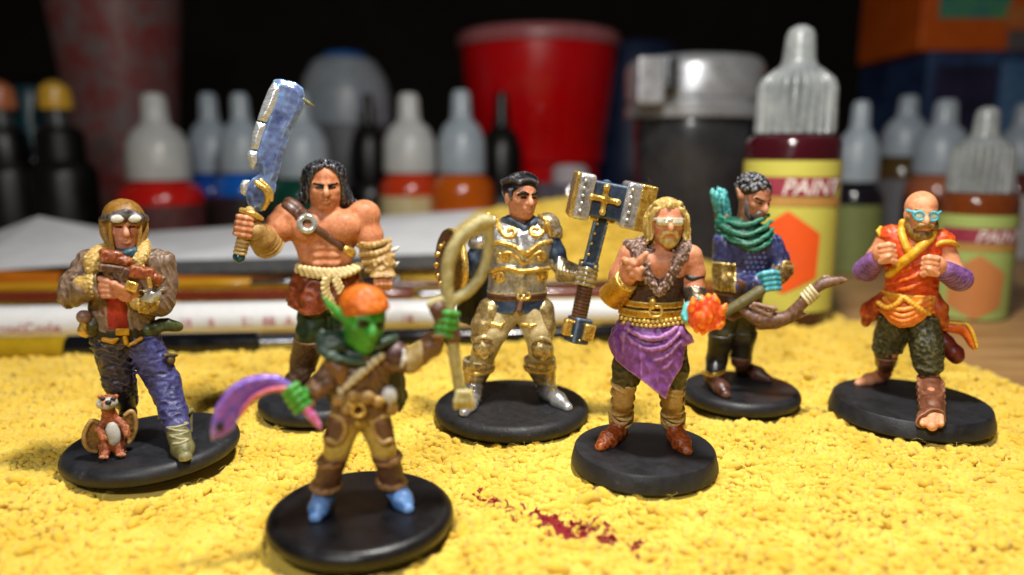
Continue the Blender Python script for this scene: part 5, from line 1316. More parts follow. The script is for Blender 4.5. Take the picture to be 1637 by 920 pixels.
# hair and brows
Hr = f.S()
H = h.H
Hr.e(*h(0, .2, -.1), .37 * H, .43 * H, .36 * H, h.rot, 2)
for a in np.linspace(-1, 1, 9):
    Hr.c([h(a * .22, .40 - .05 * a * a, .28, .055), h(a * .30, .52 - .1 * a * a, .08, .07), h(a * .34, .44 - .1 * a * a, -.25, .07)], 1.5)
for sg in (-1, 1): Hr.c([h(sg * .33, .15, .08, .055), h(sg * .335, -.08, .1, .035)], 2)
Hr.half(h(0, .17, .32), np.array(h(0, .0, .6)) * 0 + np.array([math.sin(math.radians(32)) * .5, -math.cos(math.radians(32)) * .8, -.75]), 2)
Hr2 = f.S().add(Hr)
for sg in (-1, 1): Hr2.c([h(sg * .335, .16, .06, .05), h(sg * .325, -.06, .1, .035)], 2)
Hr2.w(.8, 9, 3)
Hr2.build('hair', BLACKHAIR, f.root, 1.3)
for sg in (-1, 1):
    f.S().c([h(sg * .05, .075, .375, .035), h(sg * .16, .11, .36, .045), h(sg * .26, .06, .29, .03)], 1).build('eyebrow', BROW, f.root, 1.0)
    f.S().c([h(sg * .09, -.005, .335, .03), h(sg * .18, -.005, .315, .03)], .5).build('eye', BROW, f.root, 1.0)
# collar
C = f.S().c([(806, 354, 4, 7), (820, 354, 14, 7), (839, 366, 22, 5)], 3, sm=4).c([(860, 354, 2, 7), (851, 358, 12, 7), (839, 366, 22, 5)], 3, sm=4)
C.l([(832, 344, -2, 22, 18), (832, 364, -4, 28, 19)], 3)
C.e(832, 338, 4, 22, 22, 17, k=2, op='s')
C.build('collar', NAVY, f.root, 1.4)
# breastplate
A = f.S()
A.l([(832, 355, 0, 34, 16), (832, 372, 0, 51, 27), (831, 400, 0, 50, 31), (829, 425, 0, 47, 28), (827, 450, 0, 46, 27), (826, 467, 0, 47, 28)], 3, pw=2.3)
A.e(812, 392, 14, 26, 16, 22, k=12).e(851, 392, 14, 26, 16, 22, k=12)
A.c([(832, 378, 27, 5), (834, 400, 31, 4), (834, 462, 27, 4)], 9)
A.c([(783, 429, 14, 4), (810, 428, 26, 4), (835, 433, 29, 4), (858, 430, 26, 4), (875, 428, 12, 4)], 4)
for (x, y) in ((783, 464), (826, 466), (870, 463)): pass
A.w(.5, 7, 8)
A.build('breastplate', SILVER, f.root, 1.5)
# gold trims drawn on the breastplate
P1 = f.S().e(773, 366, 0, 25, 23, 22, (0, -25, 0), 2).e(768, 386, 4, 20, 20, 15, (0, -20, 0), 2)
P2 = f.S().e(875, 360, 0, 20, 22, 19, (0, 28, 0), 2).e(886, 371, 0, 12, 19, 14, (0, 45, 0), 1)
AU = f.S().add(A).add(P1).add(P2)
def trim(pts, r, name='gold_trim', **kw):
    return f.S().on(AU, pts, r, **kw).build(name, GOLD, f.root, 1.2)
trim([(784, 391), (798, 388), (812, 391), (826, 397), (840, 406), (852, 398), (864, 390), (881, 386)], 3.6)
trim([(799, 406), (803, 414), (810, 416), (812, 410), (806, 405), (817, 405), (828, 413), (838, 421), (848, 412), (858, 405), (867, 404), (871, 411), (865, 416), (861, 411)], 3.0)
trim([(785, 434), (797, 430), (812, 429), (835, 434), (856, 432), (877, 429)], 3.8)
trim([(788, 348), (795, 358), (801, 370), (808, 378), (819, 379), (824, 372), (820, 366), (813, 369)], 3.6)
trim([(874, 350), (871, 364), (864, 376), (854, 378), (848, 371), (852, 365), (859, 367)], 3.4)
trim([(778, 343), (790, 346), (797, 356), (797, 368)], 3.0)
R_ = f.S().on(A, [(787, 440), (791, 447), (800, 450), (806, 445), (804, 438), (796, 436), (788, 438)], 2.4).dots(A, [(797, 444, 5)], 5); R_.build('rosette', GOLD, f.root, 1.2)
R_ = f.S().on(A, [(860, 440), (862, 447), (869, 448), (874, 443), (871, 436), (864, 436), (860, 440)], 2.4).dots(A, [(867, 442, 4.5)], 5); R_.build('rosette', GOLD, f.root, 1.2)
# shoulder plates
P1.c([(752, 380, 14, 3), (768, 362, 24, 3), (790, 352, 20, 3)], 2, sm=5); P1.w(.6, 8, 2)
P1.build('shoulder_plate', SILVER, f.root, 1.5)
for i in range(3): P2.e(882 + i * 4, 362 + i * 7, 12 - i * 5, 10, 8, 9, (0, 40, 0), .5)
P2.w(.5, 7, 5); P2.build('shoulder_plate', DARKSILVER, f.root, 1.5)
trim([(862, 345), (870, 350), (877, 362), (880, 376)], 3.2)
# sleeve and mail on the hammer arm
S1 = f.S().c([(876, 378, 0, 16), (889, 405, 4, 15), (893, 420, 8, 14)], 3).w(1.0, 9, 4); S1.half((893, 422, 8), (.3, -.2, -1)); S1.build('sleeve', NAVY, f.root, 1.5)
S2 = f.S().c([(889, 418, 6, 14), (898, 430, 14, 12)], 3).w(1.2, 5, 6); S2.build('mail_sleeve', DARKSILVER, f.root, 1.4)
Gt = f.S().c([(893, 429, 14, 18), (912, 436, 20, 15), (932, 440, 26, 10)], 4)
for t in np.linspace(0, 1, 6): Gt.c([(894 + 30 * t, 412 + 16 * t, 18 + 8 * t, 3), (891 + 30 * t, 432 + 6 * t, 32 + 4 * t, 3.2), (893 + 30 * t, 450 - 2 * t, 20 + 6 * t, 3)], 1, sm=4)
Gt.half((889, 430, 14), (-1, 0, .1)); Gt.build('gauntlet', DARKSILVER, f.root, 1.4)
Hd = f.S().e(936, 441, 28, 9, 10, 13, k=3)
f.grip(Hd, 936, 442, 30, (16, 75), 15, 4.2, side=1)
Hd.build('armoured_hand', DARKSILVER, f.root, 1.3)
# shield arm
f.S().c([(775, 380, 0, 16), (761, 414, 6, 15), (752, 436, 10, 11)], 4).w(1, 9, 12).build('sleeve', NAVY, f.root, 1.6)
# belt and tunic
T = f.S().l([(826, 464, 0, 45, 26), (825, 478, 0, 47, 28), (823, 496, 0, 52, 31)], 2, fold=(7, .05, .5)); T.w(.8, 10, 7)
T.hem([(770, 490), (790, 497), (815, 500), (826, 486), (838, 500), (860, 497), (878, 490)])
T.build('tunic', NAVY, f.root, 1.5)
Bt = f.S().l([(826, 466, 0, 47, 29), (826, 478, 0, 47, 29)], 1); Bt.build('belt', LEATHER, f.root, 1.4)
Bk = f.S().on(T, [(829, 468), (845, 468), (845, 477), (829, 477), (829, 468)], 2.4, sm=3, lift=3).dots(T, [(837, 473, 3)], 3, lift=3); Bk.build('belt_buckle', GOLD, f.root, 1.2)
f.S().on(T, [(833, 480), (831, 489), (829, 497)], 4, lift=2).build('belt_end', LEATHER, f.root, 1.3)
# legs: cloth breeches, thigh plates, knee cops, calves, boots
BRASSLEG = paint('armour_gilded_steel', (0.46, 0.36, 0.19), (0.84, 0.75, 0.52), 8, 0.27, metal=0.6, bump=.3, edge=(0.97, 0.92, 0.74), eamt=.6)
CREAM = paint('cloth_cream', (0.62, 0.54, 0.34), (0.80, 0.74, 0.56), 6, .55, bump=.25)
Br = f.S().e(826, 496, 0, 42, 24, 18, k=8)
Br.c([(805, 504, 4, 24), (790, 532, 12, 20), (774, 562, 10, 19), (765, 590, 4, 18)], 5)
Br.c([(849, 504, 4, 24), (858, 532, 12, 20), (865, 562, 10, 19), (868, 590, 4, 18)], 5)
Br.w(1.1, 12, 9); Br.build('breeches', CREAM, f.root, 1.6)
for pts, kn, sg in (([(786, 496, 4, 22), (776, 520, 8, 22), (772, 538, 12, 19)], (773, 556), -1), ([(866, 496, 2, 20), (870, 520, 6, 18), (868, 538, 10, 17)], (866, 558), 1)):
    Th = f.S().c(pts, 3); Th.w(.5, 8, 14); Th.build('thigh_plate', BRASSLEG, f.root, 1.5)
    e_ = [(pts[0][0] - sg * 10, 490), (pts[0][0] - sg * 18, 508), (pts[1][0] - sg * 19, 528), (pts[2][0] - sg * 14, 541)]
    f.S().on(Th, e_, 2.4).build('gold_trim', GOLD, f.root, 1.2)
    Kn = f.S().e(kn[0], kn[1], 24, 18, 16, 19, (0, sg * -8, 0), 2).c([(kn[0] - 13, kn[1] - 13, 32, 3), (kn[0], kn[1] - 17, 37, 3.4), (kn[0] + 13, kn[1] - 13, 32, 3)], 2, sm=4)
    Kn.c([(kn[0] - 14, kn[1] + 2, 30, 2), (kn[0] + 2, kn[1] + 17, 35, 2.4), (kn[0] + 14, kn[1], 30, 2)], 2, sm=4)
    Kn.w(.5, 7, 15); Kn.build('knee_plate', BRASSLEG, f.root, 1.4)
f.S().c([(787, 519, 27, 5), (800, 522, 28, 4), (810, 512, 24, 3)], 2).c([(834, 518, 24, 3), (848, 522, 28, 4), (856, 520, 27, 4)], 2).build('thigh_strap', GOLD, f.root, 1.3)
for cx, cy, sx, sy, heel, toe in ((765, 589, 757, 624, (760, 641), (742, 666)), (863, 587, 871, 620, (868, 634), (907, 657))):
    d0 = f.g(*heel)
    Cf = f.S().l([(cx, cy - 16, 2, 25, 24), (cx, cy - 6, 2, 26, 25), (cx + (sx - cx) * .3, cy + 6, 0, 23, 23), (sx, sy - 8, -2, 16, 18)], 2)
    Cf.e(cx, cy - 18, 2, 19, 20, 14, k=1.5, op='s'); Cf.w(.5, 8, 20); Cf.build('boot_shaft', BRASSLEG, f.root, 1.5)
    f.S().tor(cx, cy - 1, 2, 23, 4, (8, 0, 0), 1.0).build('boot_rim', GOLD, f.root, 1.3)
    Ft = f.S(); Ft.cover(B, 4, sx - 26, sy - 22, sx + 26, sy + 12); foot(f, Ft, heel, toe, (sx, sy - 4, 15), 13, 5)
    tx, ty = toe; hx, hy = heel
    for t in (.25, .5, .72):
        x, y = hx + (tx - hx) * t, hy + (ty - hy) * t; d = f.g(x, y)
        Ft.c([(x - 13, y - 6, d, 2), (x, y - 22 + 11 * t, d + 3, 2.6), (x + 13, y - 6, d, 2)], 1.5, sm=4)
    Ft.build('armoured_shoe', SILVER, f.root, 1.4)
    f.S().c([(sx - 2, sy - 4, d0 + 22, 2.5), (hx + (tx - hx) * .45, hy + (ty - hy) * .45 - 20, f.g(hx + (tx - hx) * .45, hy + (ty - hy) * .45) + 4, 2.5)], 1).build('shoe_trim', GOLD, f.root, 1.2)
# war hammer
NAVYM = paint('hammer_navy', (0.13, 0.18, 0.26), (0.20, 0.27, 0.36), 7, .45, bump=.3, edge=(0.5, 0.58, 0.66), eamt=.6)
hm = empty('war_hammer', (0, 0, 0)); hm.parent = f.root
ax = np.array([963 - 943, 421 - 346]); 
Sh = f.S()
Sh.b(953, 384, 32, 10.5, 10.5, 40, (0, 13, 0), 1.5)
for sg in (-1, 1): Sh.b(953 + sg * 8.5, 384 + sg * 2, 39, 2.4, 5, 40, (0, 13, 0), 1)
Sh.b(941, 424, 32, 14, 13, 5, (0, 13, 0), 1.5)
Sh.build('shaft', NAVYM, hm, 1.4)
rv = f.S()
for t in (.1, .32, .55, .8): 
    x, y = 963 - 20 * t, 352 + 70 * t
    rv.c([(x - 6, y - 1, 43, 2.5)]).c([(x + 9, y + 3, 42, 2.3)])
rv.c([(930, 420, 44, 2.6)]).c([(952, 427, 44, 3.2)]); rv.build('rivets', GOLD, hm, 1.0)
Gp = f.S().c([(942, 424, 30, 10), (934, 468, 30, 10), (925, 508, 30, 10.5)], 2)
for t in np.linspace(0.04, .97, 16): Gp.tor(943 - 18 * t, 424 + 86 * t, 30, 9.6, 3.0, (6, 12, 0), k=.6)
Gp.build('leather_grip', LEATHER, hm, 1.3)
Pm = f.S().b(924, 528, 30, 15, 15, 20, (0, 14, 30), 3); Pm.build('pommel', NAVYM, hm, 1.4)
f.S().b(907, 523, 36, 7, 8, 13, (0, 14, 10), 3).b(941, 532, 42, 9, 6, 13, (0, 14, 10), 3).c([(918, 515, 47, 2.6)]).c([(914, 538, 47, 2.4)]).c([(926, 545, 46, 2.4)]).build('pommel_studs', GOLD, hm, 1.3)
Hb = f.S().b(968, 320, 30, 31, 27, 26, (0, 11, 0), 3); Hb.e(970, 294, 30, 8, 8, 6, (0, 11, 0), 1)
Hb.w(.4, 9, 31); Hb.build('hammer_head', NAVYM, hm, 1.4)
for x, y, g0, n_ in ((931, 313, 0, 'a'), (1006, 328, 0, 'b')):
    Fc = f.S().b(x, y, 30, 13, 33, 34, (0, 11, 0), 6)
    Fc.build('striking_face', SILVER, hm, 1.4)
    rr = f.S()
    for dy in (-24, -12, 0, 12, 24): rr.c([(x - dy * .19 + 1, y + dy, 64, 2.7)])
    rr.build('rivets', SILVER, hm, 1.0)
f.S().b(917, 310, 30, 4, 32, 33, (0, 11, 0), 2).w(.4, 6, 4).build('gold_face', GOLD, hm, 1.4)
f.S().b(1026, 332, 30, 12, 34, 34, (0, 11, 0), 2).w(.4, 6, 4).build('gold_face', GOLD, hm, 1.4)
f.S().b(951, 345, 40, 6, 6, 7, (0, 12, 0), 1).b(977, 350, 40, 6, 6, 7, (0, 12, 0), 1).build('gold_bracket', GOLD, hm, 1.3)
cr = f.S().c([(946, 315, 59, 4.5), (987, 324, 59, 4.5)], 1).c([(970, 299, 59, 4.5), (963, 341, 59, 4.5)], 1)
for x, y in ((946, 315), (987, 324), (970, 300), (963, 340)): cr.c([(x, y, 60, 5.4)], 1)
cr.e(967, 319, 60, 7, 4, 7, k=1); cr.w(.6, 5, 3); cr.build('cross_emblem', GOLD, hm, 1.2)
# round shield, seen from its edge
BRASS = paint('aged_brass', (0.30, 0.22, 0.13), (0.52, 0.40, 0.22), 8, .42, metal=.8, bump=.35, edge=(0.85, 0.7, 0.4), eamt=.8)
sh = empty('round_shield', (0, 0, 0)); sh.parent = f.root
rt = (90, 0, -62)
D_ = f.S().e(720, 424, 6, 54, 12, 56, (0, 6, -62), 1); D_.e(735, 424, -4, 52, 10, 54, (0, 6, -62), 2, 's')
for a in np.linspace(0, 2 * np.pi, 12, endpoint=False):
    u, v = 32 * math.cos(a), 34 * math.sin(a)
    D_.c([(712 + u * .45, 424 - v, 12 - u * .8, 5)], 2)
D_.w(.9, 6, 3); D_.build('shield_disc', BRASS, sh, 1.6)
f.S().tor(722, 424, 4, 52, 5, (90, 6, -62)).w(.6, 5, 2).build('shield_rim', GOLD, sh, 1.4)
f.S().tor(720, 424, 10, 34, 3, (90, 6, -62)).build('shield_ring', GOLD, sh, 1.3)
f.S().c([(742, 418, 0, 4), (752, 432, 6, 4), (748, 446, 2, 4)], 1).c([(746, 436, 12, 7)], 2).build('shield_grip', SILVER, sh, 1.3)
# cloak behind
K = f.S().l([(812, 372, -24, 44, 8), (806, 420, -30, 56, 9), (796, 480, -36, 62, 10), (792, 535, -40, 58, 10)], 2, fold=(9, .10, 1.0)); K.w(1.5, 16, 9, (1, 1, .3))
K.hem([(720, 520), (760, 532), (790, 518), (830, 532), (860, 510)])
K.build('cloak', paint('cloak_dark', (0.06, 0.07, 0.08), (0.10, 0.11, 0.12), 5, .6, bump=.2), f.root, 1.8)
# --- the blond bearded figurine with dark glasses, purple kilt and a handful of fire
f = Fig('blond_figurine', 'painted figurine of a bearded blond man in purple kilt holding an orange flame', 1030, 714, 1.005, 0.25)
FIGS.append(f)
f.base('bevel', BLACKBASE)
h = f.frame(1067, 356, 6, 74, yaw=10, lean=1, nod=0)
B = f.S()
f.head(B, h, mouth=False)
B.c([h(0, -.25, -.08, .2), (1060, 408, 0, 20)], 8)
B.l([(1056, 398, 0, 34, 18), (1056, 415, 0, 56, 26), (1053, 440, 0, 48, 27), (1046, 475, 0, 42, 25), (1040, 520, 0, 44, 25)], 8)
B.e(1040, 425, 18, 22, 13, 18, k=10).e(1074, 425, 18, 22, 13, 18, k=10)
# arms
B.c([(1008, 408, 0, 19), (993, 440, 2, 18), (984, 474, 8, 16)], 6)
B.c([(984, 474, 8, 16), (994, 456, 22, 15), (1004, 442, 32, 13)], 6)
B.c([(1104, 410, 0, 18), (1111, 436, 2, 15), (1110, 464, 12, 14), (1113, 486, 30, 13)], 6)
# raised hand
B.e(1008, 432, 36, 17, 11, 19, (0, 22, 0), 5)
B.c([(1016, 424, 42, 6), (1025, 415, 44, 5.4), (1033, 406, 45, 4.4)], 2)
for i, (x, y) in enumerate(((1004, 420), (1008, 430), (1012, 440))):
    B.c([(x - 6, y - 4, 44, 5.2), (x - 2, y - 2, 51, 5.2), (x + 8, y + 3, 50, 5), (x + 12, y + 5, 44, 4.6)], 1.5)
B.c([(1012, 446, 42, 5.5), (1022, 436, 50, 5), (1026, 430, 51, 4.4)], 2)
# legs
B.c([(1018, 540, 0, 24), (1004, 590, 6, 18), (996, 640, 4, 12), (992, 668, f.g(992, 694), 11)], 6)
B.c([(1068, 540, 0, 24), (1076, 590, 6, 18), (1074, 640, 4, 12), (1078, 672, f.g(1078, 700), 11)], 6)
B.build('body', SKIN, f.root, 1.5)
# hair, beard
BLOND = paint('hair_blond', (0.60, 0.47, 0.20), (0.78, 0.66, 0.36), 10, .5, bump=.2, edge=(0.92, 0.84, 0.58), eamt=.7)
Hr = f.S(); H = h.H
Hr.e(*h(0, .17, -.12), .36 * H, .40 * H, .36 * H, h.rot, 2)
rs = np.random.RandomState(3)
for j, a in enumerate(np.linspace(-1, 1, 17)):                       # locks combed back from the brow and falling to the neck
    s_ = 1 if a > 0 else -1; aa = abs(a); fl = .05 * math.sin(j * 2.1)
    Hr.c([h(a * .20, .30 + .06 * (1 - aa), .31 - aa * .12, .035), h(a * .25, .46 - .05 * aa, .20 - aa * .12, .055), h(a * .36, .38 - .12 * aa, -.05 - aa * .05, .06),
          h(a * .43, .10, -.10 - aa * .02 + fl, .065), h(a * .46, -.14, -.10 + fl, .062), h(a * (.43 + fl), -.32 - .05 * rs.rand(), -.08 + fl, .05), h(a * (.46 + fl), -.44 - .06 * rs.rand(), -.04 + fl, .025)], .8, sm=3)
Hr.e(*h(0, -.10, .34), .27 * H, .32 * H, .36 * H, h.rot, 2, 's')
for s_ in (-1, 1):
    Hr.c([h(s_ * .24, .30, .24, .04), h(s_ * .33, .16, .12, .05), h(s_ * .36, -.06, .04, .05), h(s_ * .345, -.26, .06, .045), h(s_ * .39, -.38, .10, .025)], 1, sm=3)
    Hr.c([h(s_ * .30, .28, .14, .045), h(s_ * .38, .08, .02, .05), h(s_ * .41, -.14, -.02, .05), h(s_ * .40, -.34, .02, .04), h(s_ * .46, -.42, .06, .02)], 1, sm=3)
Hr.w(1.0, 7, 5, (1, 1, .35)).w(1.4, 5, 15, (1.2, 1.2, .3), True); Hr.build('hair', BLOND, f.root, 1.3)
Bd = f.S().c([h(-.02, -.2, .40, .045), h(-.12, -.23, .36, .045), h(-.18, -.32, .30, .035)], 1.5).c([h(.02, -.2, .40, .045), h(.12, -.23, .36, .045), h(.18, -.32, .30, .035)], 1.5)
Bd.e(*h(0, -.43, .30), .15 * H, .10 * H, .12 * H, h.rot, 3).c([h(-.2, -.3, .22, .05), h(-.12, -.43, .26, .06), h(0, -.48, .3, .06), h(.12, -.43, .26, .06), h(.2, -.3, .22, .05)], 2, sm=3)
Bd.c([h(-.06, -.30, .41, .03), h(.06, -.30, .41, .03)], 1.5, 's'); Bd.w(.8, 5, 6); Bd.build('beard', BLOND, f.root, 1.2)
Gl = f.S().c([h(-.33, .06, .14, .03), h(-.26, .065, .28, .035), h(0, .065, .40, .035), h(.26, .065, .28, .035), h(.33, .06, .14, .03)], 1, sm=4)
Gl.c([h(-.22, -.01, .31, .07), h(-.08, -.01, .375, .07)], 1).c([h(.22, -.01, .31, .07), h(.08, -.01, .375, .07)], 1)
Gl.build('glasses', paint('glasses_pearl', (0.70, 0.66, 0.48), (0.90, 0.88, 0.80), 8, .25, metal=.3, bump=.05), f.root, 1.2)
# vest with fur collar
VEST = paint('vest_brown', (0.17, 0.09, 0.08), (0.28, 0.16, 0.13), 8, .5, bump=.3, edge=(0.5, 0.38, 0.34), eamt=.6)
FUR = paint('fur_brown', (0.26, 0.17, 0.14), (0.46, 0.34, 0.28), 14, .65, bump=.4, edge=(0.74, 0.64, 0.58), eamt=.8)
V = f.S().l([(1056, 396, 0, 42, 21), (1055, 415, 0, 53, 29), (1052, 440, 0, 48, 31), (1046, 468, 0, 46, 29), (1042, 490, 0, 46, 29)], 3)
V.w(1.2, 12, 7).w(1.2, 8, 17, (1, 1, 1), True); 
V2 = f.S().add(V); V2.c([(1058, 380, 30, 18), (1057, 410, 34, 15), (1055, 440, 34, 9), (1053, 458, 34, 3)], 2, 's'); V2.build('vest', VEST, f.root, 1.5)
for pts in ([(1034, 386, 9), (1022, 394, 12), (1022, 410, 12), (1028, 426, 11), (1036, 442, 9), (1046, 458, 6), (1052, 466, 3)], [(1082, 382, 8), (1092, 392, 11), (1088, 408, 11), (1081, 424, 10), (1073, 440, 8), (1063, 456, 6), (1056, 466, 3)]):
    Fc = f.S().on(V, [(x, y, r) for x, y, r in pts], 8, k=2, lift=-3)
    p = catmull([(x, y, r) for x, y, r in pts], 5); q = V.hit(p[:, :2])
    for (x, y, r), v in zip(p, q):
        for _ in range(7):
            o_ = np.array([rs.normal(0, r * .42), 0, rs.normal(0, r * .3)]) / f.s - f.u * (rs.uniform(2, 7) / f.s)
            t_ = v + o_; e_ = t_ + np.array([rs.normal(0, 2), 0, -rs.uniform(3, 7)]) / f.s
            Fc.cap(t_, e_, 2.6 / f.s, 1.2 / f.s, .5)
    Fc.w(1.6, 4, 3, (1, 1, .6), True); Fc.build('fur_collar', FUR, f.root, 1.2)
f.S().c([(1005, 392, -4, 10), (1012, 396, 6, 12), (1016, 404, 14, 9)], 3).w(2, 5, 3).build('fur_shoulder', FUR, f.root, 1.3)
f.S().c([(1096, 390, -2, 9), (1098, 400, 8, 9)], 3).w(2, 5, 3).build('fur_shoulder', FUR, f.root, 1.3)
# arm band and bracers
f.S().c([(1097, 441, 14, 4), (1108, 446, 18, 4.4), (1121, 443, 12, 4), (1124, 440, 0, 4)], 1, sm=4).c([(1096, 438, 4, 7)], 1).build('arm_band', paint('band_black', (0.11, 0.10, 0.10), (0.16, 0.15, 0.14), 6, .5), f.root, 1.2)
GOLDP = paint('gold_ochre', (0.62, 0.42, 0.08), (0.82, 0.62, 0.20), 9, .38, metal=.55, bump=.3, edge=(0.96, 0.86, 0.5), eamt=.8)
Br = f.S().c([(980, 474, 8, 23), (994, 457, 24, 19), (1001, 449, 30, 16)], 3)
Br.half((1003, 448, 32), (.65, -.45, .75)); Br.half((976, 482, 8), (-.6, .3, -.8)); 
for i in range(4):
    for j in range(6):
        a = -70 + j * 30
        x, y, d, r = 984 + i * 4.5, 472 - i * 5.0, 12 + i * 5, 20.5 - i * 1.4
        Br.c([(x + r * math.sin(math.radians(a)) * .75, y + r * math.sin(math.radians(a)) * .62, d + r * math.cos(math.radians(a)), 3.2)], 1)
Br.build('gold_bracer', GOLDP, f.root, 1.3)
Rm = f.S()
for c_, r_ in (((1001, 449, 30), 16.5), ((977, 478, 8), 21)): Rm.tor(*c_, r_, 3, (38, 38, 0))
f.S().tor(1001, 449, 29, 16, 3.2, (36, 36, 0)).build('bracer_rim', GOLDP, f.root, 1.2)
f.S().c([(1110, 464, 14, 18), (1114, 484, 30, 17)], 2).w(1.0, 6, 5).half((1110, 462, 14), (0, .5, 1)).build('bronze_bracer', paint('bronze_dark', (0.26, 0.22, 0.18), (0.45, 0.40, 0.34), 9, .35, metal=.7, bump=.4, edge=(0.8, 0.75, 0.66), eamt=.7), f.root, 1.3)
# hand of fire
TEAL = paint('magic_teal', (0.20, 0.62, 0.62), (0.45, 0.80, 0.78), 6, .45)
Hn = f.S().e(1104, 494, 40, 12, 10, 12, k=3).c([(1098, 490, 46, 5), (1094, 504, 52, 5), (1096, 512, 58, 4)], 2).c([(1116, 482, 44, 5), (1120, 478, 52, 4)], 2); Hn.build('glowing_hand', TEAL, f.root, 1.3)
Fl = f.S().e(1126, 506, 44, 26, 14, 24, None, 3)
for i in range(22):
    a = i * 2.4; r = 25 * math.sqrt((i + .5) / 22)
    x, y = 1126 + r * math.cos(a), 504 + r * math.sin(a) * .9
    Fl.e(x, y, 58 - .022 * r * r + rs.uniform(-3, 4), rs.uniform(6, 9), rs.uniform(4, 6), rs.uniform(9, 14), (rs.uniform(-25, 25), rs.uniform(-40, 40), rs.uniform(-40, 40)), .8)
for x, y, tx, ty in ((1144, 490, 1142, 470), (1152, 500, 1161, 486), (1106, 494, 1108, 476), (1124, 488, 1122, 474), (1150, 520, 1158, 514), (1134, 480, 1132, 470)): Fl.c([(x, y, 52, 7), ((x + tx) / 2, (y + ty) / 2, 53, 5), (tx, ty, 52, 1.8)], 2)
Fl.w(1.2, 9, 4); Fl.build('flame', paint('flame_orange', (0.90, 0.25, 0.14), (0.97, 0.42, 0.16), 4, .5, bump=.15, edge=(1.0, 0.62, 0.12), eamt=.9, c3=(0.98, 0.60, 0.12)), f.root, 1.4)
# belts
Bl = f.S().l([(1044, 474, 0, 47, 31), (1040, 528, 0, 52, 33)], 2)
def band(y0, y1, mat, name, off=1.0, amp=.6):
    b = f.S().l([(1044 - (y0 - 474) * .08, y0, 0, 47 + (y0 - 474) * .09 + off, 31 + off), (1044 - (y1 - 474) * .08, y1, 0, 47 + (y1 - 474) * .09 + off, 31 + off)], 1, sm=0); b.w(amp, 6, 3)
    return b.build(name, mat, f.root, 1.3)
band(478, 488, GOLDP, 'belt', 0); band(491, 503, GOLDP, 'belt', 2.5)
f.S().on(Bl, [(1040, 490), (1056, 490), (1056, 504), (1040, 504), (1040, 490)], 2.2, sm=3, lift=4).build('belt_buckle', GOLDP, f.root, 1.1)
f.S().on(Bl, [(1044, 476), (1043, 490)], 5, lift=3).build('belt_loop', GOLDP, f.root, 1.2)
band(505, 524, paint('belt_backing_brown', (0.24, 0.14, 0.06), (0.34, 0.2, 0.08), 9, .5), 'belt_backing', 0)  # dark brown band behind the bead rows
for row, (ya, yb) in enumerate(((508, 513), (515, 520))):
    for i in range(14):
        t = (i + .5 * (row % 2)) / 13.5
        x = 994 + 96 * t; y = ya + 6 * math.sin(t * 3.14) + (yb - ya) * 0
        if x > 1091: continue
        q = Bl.hit([(x, y)])[0]
        if i == 0 and row == 0: pass
        f.S().dots(Bl, [(x, y)], 3.6 + .5 * rs.rand(), lift=1.5).build('bead', GOLDP, f.root, 1.2)
# kilt
PURPLE = paint('kilt_purple', (0.36, 0.17, 0.44), (0.52, 0.29, 0.58), 4, .5, bump=.2, edge=(0.74, 0.52, 0.76), eamt=.8, c3=(0.60, 0.32, 0.56))
Kt = f.S().l([(1040, 516, 0, 52, 33), (1038, 535, 2, 60, 40), (1037, 560, 4, 62, 44), (1042, 625, 8, 60, 46)], 2, fold=(8, .06, 2.0))
for y, sag, r in ((532, 14, 4), (545, 20, 4.5), (560, 24, 4), (578, 22, 3.5)):
    Kt.c([(1000, y - 8, 34, r), (1030, y + sag * .6, 44, r), (1060, y + sag * .5, 44, r), (1086, y - 12, 32, r * .6)], 5, sm=5)
Kt.c([(1006, 518, 28, 5), (996, 540, 34, 6), (1000, 562, 34, 5)], 4)
inner = f.S().l([(1040, 535, 0, 48, 27), (1040, 640, 4, 54, 38)], 1); Kt.add(inner, 0, 1, 's')
Kt.w(1.0, 10, 4).w(1.4, 13, 14, (1, 1, .8), True)
Kt.hem([(968, 540), (975, 556), (988, 570), (1003, 580), (1018, 588), (1036, 600), (1050, 612), (1064, 624), (1070, 606), (1078, 592), (1090, 576), (1096, 550), (1110, 546)])
Kt.build('kilt', PURPLE, f.root, 1.6)
f.S().c([(1088, 530, 20, 9), (1100, 540, 24, 6), (1108, 546, 26, 2)], 3).c([(1090, 548, 22, 8), (1106, 547, 26, 2)], 3).build('kilt_corner', PURPLE, f.root, 1.4)
# trousers, leg wraps, boots
OLIVE = paint('trousers_olive', (0.13, 0.12, 0.06), (0.25, 0.23, 0.12), 6, .5, bump=.2, edge=(0.45, 0.42, 0.26), eamt=.5)
Tr = f.S().cover(B, 4, 955, 545, 1115, 617).c([(1018, 548, 0, 27), (1004, 584, 4, 24), (1000, 604, 4, 21), (997, 616, 4, 17)], 5).c([(1066, 548, 0, 27), (1078, 590, 4, 22), (1076, 608, 4, 18), (1075, 620, 4, 16)], 5); Tr.w(1.4, 12, 5).w(1.8, 12, 15, (1, 1, 1), True); Tr.build('trousers', OLIVE, f.root, 1.6)
WRAP = paint('leg_wrap_tan', (0.56, 0.42, 0.20), (0.72, 0.58, 0.34), 8, .55, bump=.3, edge=(0.86, 0.76, 0.52), eamt=.6)
BOOT = paint('boot_orange', (0.46, 0.18, 0.06), (0.64, 0.30, 0.12), 10, .42, bump=.35, edge=(0.85, 0.5, 0.25), eamt=.6, c3=(0.36, 0.12, 0.05))
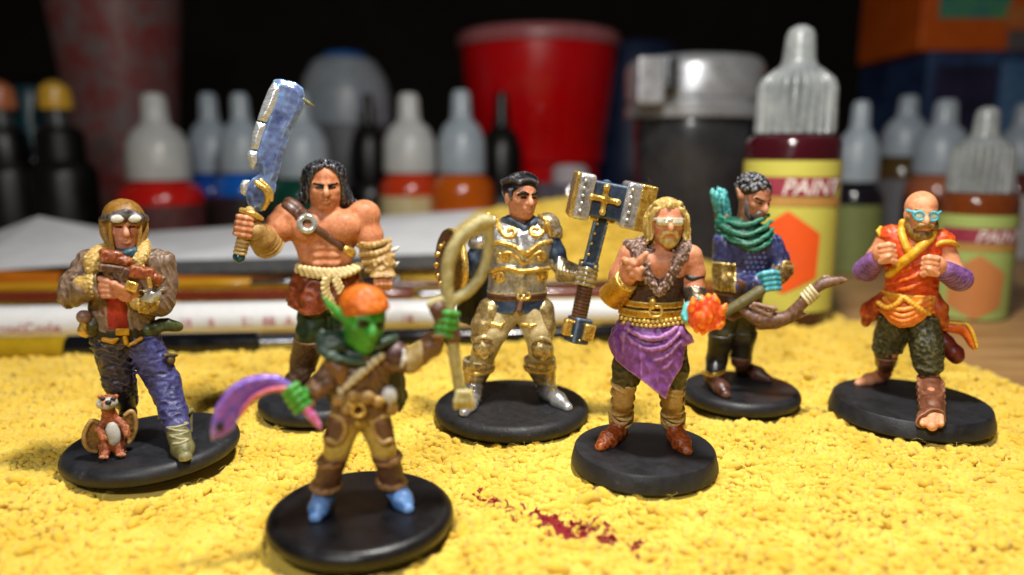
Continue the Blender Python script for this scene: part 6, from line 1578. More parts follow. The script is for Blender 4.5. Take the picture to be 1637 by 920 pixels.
for cx0, cx1, ya, yb, heel, toe, ank in ((997, 993, 612, 672, (992, 700), (960, 721), (991, 676, 14)), (1074, 1076, 618, 674, (1076, 704), (1098, 727), (1076, 680, 14))):
    d1 = f.g(*heel)
    W = f.S().cover(B, 3, cx0 - 30, ya - 2, cx0 + 30, yb + 6).c([(cx0, ya, 4, 16.5), ((cx0 + cx1) / 2, (ya + yb) / 2, d1 * .5 + 2, 15.5), (cx1, yb, d1, 13)], 2)
    for i in range(8):
        t = (i + .5) / 8; x = cx0 + (cx1 - cx0) * t; y = ya + (yb - ya) * t; d = 4 + (d1 - 4) * t; r = 16.3 - 3 * t
        W.tor(x, y, d, r + 3.0, 3.0, (14, (-1) ** i * 18, 0), k=.3)
    W.build('leg_wrap', WRAP, f.root, 1.4)
    Ft = f.S().cover(B, 4, ank[0] - 26, ank[1] - 6, ank[0] + 26, ank[1] + 16); foot(f, Ft, heel, toe, ank, 15, 5); Ft.w(1.0, 10, 6).w(1.6, 9, 16, (1, 1, 1), True); Ft.build('boot', BOOT, f.root, 1.4)
    Cu = f.S().c([(cx1 - 17, yb - 14, d1 + 4, 3.5), (cx1 - 8, yb + 2, d1 + 15, 4.5), (cx1 + 1, yb + 8, d1 + 17, 3)], 1.5, sm=4).c([(cx1 + 17, yb - 12, d1 + 4, 3.5), (cx1 + 10, yb, d1 + 15, 4.5), (cx1 + 1, yb + 8, d1 + 17, 3)], 1.5, sm=4)
    Cu.tor(cx1, yb + 4, d1, 15, 3.5, (10, 0, 0)); Cu.c([(cx1 - 17, yb - 14, d1, 4), (cx1 - 16, yb + 4, d1, 4)], 2).c([(cx1 + 17, yb - 12, d1, 4), (cx1 + 16, yb + 4, d1, 4)], 2)
    Cu.build('boot_cuff', WRAP, f.root, 1.3)
# --- the archer with a green scarf
f = Fig('archer_figurine', 'painted figurine of a dark-haired archer in green scarf lowering a wooden bow', 1184, 617, 1.0, 0.27)
FIGS.append(f)
f.base('round', BLACKBASE)
h = f.frame(1205, 318, 2, 70, yaw=48, lean=6, nod=14)
SKD = paint('skin_brown', (0.56, 0.35, 0.25), (0.72, 0.49, 0.37), 6, .56, bump=.14, spec=.35, edge=(0.88, 0.68, 0.55), eamt=.5)
B = f.S()
f.head(B, h, ears=False, nose=1.1)
B.c([h(-.30, -.02, -.02, .05), h(-.36, .02, -.10, .06), h(-.44, .17, -.2, .02)], 2)
B.c([h(0, -.25, -.08, .2), (1192, 372, 0, 18)], 7)
B.l([(1194, 362, 0, 34, 18), (1192, 384, 0, 42, 26), (1188, 420, 0, 36, 24), (1182, 460, 0, 32, 22), (1178, 490, 0, 34, 22)], 8)
B.c([(1160, 384, 4, 16), (1157, 420, 4, 14), (1160, 452, 14, 12), (1184, 456, 30, 11), (1210, 452, 42, 10)], 5)
B.c([(1228, 384, -2, 15), (1244, 410, 0, 13), (1254, 430, 6, 11), (1238, 444, 28, 10), (1226, 450, 40, 9)], 5)
B.c([(1168, 492, 4, 20), (1154, 532, 12, 16), (1146, 575, 4, 12), (1142, 604, f.g(1146, 622), 11)], 6)
B.c([(1190, 492, -4, 20), (1188, 535, -4, 16), (1184, 572, -14, 12), (1186, 586, f.g(1186, 600), 11)], 6)
B.build('body', SKD, f.root, 1.5)
H = h.H
CURL = paint('hair_curly_black', (0.05, 0.05, 0.055), (0.12, 0.12, 0.13), 18, .4, bump=.2, edge=(0.5, 0.5, 0.53), eamt=.9)
rs = np.random.RandomState(9)
Hr = f.S().e(*h(0, .2, -.1), .36 * H, .42 * H, .33 * H, h.rot, 2)
for i in range(130):
    a, b = rs.uniform(0, 6.28), rs.uniform(-.1, 1.5)
    Hr.c([h(.37 * math.cos(b) * math.cos(a), .2 + .345 * math.sin(b), -.1 + .43 * math.cos(b) * math.sin(a), .045)], 1)
Hr.e(*h(0, -.08, .36), .33 * H, .36 * H, .36 * H, h.rot, 1, 's'); Hr.build('hair', CURL, f.root, 1.2)
Bd = f.S()
for sg in (-1, 1): Bd.c([h(sg * .31, .0, .06, .03), h(sg * .295, -.15, .10, .045), h(sg * .25, -.29, .14, .06), h(sg * .15, -.40, .22, .065), h(0, -.45, .27, .07)], 2, sm=3).c([h(sg * .01, -.195, .40, .032), h(sg * .12, -.235, .365, .032), h(sg * .17, -.33, .28, .035)], 1)
Bd.e(*h(0, -.40, .27), .13 * H, .10 * H, .09 * H, h.rot, 2).c([h(-.07, -.29, .42, .03), h(.07, -.29, .42, .03)], 1, 's'); Bd.w(.6, 4, 3); Bd.build('beard', CURL, f.root, 1.1)
for sg in (-1, 1):
    f.S().c([h(sg * .05, .07, .37, .03), h(sg * .25, .085, .27, .03)], 1).build('eyebrow', BROW, f.root, 1.0)
    f.S().c([h(sg * .09, -.01, .34, .025), h(sg * .18, -.01, .31, .025)], 1).build('eye', BROW, f.root, 1.0)
# tunic
BLUE = paint('tunic_indigo', (0.12, 0.13, 0.27), (0.22, 0.24, 0.42), 6, .42, bump=.25, edge=(0.5, 0.52, 0.72), eamt=.6)
Tu = f.S().cover(B, 4, 1140, 375, 1250, 470).l([(1192, 380, 0, 44, 28), (1189, 410, 2, 41, 29), (1184, 448, 2, 36, 26), (1181, 476, 0, 38, 26)], 3)
Tu.c([(1162, 388, 4, 21), (1158, 412, 6, 18)], 5).c([(1228, 388, -2, 18), (1246, 414, 0, 16)], 5)
Tu.half((1180, 474, 0), (0, 0, -1)); Tu.w(1.0, 12, 4).w(1.2, 11, 14, (1, 1, 1), True); Tu.build('tunic', BLUE, f.root, 1.5)
# quilted front panel
for r_ in range(5):
    for c_ in range(4):
        x, y = 1196 + c_ * 8 + (r_ % 2) * 4 - r_ * 1.5, 404 + r_ * 8
        q = f.S().dots(Tu, [(x, y)], 3.6, lift=-1.2); q.build('quilt_stud', BLUE, f.root, 1.3)
# scarf
SC = paint('scarf_green', (0.025, 0.20, 0.15), (0.07, 0.34, 0.26), 6, .5, bump=.25, edge=(0.3, 0.66, 0.55), eamt=.6)
Sf = f.S().e(1190, 366, 0, 41, 28, 17, (0, 12, 0), 3).e(1200, 380, 12, 30, 22, 16, (0, 24, 0), 8)
for pts in ([(1150, 346, -4, 5), (1166, 356, 20, 5.5), (1192, 360, 30, 5), (1216, 352, 22, 4.5), (1228, 344, 4, 4)],
            [(1147, 354, 2, 5), (1164, 368, 26, 5.5), (1192, 376, 37, 5), (1220, 366, 28, 5), (1233, 354, 8, 4)],
            [(1146, 364, 6, 5), (1166, 382, 28, 5), (1194, 391, 40, 5), (1222, 380, 31, 5), (1235, 366, 8, 4)],
            [(1147, 373, 8, 4.5), (1176, 388, 30, 4.5), (1204, 399, 37, 5), (1226, 390, 28, 4.5), (1235, 376, 8, 4)],
            [(1156, 362, 20, 3), (1180, 384, 36, 3.5), (1210, 386, 36, 3.5), (1230, 372, 20, 3)]):
    Sf.c([(x, y, d - 1.5, r * .85) for x, y, d, r in pts], 5, sm=5)
Sf.e(*h(0, -.2, .1), 20, 22, 26, None, 2, 's'); Sf.w(.9, 9, 3).w(1.0, 11, 13, (.6, .6, 1.4), True); Sf.build('scarf', SC, f.root, 1.3)
# quiver with teal fletchings behind the shoulder
qv = empty('quiver', (0, 0, 0)); qv.parent = f.root
f.S().c([(1172, 420, -34, 14), (1154, 345, -28, 12)], 2).build('quiver_tube', LEATHER, qv, 1.5)
TQ = paint('fletching_teal', (0.06, 0.40, 0.42), (0.16, 0.58, 0.58), 6, .45, bump=.2, edge=(0.5, 0.85, 0.84), eamt=.7)
for i, (x, y, d) in enumerate(((1140, 304, -20), (1150, 300, -26), (1158, 305, -22), (1146, 308, -14), (1155, 312, -14))):
    f.S().c([(x + 8, y + 42, d - 6, 4), (x + 2, y + 16, d, 5.2), (x, y + 5, d, 5.4), (x - 1, y, d, 3)], 1).w(1.4, 6, i + 1, (1.5, 1.5, .5), True).build('fletching', TQ, qv, 1.3)
f.S().c([(1152, 352, -12, 4), (1162, 346, -12, 4)], 2).build('quiver_rim', LEATHER, qv, 1.3)
# bracers, forearm, gloves
Br = f.S().cover(B, 6.5, 1138, 416, 1178, 462)
for x, y, r in ((1154, 424, 8), (1166, 434, 7), (1150, 440, 8), (1162, 450, 7)): Br.e(x, y, 18, r, 6, r, k=2)
Br.c([(1144, 459, 12, 4), (1158, 463, 22, 4), (1174, 459, 26, 4)], 1, sm=4).c([(1144, 418, 8, 4), (1156, 414, 18, 4), (1172, 420, 20, 4)], 1, sm=4); Br.w(1.0, 6, 4).w(.7, 6, 14, (1, 1, 1), True)
BRZ = paint('bronze_gold', (0.34, 0.25, 0.12), (0.66, 0.54, 0.28), 12, .38, metal=.6, bump=.3, edge=(0.95, 0.86, 0.56), eamt=.9)
Br.build('gold_bracer', BRZ, f.root, 1.3)
f.S().cover(B, 4, 1176, 440, 1206, 470).w(1, 8, 2).build('leather_sleeve', LEATHER, f.root, 1.4)
f.S().cover(B, 4.5, 1232, 420, 1268, 446).c([(1243, 424, 16, 4), (1256, 420, 14, 4), (1264, 426, 4, 4)], 1, sm=4).w(1, 6, 7).build('gold_bracer', BRZ, f.root, 1.3)
f.S().c([(1250, 442, 20, 11), (1242, 450, 30, 9)], 2).build('leather_sleeve', LEATHER, f.root, 1.3)
GL = paint('glove_turquoise', (0.08, 0.46, 0.54), (0.20, 0.62, 0.70), 6, .45, bump=.15, edge=(0.55, 0.85, 0.88), eamt=.7)
Hn = f.S().e(1212, 452, 44, 11, 9, 9, (0, 15, 0), 3).e(1230, 450, 42, 12, 9, 10, (0, -20, 0), 3)
for i in range(4): Hn.c([(1212 + i * 1.5, 442 + i * 8, 46, 4.6), (1222 + i * 1.5, 438 + i * 8, 54, 4.8), (1234 + i * 1.5, 436 + i * 8.2, 53, 4.8), (1243 + i, 437 + i * 8, 46, 4.4)], 1.2)
Hn.build('gloves', GL, f.root, 1.3)
# belt, skirt, trousers
DK = paint('leather_black', (0.06, 0.06, 0.06), (0.12, 0.115, 0.11), 7, .42, bump=.25, edge=(0.36, 0.35, 0.33), eamt=.6)
Sk = f.S().l([(1181, 462, 0, 37, 27), (1176, 480, 0, 40, 29), (1172, 508, 2, 38, 29)], 2, fold=(7, .06, 1.0)); Sk.w(1.0, 10, 3)
Sk.hem([(1130, 492), (1150, 500), (1172, 508), (1192, 500), (1215, 488)]); Sk.build('leather_skirt', LEATHER, f.root, 1.5)
f.S().l([(1181, 460, 0, 39, 29), (1180, 470, 0, 40, 30)], 1).build('belt', LEATHER, f.root, 1.4)
OLV = paint('breeches_dark_olive', (0.10, 0.10, 0.06), (0.19, 0.18, 0.10), 6, .5, bump=.2, edge=(0.4, 0.38, 0.24), eamt=.5)
f.S().cover(B, 3.5, 1110, 484, 1230, 536).e(1178, 490, 0, 33, 22, 18, k=4).w(1.4, 12, 4).build('breeches', OLV, f.root, 1.6)
for x0, x1, yb in ((1110, 1168, 592), (1164, 1220, 578)):
    G_ = f.S().cover(B, 4.5, x0, 528, x1, yb)
    G_.w(.5, 10, 3); G_.build('greave', DK, f.root, 1.5)
BTA = paint('boot_brown', (0.24, 0.13, 0.11), (0.38, 0.23, 0.19), 8, .42, bump=.2, edge=(0.6, 0.44, 0.38), eamt=.6)
Ft = f.S().cover(B, 5, 1120, 586, 1166, 616); foot(f, Ft, (1142, 620), (1160, 637), (1141, 604, 13), 13, 5); Ft.build('boot', BTA, f.root, 1.4)
f.S().c([(1124, 596, f.g(1142, 620) + 8, 4), (1140, 600, f.g(1142, 620) + 18, 5), (1156, 595, f.g(1142, 620) + 10, 4)], 1.5, sm=4).build('boot_cuff', GOLD, f.root, 1.3)
Ft = f.S().cover(B, 5, 1168, 572, 1206, 592); foot(f, Ft, (1184, 597), (1228, 611), (1186, 584, 12), 12, 5); Ft.build('boot', BTA, f.root, 1.4)
# bow
WOODB = paint('bow_wood', (0.30, 0.20, 0.16), (0.48, 0.34, 0.27), 9, .45, bump=.3, edge=(0.72, 0.58, 0.48), eamt=.7, stretch=(1, 1, 2))
bow = empty('bow', (0, 0, 0)); bow.parent = f.root
L1 = f.S().c([(1140, 512, 64, 7), (1160, 499, 62, 8), (1188, 483, 60, 8.5), (1214, 466, 57, 9)], 2); L1.w(.4, 5, 3)
L1.build('lower_limb', paint('bow_olive', (0.34, 0.32, 0.20), (0.46, 0.43, 0.28), 14, .5, bump=.4, stretch=(1, 1, 3)), bow, 1.3)
L2 = f.S().c([(1184, 493, 56, 5), (1198, 502, 57, 9), (1218, 512, 58, 12), (1240, 511, 58, 11), (1260, 506, 58, 9.5), (1276, 492, 58, 9), (1292, 474, 58, 8.5), (1306, 460, 58, 8), (1322, 452, 58, 7.5), (1340, 449, 58, 6), (1352, 448, 58, 3)], 3, sm=5)
L2.c([(1262, 508, 58, 6), (1280, 504, 58, 4), (1293, 502, 58, 1.5)], 3).c([(1312, 452, 58, 5), (1318, 444, 58, 3), (1324, 441, 58, 1.5)], 3)
for a, b in (((1200, 490), (1230, 504)), ((1222, 494), (1214, 512)), ((1238, 492), (1228, 510)), ((1206, 486), (1240, 494))): L2.c([(*a, 64, 3.4), (*b, 66, 3)], 3)
L2.e(1222, 504, 58, 18, 6, 9, (0, 18, 0), 4).c([(1212, 524, 60, 4), (1240, 522, 60, 4), (1266, 514, 60, 3)], 3)
L2.w(1.0, 8, 6); L2.build('upper_limb', WOODB, bow, 1.3)
Wr = f.S()
for t in np.linspace(0, 1, 4): Wr.tor(1288 + 14 * t, 478 - 13 * t, 58, 9.6, 2.6, (0, 48, 0), k=.6)
Wr.build('cord_wrap', paint('cord_cream', (0.66, 0.58, 0.40), (0.78, 0.72, 0.56), 9, .55, edge=(0.92, 0.88, 0.74)), bow, 1.2)
# --- the bald bearded fighter in an orange robe with raised fists
f = Fig('bald_figurine', 'painted figurine of a bald bearded fighter in orange robe with raised fists', 1455, 638, 1.235, 0.27, roll=-0.5)
FIGS.append(f)
f.base('bevel', BLACKBASE)
h = f.frame(1473, 342, 10, 72, yaw=18, lean=3, nod=6)
SK = paint('skin_peach', (0.80, 0.50, 0.34), (0.92, 0.64, 0.47), 6, .56, bump=.14, spec=.35, edge=(0.97, 0.8, 0.66), eamt=.5)
B = f.S()
f.head(B, h, mouth=False)
B.c([h(0, -.25, -.08, .21), (1464, 392, 0, 20)], 7)
B.l([(1462, 376, 0, 34, 18), (1462, 395, 0, 50, 26), (1460, 430, 0, 40, 25), (1456, 470, 0, 38, 24), (1452, 510, 0, 40, 24)], 8)
# arms
B.c([(1420, 382, 0, 18), (1404, 410, -2, 17), (1386, 432, 6, 16)], 6).c([(1386, 432, 6, 16), (1397, 418, 26, 14), (1406, 410, 38, 12)], 6)
B.c([(1506, 392, 0, 18), (1514, 415, -2, 17), (1528, 444, 8, 17)], 6).c([(1528, 444, 8, 17), (1512, 434, 28, 14), (1503, 428, 38, 12)], 6)
def fist(x, y, d, sx, rot):
    B.e(x, y, d, 17, 14, 16, (0, rot, 0), 4)
    for i in range(4):
        t = (i - 1.5)
        xa, ya = x + sx * 4 + t * 1.0 * sx, y - 12 + i * 8
        B.c([(xa - sx * 6, ya + 2, d + 11, 5.2), (xa + sx * 6, ya, d + 13, 5.2), (xa + sx * 13, ya + 2, d + 8, 5), (xa + sx * 12, ya + 4, d, 4.6)], 1.4)
    B.c([(x - sx * 4, y + 14, d + 10, 5), (x + sx * 8, y + 6, d + 18, 4.6)], 1.5)
fist(1412, 404, 44, 1, -10); fist(1494, 424, 44, -1, 12)
# legs
B.c([(1432, 515, 0, 22), (1418, 560, -10, 17), (1414, 596, f.g(1414, 612), 12)], 6)
B.c([(1476, 515, 0, 22), (1482, 560, 14, 18), (1487, 610, 18, 14), (1490, 655, f.g(1490, 672), 12)], 6)
foot(f, B, (1414, 610), (1372, 617), (1414, 596, 12), 11, 4)
B.post.clear()
foot(f, B, (1490, 668), (1490, 686), (1490, 652, 12), 13, 4); B.post.clear()
for i in range(5): B.c([(1477 + i * 6.6, 668 - abs(i - 2) * .8, f.g(1490, 680), 5), (1475 + i * 7.4, 680 - abs(i - 2) * 1.2, f.g(1490, 686) - 4, 4.4)], 1.2)
B.build('body', SK, f.root, 1.5)
# beard, brows, glasses
BEARD = paint('beard_brown', (0.36, 0.25, 0.08), (0.54, 0.40, 0.16), 10, .55, bump=.3, edge=(0.74, 0.6, 0.32), eamt=.6)
H = h.H
Bd = f.S()
for sg in (-1, 1): Bd.c([h(sg * .31, -.05, .04, .05), h(sg * .30, -.25, .10, .08), h(sg * .2, -.42, .18, .1), h(0, -.52, .25, .12)], 2, sm=3)
Bd.e(*h(0, -.46, .24), .24 * H, .18 * H, .17 * H, h.rot, 3)
for sg in (-1, 1): Bd.c([h(sg * .02, -.2, .42, .05), h(sg * .14, -.23, .38, .055), h(sg * .24, -.30, .28, .035)], 1.5)
Bd.c([h(-.1, -.325, .42, .035), h(.1, -.325, .42, .035)], 1, 's'); Bd.w(1.2, 5, 4, (1, 1, .5)); Bd.build('beard', BEARD, f.root, 1.2)
for sg in (-1, 1): f.S().c([h(sg * .06, .10, .36, .03), h(sg * .24, .12, .26, .03)], 1).build('eyebrow', BEARD, f.root, 1.1)
CY = paint('glasses_cyan', (0.22, 0.66, 0.76), (0.42, 0.80, 0.86), 6, .4, bump=.1)
Gl = f.S()
for sg in (-1, 1):
    cu = sg * .155; c_ = h(cu, -.015, .37)
    pts = [h(cu + .13 * math.cos(a), -.015 + .10 * math.sin(a), .37 - .12 * abs(cu + .13 * math.cos(a)), .03) for a in np.linspace(0, 2 * np.pi, 11)]
    Gl.c(pts, 1); Gl.c([h(sg * .27, .05, .33, .035), h(sg * .40, .08, .14, .03)], 1)
    f.S().e(*h(cu, -.015, .335), .11 * H, .035 * H, .085 * H, h.rot).build('lens', paint('lens_pale', (0.72, 0.80, 0.76), (0.82, 0.88, 0.84), 5, .25, bump=.02), f.root, 1.2)
Gl.c([h(-.04, .02, .38, .025), h(.04, .02, .38, .025)], 1); Gl.build('glasses', CY, f.root, 1.1)
# robe
ROBE = paint('robe_orange', (0.70, 0.16, 0.07), (0.86, 0.33, 0.11), 4, .48, bump=.2, edge=(0.95, 0.5, 0.14), eamt=.6, c3=(0.90, 0.42, 0.10))
YEL = paint('trim_yellow', (0.74, 0.50, 0.06), (0.88, 0.68, 0.12), 6, .48, bump=.2, edge=(0.97, 0.84, 0.35), eamt=.5)
R0 = f.S().l([(1462, 368, 0, 34, 18), (1462, 380, 0, 50, 26), (1461, 400, 2, 48, 31), (1459, 430, 2, 41, 30), (1456, 466, 0, 41, 28), (1455, 476, 0, 44, 29)], 3)
R0.e(1422, 376, 0, 20, 20, 17, (0, -30, 0), 5).e(1508, 384, 0, 21, 20, 16, (0, 30, 0), 5)
for a, b in (((1424, 440), (1490, 408)), ((1420, 455), (1494, 425)), ((1424, 466), (1480, 448))): R0.c([(a[0], a[1], 18, 3), ((a[0] + b[0]) / 2, (a[1] + b[1]) / 2 + 4, 33, 3.5), (b[0], b[1], 22, 3)], 4, sm=5)
R0.w(1.0, 14, 5).w(1.2, 12, 15, (1, 1, 1), True)
R1 = f.S().add(R0); R1.c([(1462, 378, 26, 11), (1460, 392, 34, 8), (1458, 402, 36, 4)], 2, 's'); R1.build('robe', ROBE, f.root, 1.5)
f.S().on(R0, [(1443, 356), (1441, 372), (1446, 388), (1452, 402)], 6, lift=0).build('collar_band', YEL, f.root, 1.3)
f.S().on(R0, [(1492, 362), (1488, 378), (1476, 392), (1458, 408), (1440, 422), (1422, 438)], 7.5, lift=1).build('collar_band', YEL, f.root, 1.3)
f.S().on(R0, [(1476, 376), (1464, 398), (1444, 416), (1424, 434)], 3).build('collar_fold', YEL, f.root, 1.2)
f.S().c([(1404, 370, 8, 3.5), (1414, 386, 14, 3.5), (1428, 394, 18, 3)], 1, sm=4).c([(1404, 370, 8, 3.5), (1408, 364, 0, 3)], 1).build('sleeve_hem', YEL, f.root, 1.2)
f.S().c([(1492, 396, 20, 3.5), (1506, 388, 20, 4), (1522, 388, 14, 4), (1531, 394, 0, 3.5)], 1, sm=4).build('sleeve_hem', YEL, f.root, 1.2)
# wrist wraps
PW_ = paint('wrap_purple', (0.27, 0.15, 0.36), (0.60, 0.40, 0.66), 9, .5, bump=.3, edge=(0.8, 0.62, 0.82), eamt=.6, c3=(0.16, 0.09, 0.22), stretch=(1, 1, 2))
for a, b in (((1383, 434, 6), (1400, 416, 32)), ((1534, 447, 6), (1511, 433, 32))):
    Wp = f.S().c([(*a, 20), (*b, 16)], 2)
    for t in np.linspace(.05, 1, 6): Wp.tor(a[0] + (b[0] - a[0]) * t, a[1] + (b[1] - a[1]) * t, a[2] + (b[2] - a[2]) * t, 19 - 4 * t, 2.2, (50, 30 if b[0] > a[0] else -30, 0), k=1)
    Wp.build('wrist_wrap', PW_, f.root, 1.3)
# sash, apron, tails
SASH = paint('sash_yellow', (0.80, 0.50, 0.08), (0.90, 0.66, 0.14), 6, .48, bump=.2, edge=(0.98, 0.84, 0.4), eamt=.5)
f.S().l([(1455, 467, 0, 44, 31), (1453, 484, 0, 47, 33)], 1).w(1.5, 12, 3, (.3, .3, 2)).build('sash', SASH, f.root, 1.4)
Ap = f.S().l([(1453, 476, 0, 45, 31), (1450, 495, 4, 46, 36), (1448, 520, 6, 42, 36)], 2)
for y, sg, r in ((490, 10, 4), (498, 14, 4), (506, 14, 4), (513, 10, 3)): Ap.c([(1414, y - 12, 24, r), (1432, y + sg * .3, 38, r), (1452, y + sg * .4, 41, r), (1486, y - 14, 28, r)], 4, sm=5)
inn = f.S().l([(1453, 490, 0, 36, 24), (1448, 530, 2, 38, 29)], 1); Ap.add(inn, 0, 1, 's')
Ap.hem([(1400, 492), (1415, 500), (1424, 510), (1440, 517), (1460, 515), (1476, 506), (1488, 496), (1500, 500), (1514, 518), (1530, 520)]); Ap.w(.8, 9, 4)
Ap.build('apron', paint('apron_orange', (0.82, 0.32, 0.10), (0.90, 0.50, 0.16), 5, .48, bump=.2, edge=(0.98, 0.74, 0.3), eamt=.7), f.root, 1.5)
Cd = f.S()
cp = catmull([(1404, 484, 26), (1418, 492, 36), (1434, 486, 40), (1444, 476, 38), (1456, 484, 40), (1470, 494, 38), (1486, 502, 30)], 6)
for i, q in enumerate(cp): Cd.c([(q[0], q[1], q[2], 4.6 if i % 2 else 3.6)], .6)
Cd.c([(*q, 3.2) for q in cp], .8); Cd.build('waist_cord', SASH, f.root, 1.2)
SIDE = paint('robe_side', (0.52, 0.16, 0.07), (0.74, 0.30, 0.10), 5, .5, bump=.2, edge=(0.92, 0.58, 0.2), eamt=.7)
f.S().c([(1418, 478, 4, 16), (1400, 490, 0, 14), (1390, 504, -2, 12), (1384, 516, -4, 8)], 5).e(1388, 496, -2, 13, 9, 16, (0, 25, 0), 4).w(2.2, 12, 4).build('robe_flap', SIDE, f.root, 1.5)
f.S().c([(1490, 478, 4, 14), (1500, 494, 6, 14), (1506, 512, 4, 10), (1510, 524, 2, 5)], 5).w(1.8, 11, 6).build('robe_flap', SIDE, f.root, 1.5)
Tl = f.S().c([(1498, 520, -10, 8), (1520, 522, -12, 9), (1540, 524, -10, 9), (1550, 540, -8, 8), (1558, 556, -6, 5)], 4, sm=5).e(1528, 526, -11, 24, 7, 8, (0, 8, 0), 4); Tl.w(1.2, 10, 3); Tl.build('robe_tail', paint('tail_orange', (0.80, 0.26, 0.07), (0.88, 0.40, 0.10), 5, .48, bump=.2, edge=(0.97, 0.68, 0.2), eamt=.8), f.root, 1.4)
f.S().c([(1510, 515, -2, 2.5), (1532, 517, -2, 3), (1546, 519, -1, 3), (1556, 535, 0, 3), (1562, 556, 0, 2.4)], 1, sm=4).build('tail_edge', YEL, f.root, 1.2)
f.S().c([(1498, 530, -16, 11), (1512, 550, -16, 14), (1526, 566, -14, 14), (1530, 572, -12, 10)], 5).w(1.6, 12, 3).build('robe_tail', paint('tail_maroon', (0.28, 0.07, 0.08), (0.42, 0.12, 0.10), 5, .45, bump=.2, edge=(0.7, 0.3, 0.2), eamt=.5), f.root, 1.5)
# trousers, shin wraps
OL = paint('trousers_dark_olive', (0.13, 0.13, 0.075), (0.27, 0.27, 0.17), 6, .5, bump=.25, edge=(0.55, 0.54, 0.38), eamt=.6)
Tr = f.S().cover(B, 6, 1380, 500, 1452, 568).cover(B, 6, 1450, 500, 1530, 590).e(1452, 508, 0, 38, 25, 18, k=6).c([(1432, 512, 0, 24), (1420, 540, -6, 22), (1416, 562, -12, 19)], 5).c([(1474, 512, 4, 24), (1481, 550, 14, 24), (1484, 586, 18, 20)], 5)
Tr.tor(1484, 584, 18, 19, 3.5, (12, 0, 0)).tor(1416, 562, -12, 17, 3, (8, 6, 0)); Tr.w(1.6, 13, 7, (1, 1, 1.6)).w(1.6, 11, 17, (1, 1, 1.2), True); Tr.build('trousers', OL, f.root, 1.5)
SW = paint('shin_wrap', (0.34, 0.19, 0.12), (0.52, 0.32, 0.22), 9, .48, bump=.3, edge=(0.76, 0.54, 0.4), eamt=.6)
dq = f.g(1490, 672)
W1 = f.S().cover(B, 5.5, 1455, 604, 1525, 652).c([(1487, 612, 20, 18), (1489, 640, dq * .6 + 6, 16), (1490, 652, dq, 15)], 3)
for i in range(9):
    t = (i + .3) / 9; W1.tor(1487 + 3 * t, 610 + 46 * t, 20 + (dq - 20) * t, 19.4 - 2 * t, 2.8, (10, (-1) ** i * 20, 0), k=1)
W1.e(1487, 624, 36, 9, 6, 9, k=2).e(1490, 655, dq + 8, 17, 12, 7, k=2); W1.build('shin_wrap', SW, f.root, 1.3)
dl = f.g(1414, 610)
W2 = f.S().cover(B, 3, 1395, 572, 1440, 600).c([(1416, 574, -12, 14), (1414, 594, dl, 12)], 3)
for i in range(4):
    t = (i + .3) / 4; W2.tor(1416 - 2 * t, 574 + 22 * t, -12 + (dl + 12) * t, 13, 2.4, (8, (-1) ** i * 16, 0), k=1)
W2.c([(1410, 602, dl + 4, 9), (1396, 606, dl + 6, 9)], 3); W2.build('shin_wrap', SW, f.root, 1.4)
# ------------------------------------------------------------------ the looped pile of the towel (after the figurines, so that it parts round their bases)
def loop_mesh(i):
    """one soft yarn loop: a short thick tube bent over, with a two-ply twist"""
    r = random.Random(40 + i)
    n, m = 11, 8
    ang = np.linspace(math.radians(-20 + r.uniform(-20, 20)), math.radians(r.uniform(150, 250)), n)
    R = 0.037 * r.uniform(0.85, 1.4); tr = 0.033 * r.uniform(0.9, 1.2)
    tw = r.uniform(-1, 1); hz = r.uniform(0.8, 1.5); ph = r.uniform(0, 6.28)
    C = np.stack([R * np.cos(ang), tw * 0.022 * (ang - 1.5), R * hz * np.sin(ang)], -1)
    C[:, 0] += 0.008 * np.sin(ang * 2.1 + ph); C[:, 1] += 0.010 * np.cos(ang * 1.7 + ph)
    T = np.gradient(C, axis=0); T /= np.linalg.norm(T, axis=1)[:, None]
    B = np.array([0, 1.0, 0])[None].repeat(n, 0); Nn = np.cross(T, B); Nn /= np.linalg.norm(Nn, axis=1)[:, None]; B = np.cross(Nn, T)
    th = np.linspace(0, 2 * np.pi, m, endpoint=False)
    prof = 0.72 + 0.34 * np.sin(np.linspace(0.1, 3.0, n)); prof[[0, -1]] = 0.04; C[0] = C[1] + (C[0] - C[1]) * 0.55; C[-1] = C[-2] + (C[-1] - C[-2]) * 0.55
    rad = tr * prof[:, None] * (1 + 0.12 * np.cos(2 * (th[None] + np.arange(n)[:, None] * 0.75 + ph)))
    V = (C[:, None] + rad[:, :, None] * (np.cos(th)[None, :, None] * Nn[:, None] + np.sin(th)[None, :, None] * B[:, None])).reshape(-1, 3)
    a = np.arange(n - 1)[:, None] * m; b = np.arange(m)[None]; b2 = (b + 1) % m
    Fq = np.stack([a + b, a + b2, a + m + b2, a + m + b], -1).reshape(-1, 4)
    return mesh('loop', V, Fq)
protos = bpy.data.collections.new('loop_shapes')
for i in range(12):
    o = bpy.data.objects.new('loop_shape', loop_mesh(i)); o.data.materials.append(TM); protos.objects.link(o)
rng = np.random.RandomState(5)
def scatter():
    out = []
    # (x range, y range, spacing): jittered rows, finer where the camera is near
    for y0, y1, sp in ((3.5, 13.5, 0.068), (13.5, 19.0, 0.09), (19.0, 28.5, 0.13)):
        yy = np.arange(y0, y1, sp)
        w = (y1 + 1) * 0.78
        xx = np.arange(-w, w, sp)
        A, B = np.meshgrid(xx, yy, indexing='ij')
        A = A + rng.uniform(-.5, .5, A.shape) * sp; B = B + rng.uniform(-.5, .5, B.shape) * sp
        k = (np.abs(A) < (B + 1.5) * 0.78) & (A < towel_edge(B) - 0.05)
        out.append(np.stack([A[k], B[k], np.full(k.sum(), (sp / 0.062) ** 0.8)], -1))
    return np.vstack(out)
pts = scatter()
keep = np.ones(len(pts), bool)
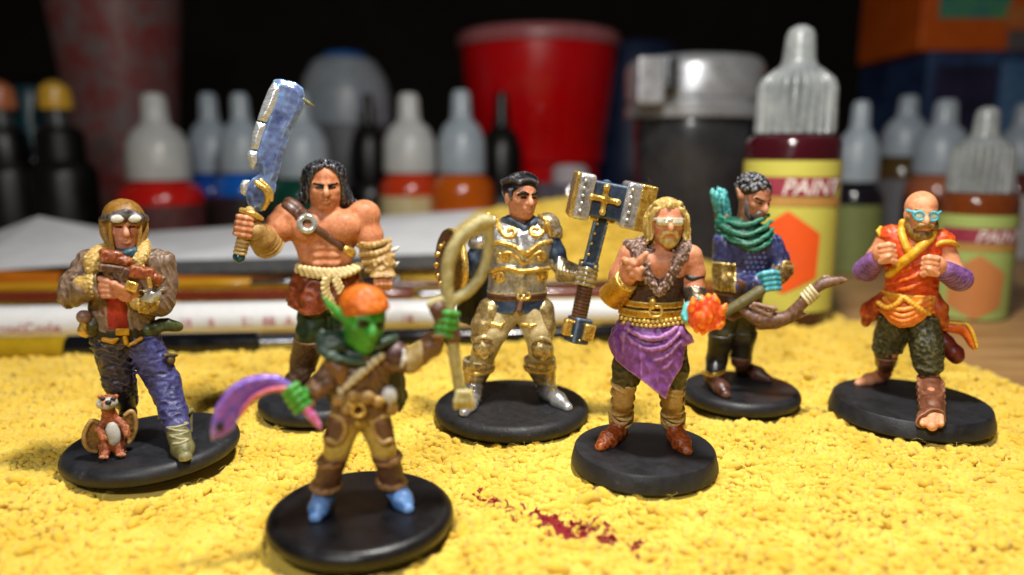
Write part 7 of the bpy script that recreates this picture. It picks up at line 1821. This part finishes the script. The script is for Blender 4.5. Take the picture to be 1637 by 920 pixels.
for f in FIGS:
    keep &= np.hypot(pts[:, 0] - f.org[0], pts[:, 1] - f.org[1]) > f.rad * 0.93
pts = pts[keep]
px, py = pts[:, 0], pts[:, 1]
pz = towel_z(px, py) + 0.040 + 0.016 * wavef(waves(21), px, py, 0 * px, 0.40, (1, 1, 1)) + 0.016 * wavef(waves(22), px, py, 0 * px, 1.6, (1, .5, 1)) - 0.11 * sstep(13.6, 15.2, py)
gz = np.maximum(0, (towel_edge(py) - px)); pz -= 0.16 * np.exp(-gz / 0.10)
for f in FIGS:                                  # pressed down round the bases
    d = np.hypot(px - f.org[0], py - f.org[1]) - f.rad
    pz -= 0.03 * np.exp(-np.maximum(d, 0) / 0.06)
e = 0.05
nx = -(towel_z(px + e, py) - towel_z(px - e, py)) / (2 * e); ny = -(towel_z(px, py + e) - towel_z(px, py - e)) / (2 * e)
rot = np.stack([rng.normal(0, 0.95, len(px)) - np.arctan(ny), rng.normal(0, 0.95, len(px)) + np.arctan(nx), rng.uniform(0, 6.28, len(px))], -1)
scl = 1.05 * rng.uniform(0.65, 1.3, len(px)) * pts[:, 2] * np.where(rng.rand(len(px)) < 0.05, 1.4, 1.0) * (1 + 0.12 * wavef(waves(31), px, py, 0 * px, 0.9, (1, 1, 1)))
me = bpy.data.meshes.new('pile'); me.vertices.add(len(px))
me.vertices.foreach_set('co', np.stack([px, py, pz], -1).astype(np.float32).ravel())
at_r = me.attributes.new('rot', 'FLOAT_VECTOR', 'POINT'); at_r.data.foreach_set('vector', rot.astype(np.float32).ravel())
at_s = me.attributes.new('scl', 'FLOAT', 'POINT'); at_s.data.foreach_set('value', scl.astype(np.float32))
me.materials.append(TM)
pile = link('pile', me, None, towel)
tag(pile, 'short looped yellow terry pile', kind='stuff')
ng = bpy.data.node_groups.new('terry_pile', 'GeometryNodeTree')
ng.interface.new_socket('Geometry', in_out='INPUT', socket_type='NodeSocketGeometry')
ng.interface.new_socket('Geometry', in_out='OUTPUT', socket_type='NodeSocketGeometry')
gi = ng.nodes.new('NodeGroupInput'); go = ng.nodes.new('NodeGroupOutput')
ip = ng.nodes.new('GeometryNodeInstanceOnPoints'); ci = ng.nodes.new('GeometryNodeCollectionInfo')
ci.inputs['Collection'].default_value = protos; ci.inputs['Separate Children'].default_value = True; ci.inputs['Reset Children'].default_value = True
ip.inputs['Pick Instance'].default_value = True
a1 = ng.nodes.new('GeometryNodeInputNamedAttribute'); a1.data_type = 'FLOAT_VECTOR'; a1.inputs['Name'].default_value = 'rot'
a2 = ng.nodes.new('GeometryNodeInputNamedAttribute'); a2.data_type = 'FLOAT'; a2.inputs['Name'].default_value = 'scl'
e2r = ng.nodes.new('FunctionNodeEulerToRotation')
ng.links.new(gi.outputs[0], ip.inputs['Points']); ng.links.new(ci.outputs[0], ip.inputs['Instance'])
ng.links.new(a1.outputs['Attribute'], e2r.inputs[0]); ng.links.new(e2r.outputs[0], ip.inputs['Rotation'])
ng.links.new(a2.outputs['Attribute'], ip.inputs['Scale']); ng.links.new(ip.outputs[0], go.inputs[0])
md = pile.modifiers.new('terry', 'NODES'); md.node_group = ng
print('pile loops', len(px))

# loose fibres standing out of the pile
fr = np.random.RandomState(11)
sel = fr.choice(len(px), 1500, replace=False, p=(1.0 / py ** 2) / np.sum(1.0 / py ** 2))
VV, FF = [], []
for i in sel:
    p0 = np.array([px[i], py[i], pz[i] + 0.06]); a = fr.uniform(0, 6.28); L_ = fr.uniform(0.10, 0.26); cv = fr.normal(0, 1.2)
    b0 = len(VV)
    for t in np.linspace(0, 1, 5):
        q = p0 + np.array([math.cos(a + cv * t) * L_ * t, math.sin(a + cv * t) * L_ * t, L_ * 0.55 * math.sin(t * 2.4)])
        for k in range(3):
            VV.append(q + 0.0022 * np.array([math.cos(k * 2.09), 0.0, math.sin(k * 2.09)]))
    for t in range(4):
        for k in range(3):
            k2 = (k + 1) % 3
            FF.append((b0 + t * 3 + k, b0 + t * 3 + k2, b0 + t * 3 + 3 + k2, b0 + t * 3 + 3 + k))
fz = link('fuzz', mesh('fuzz', np.array(VV), np.array(FF)), TM, towel)
tag(fz, 'loose pale yellow fibres of the towel', kind='stuff')
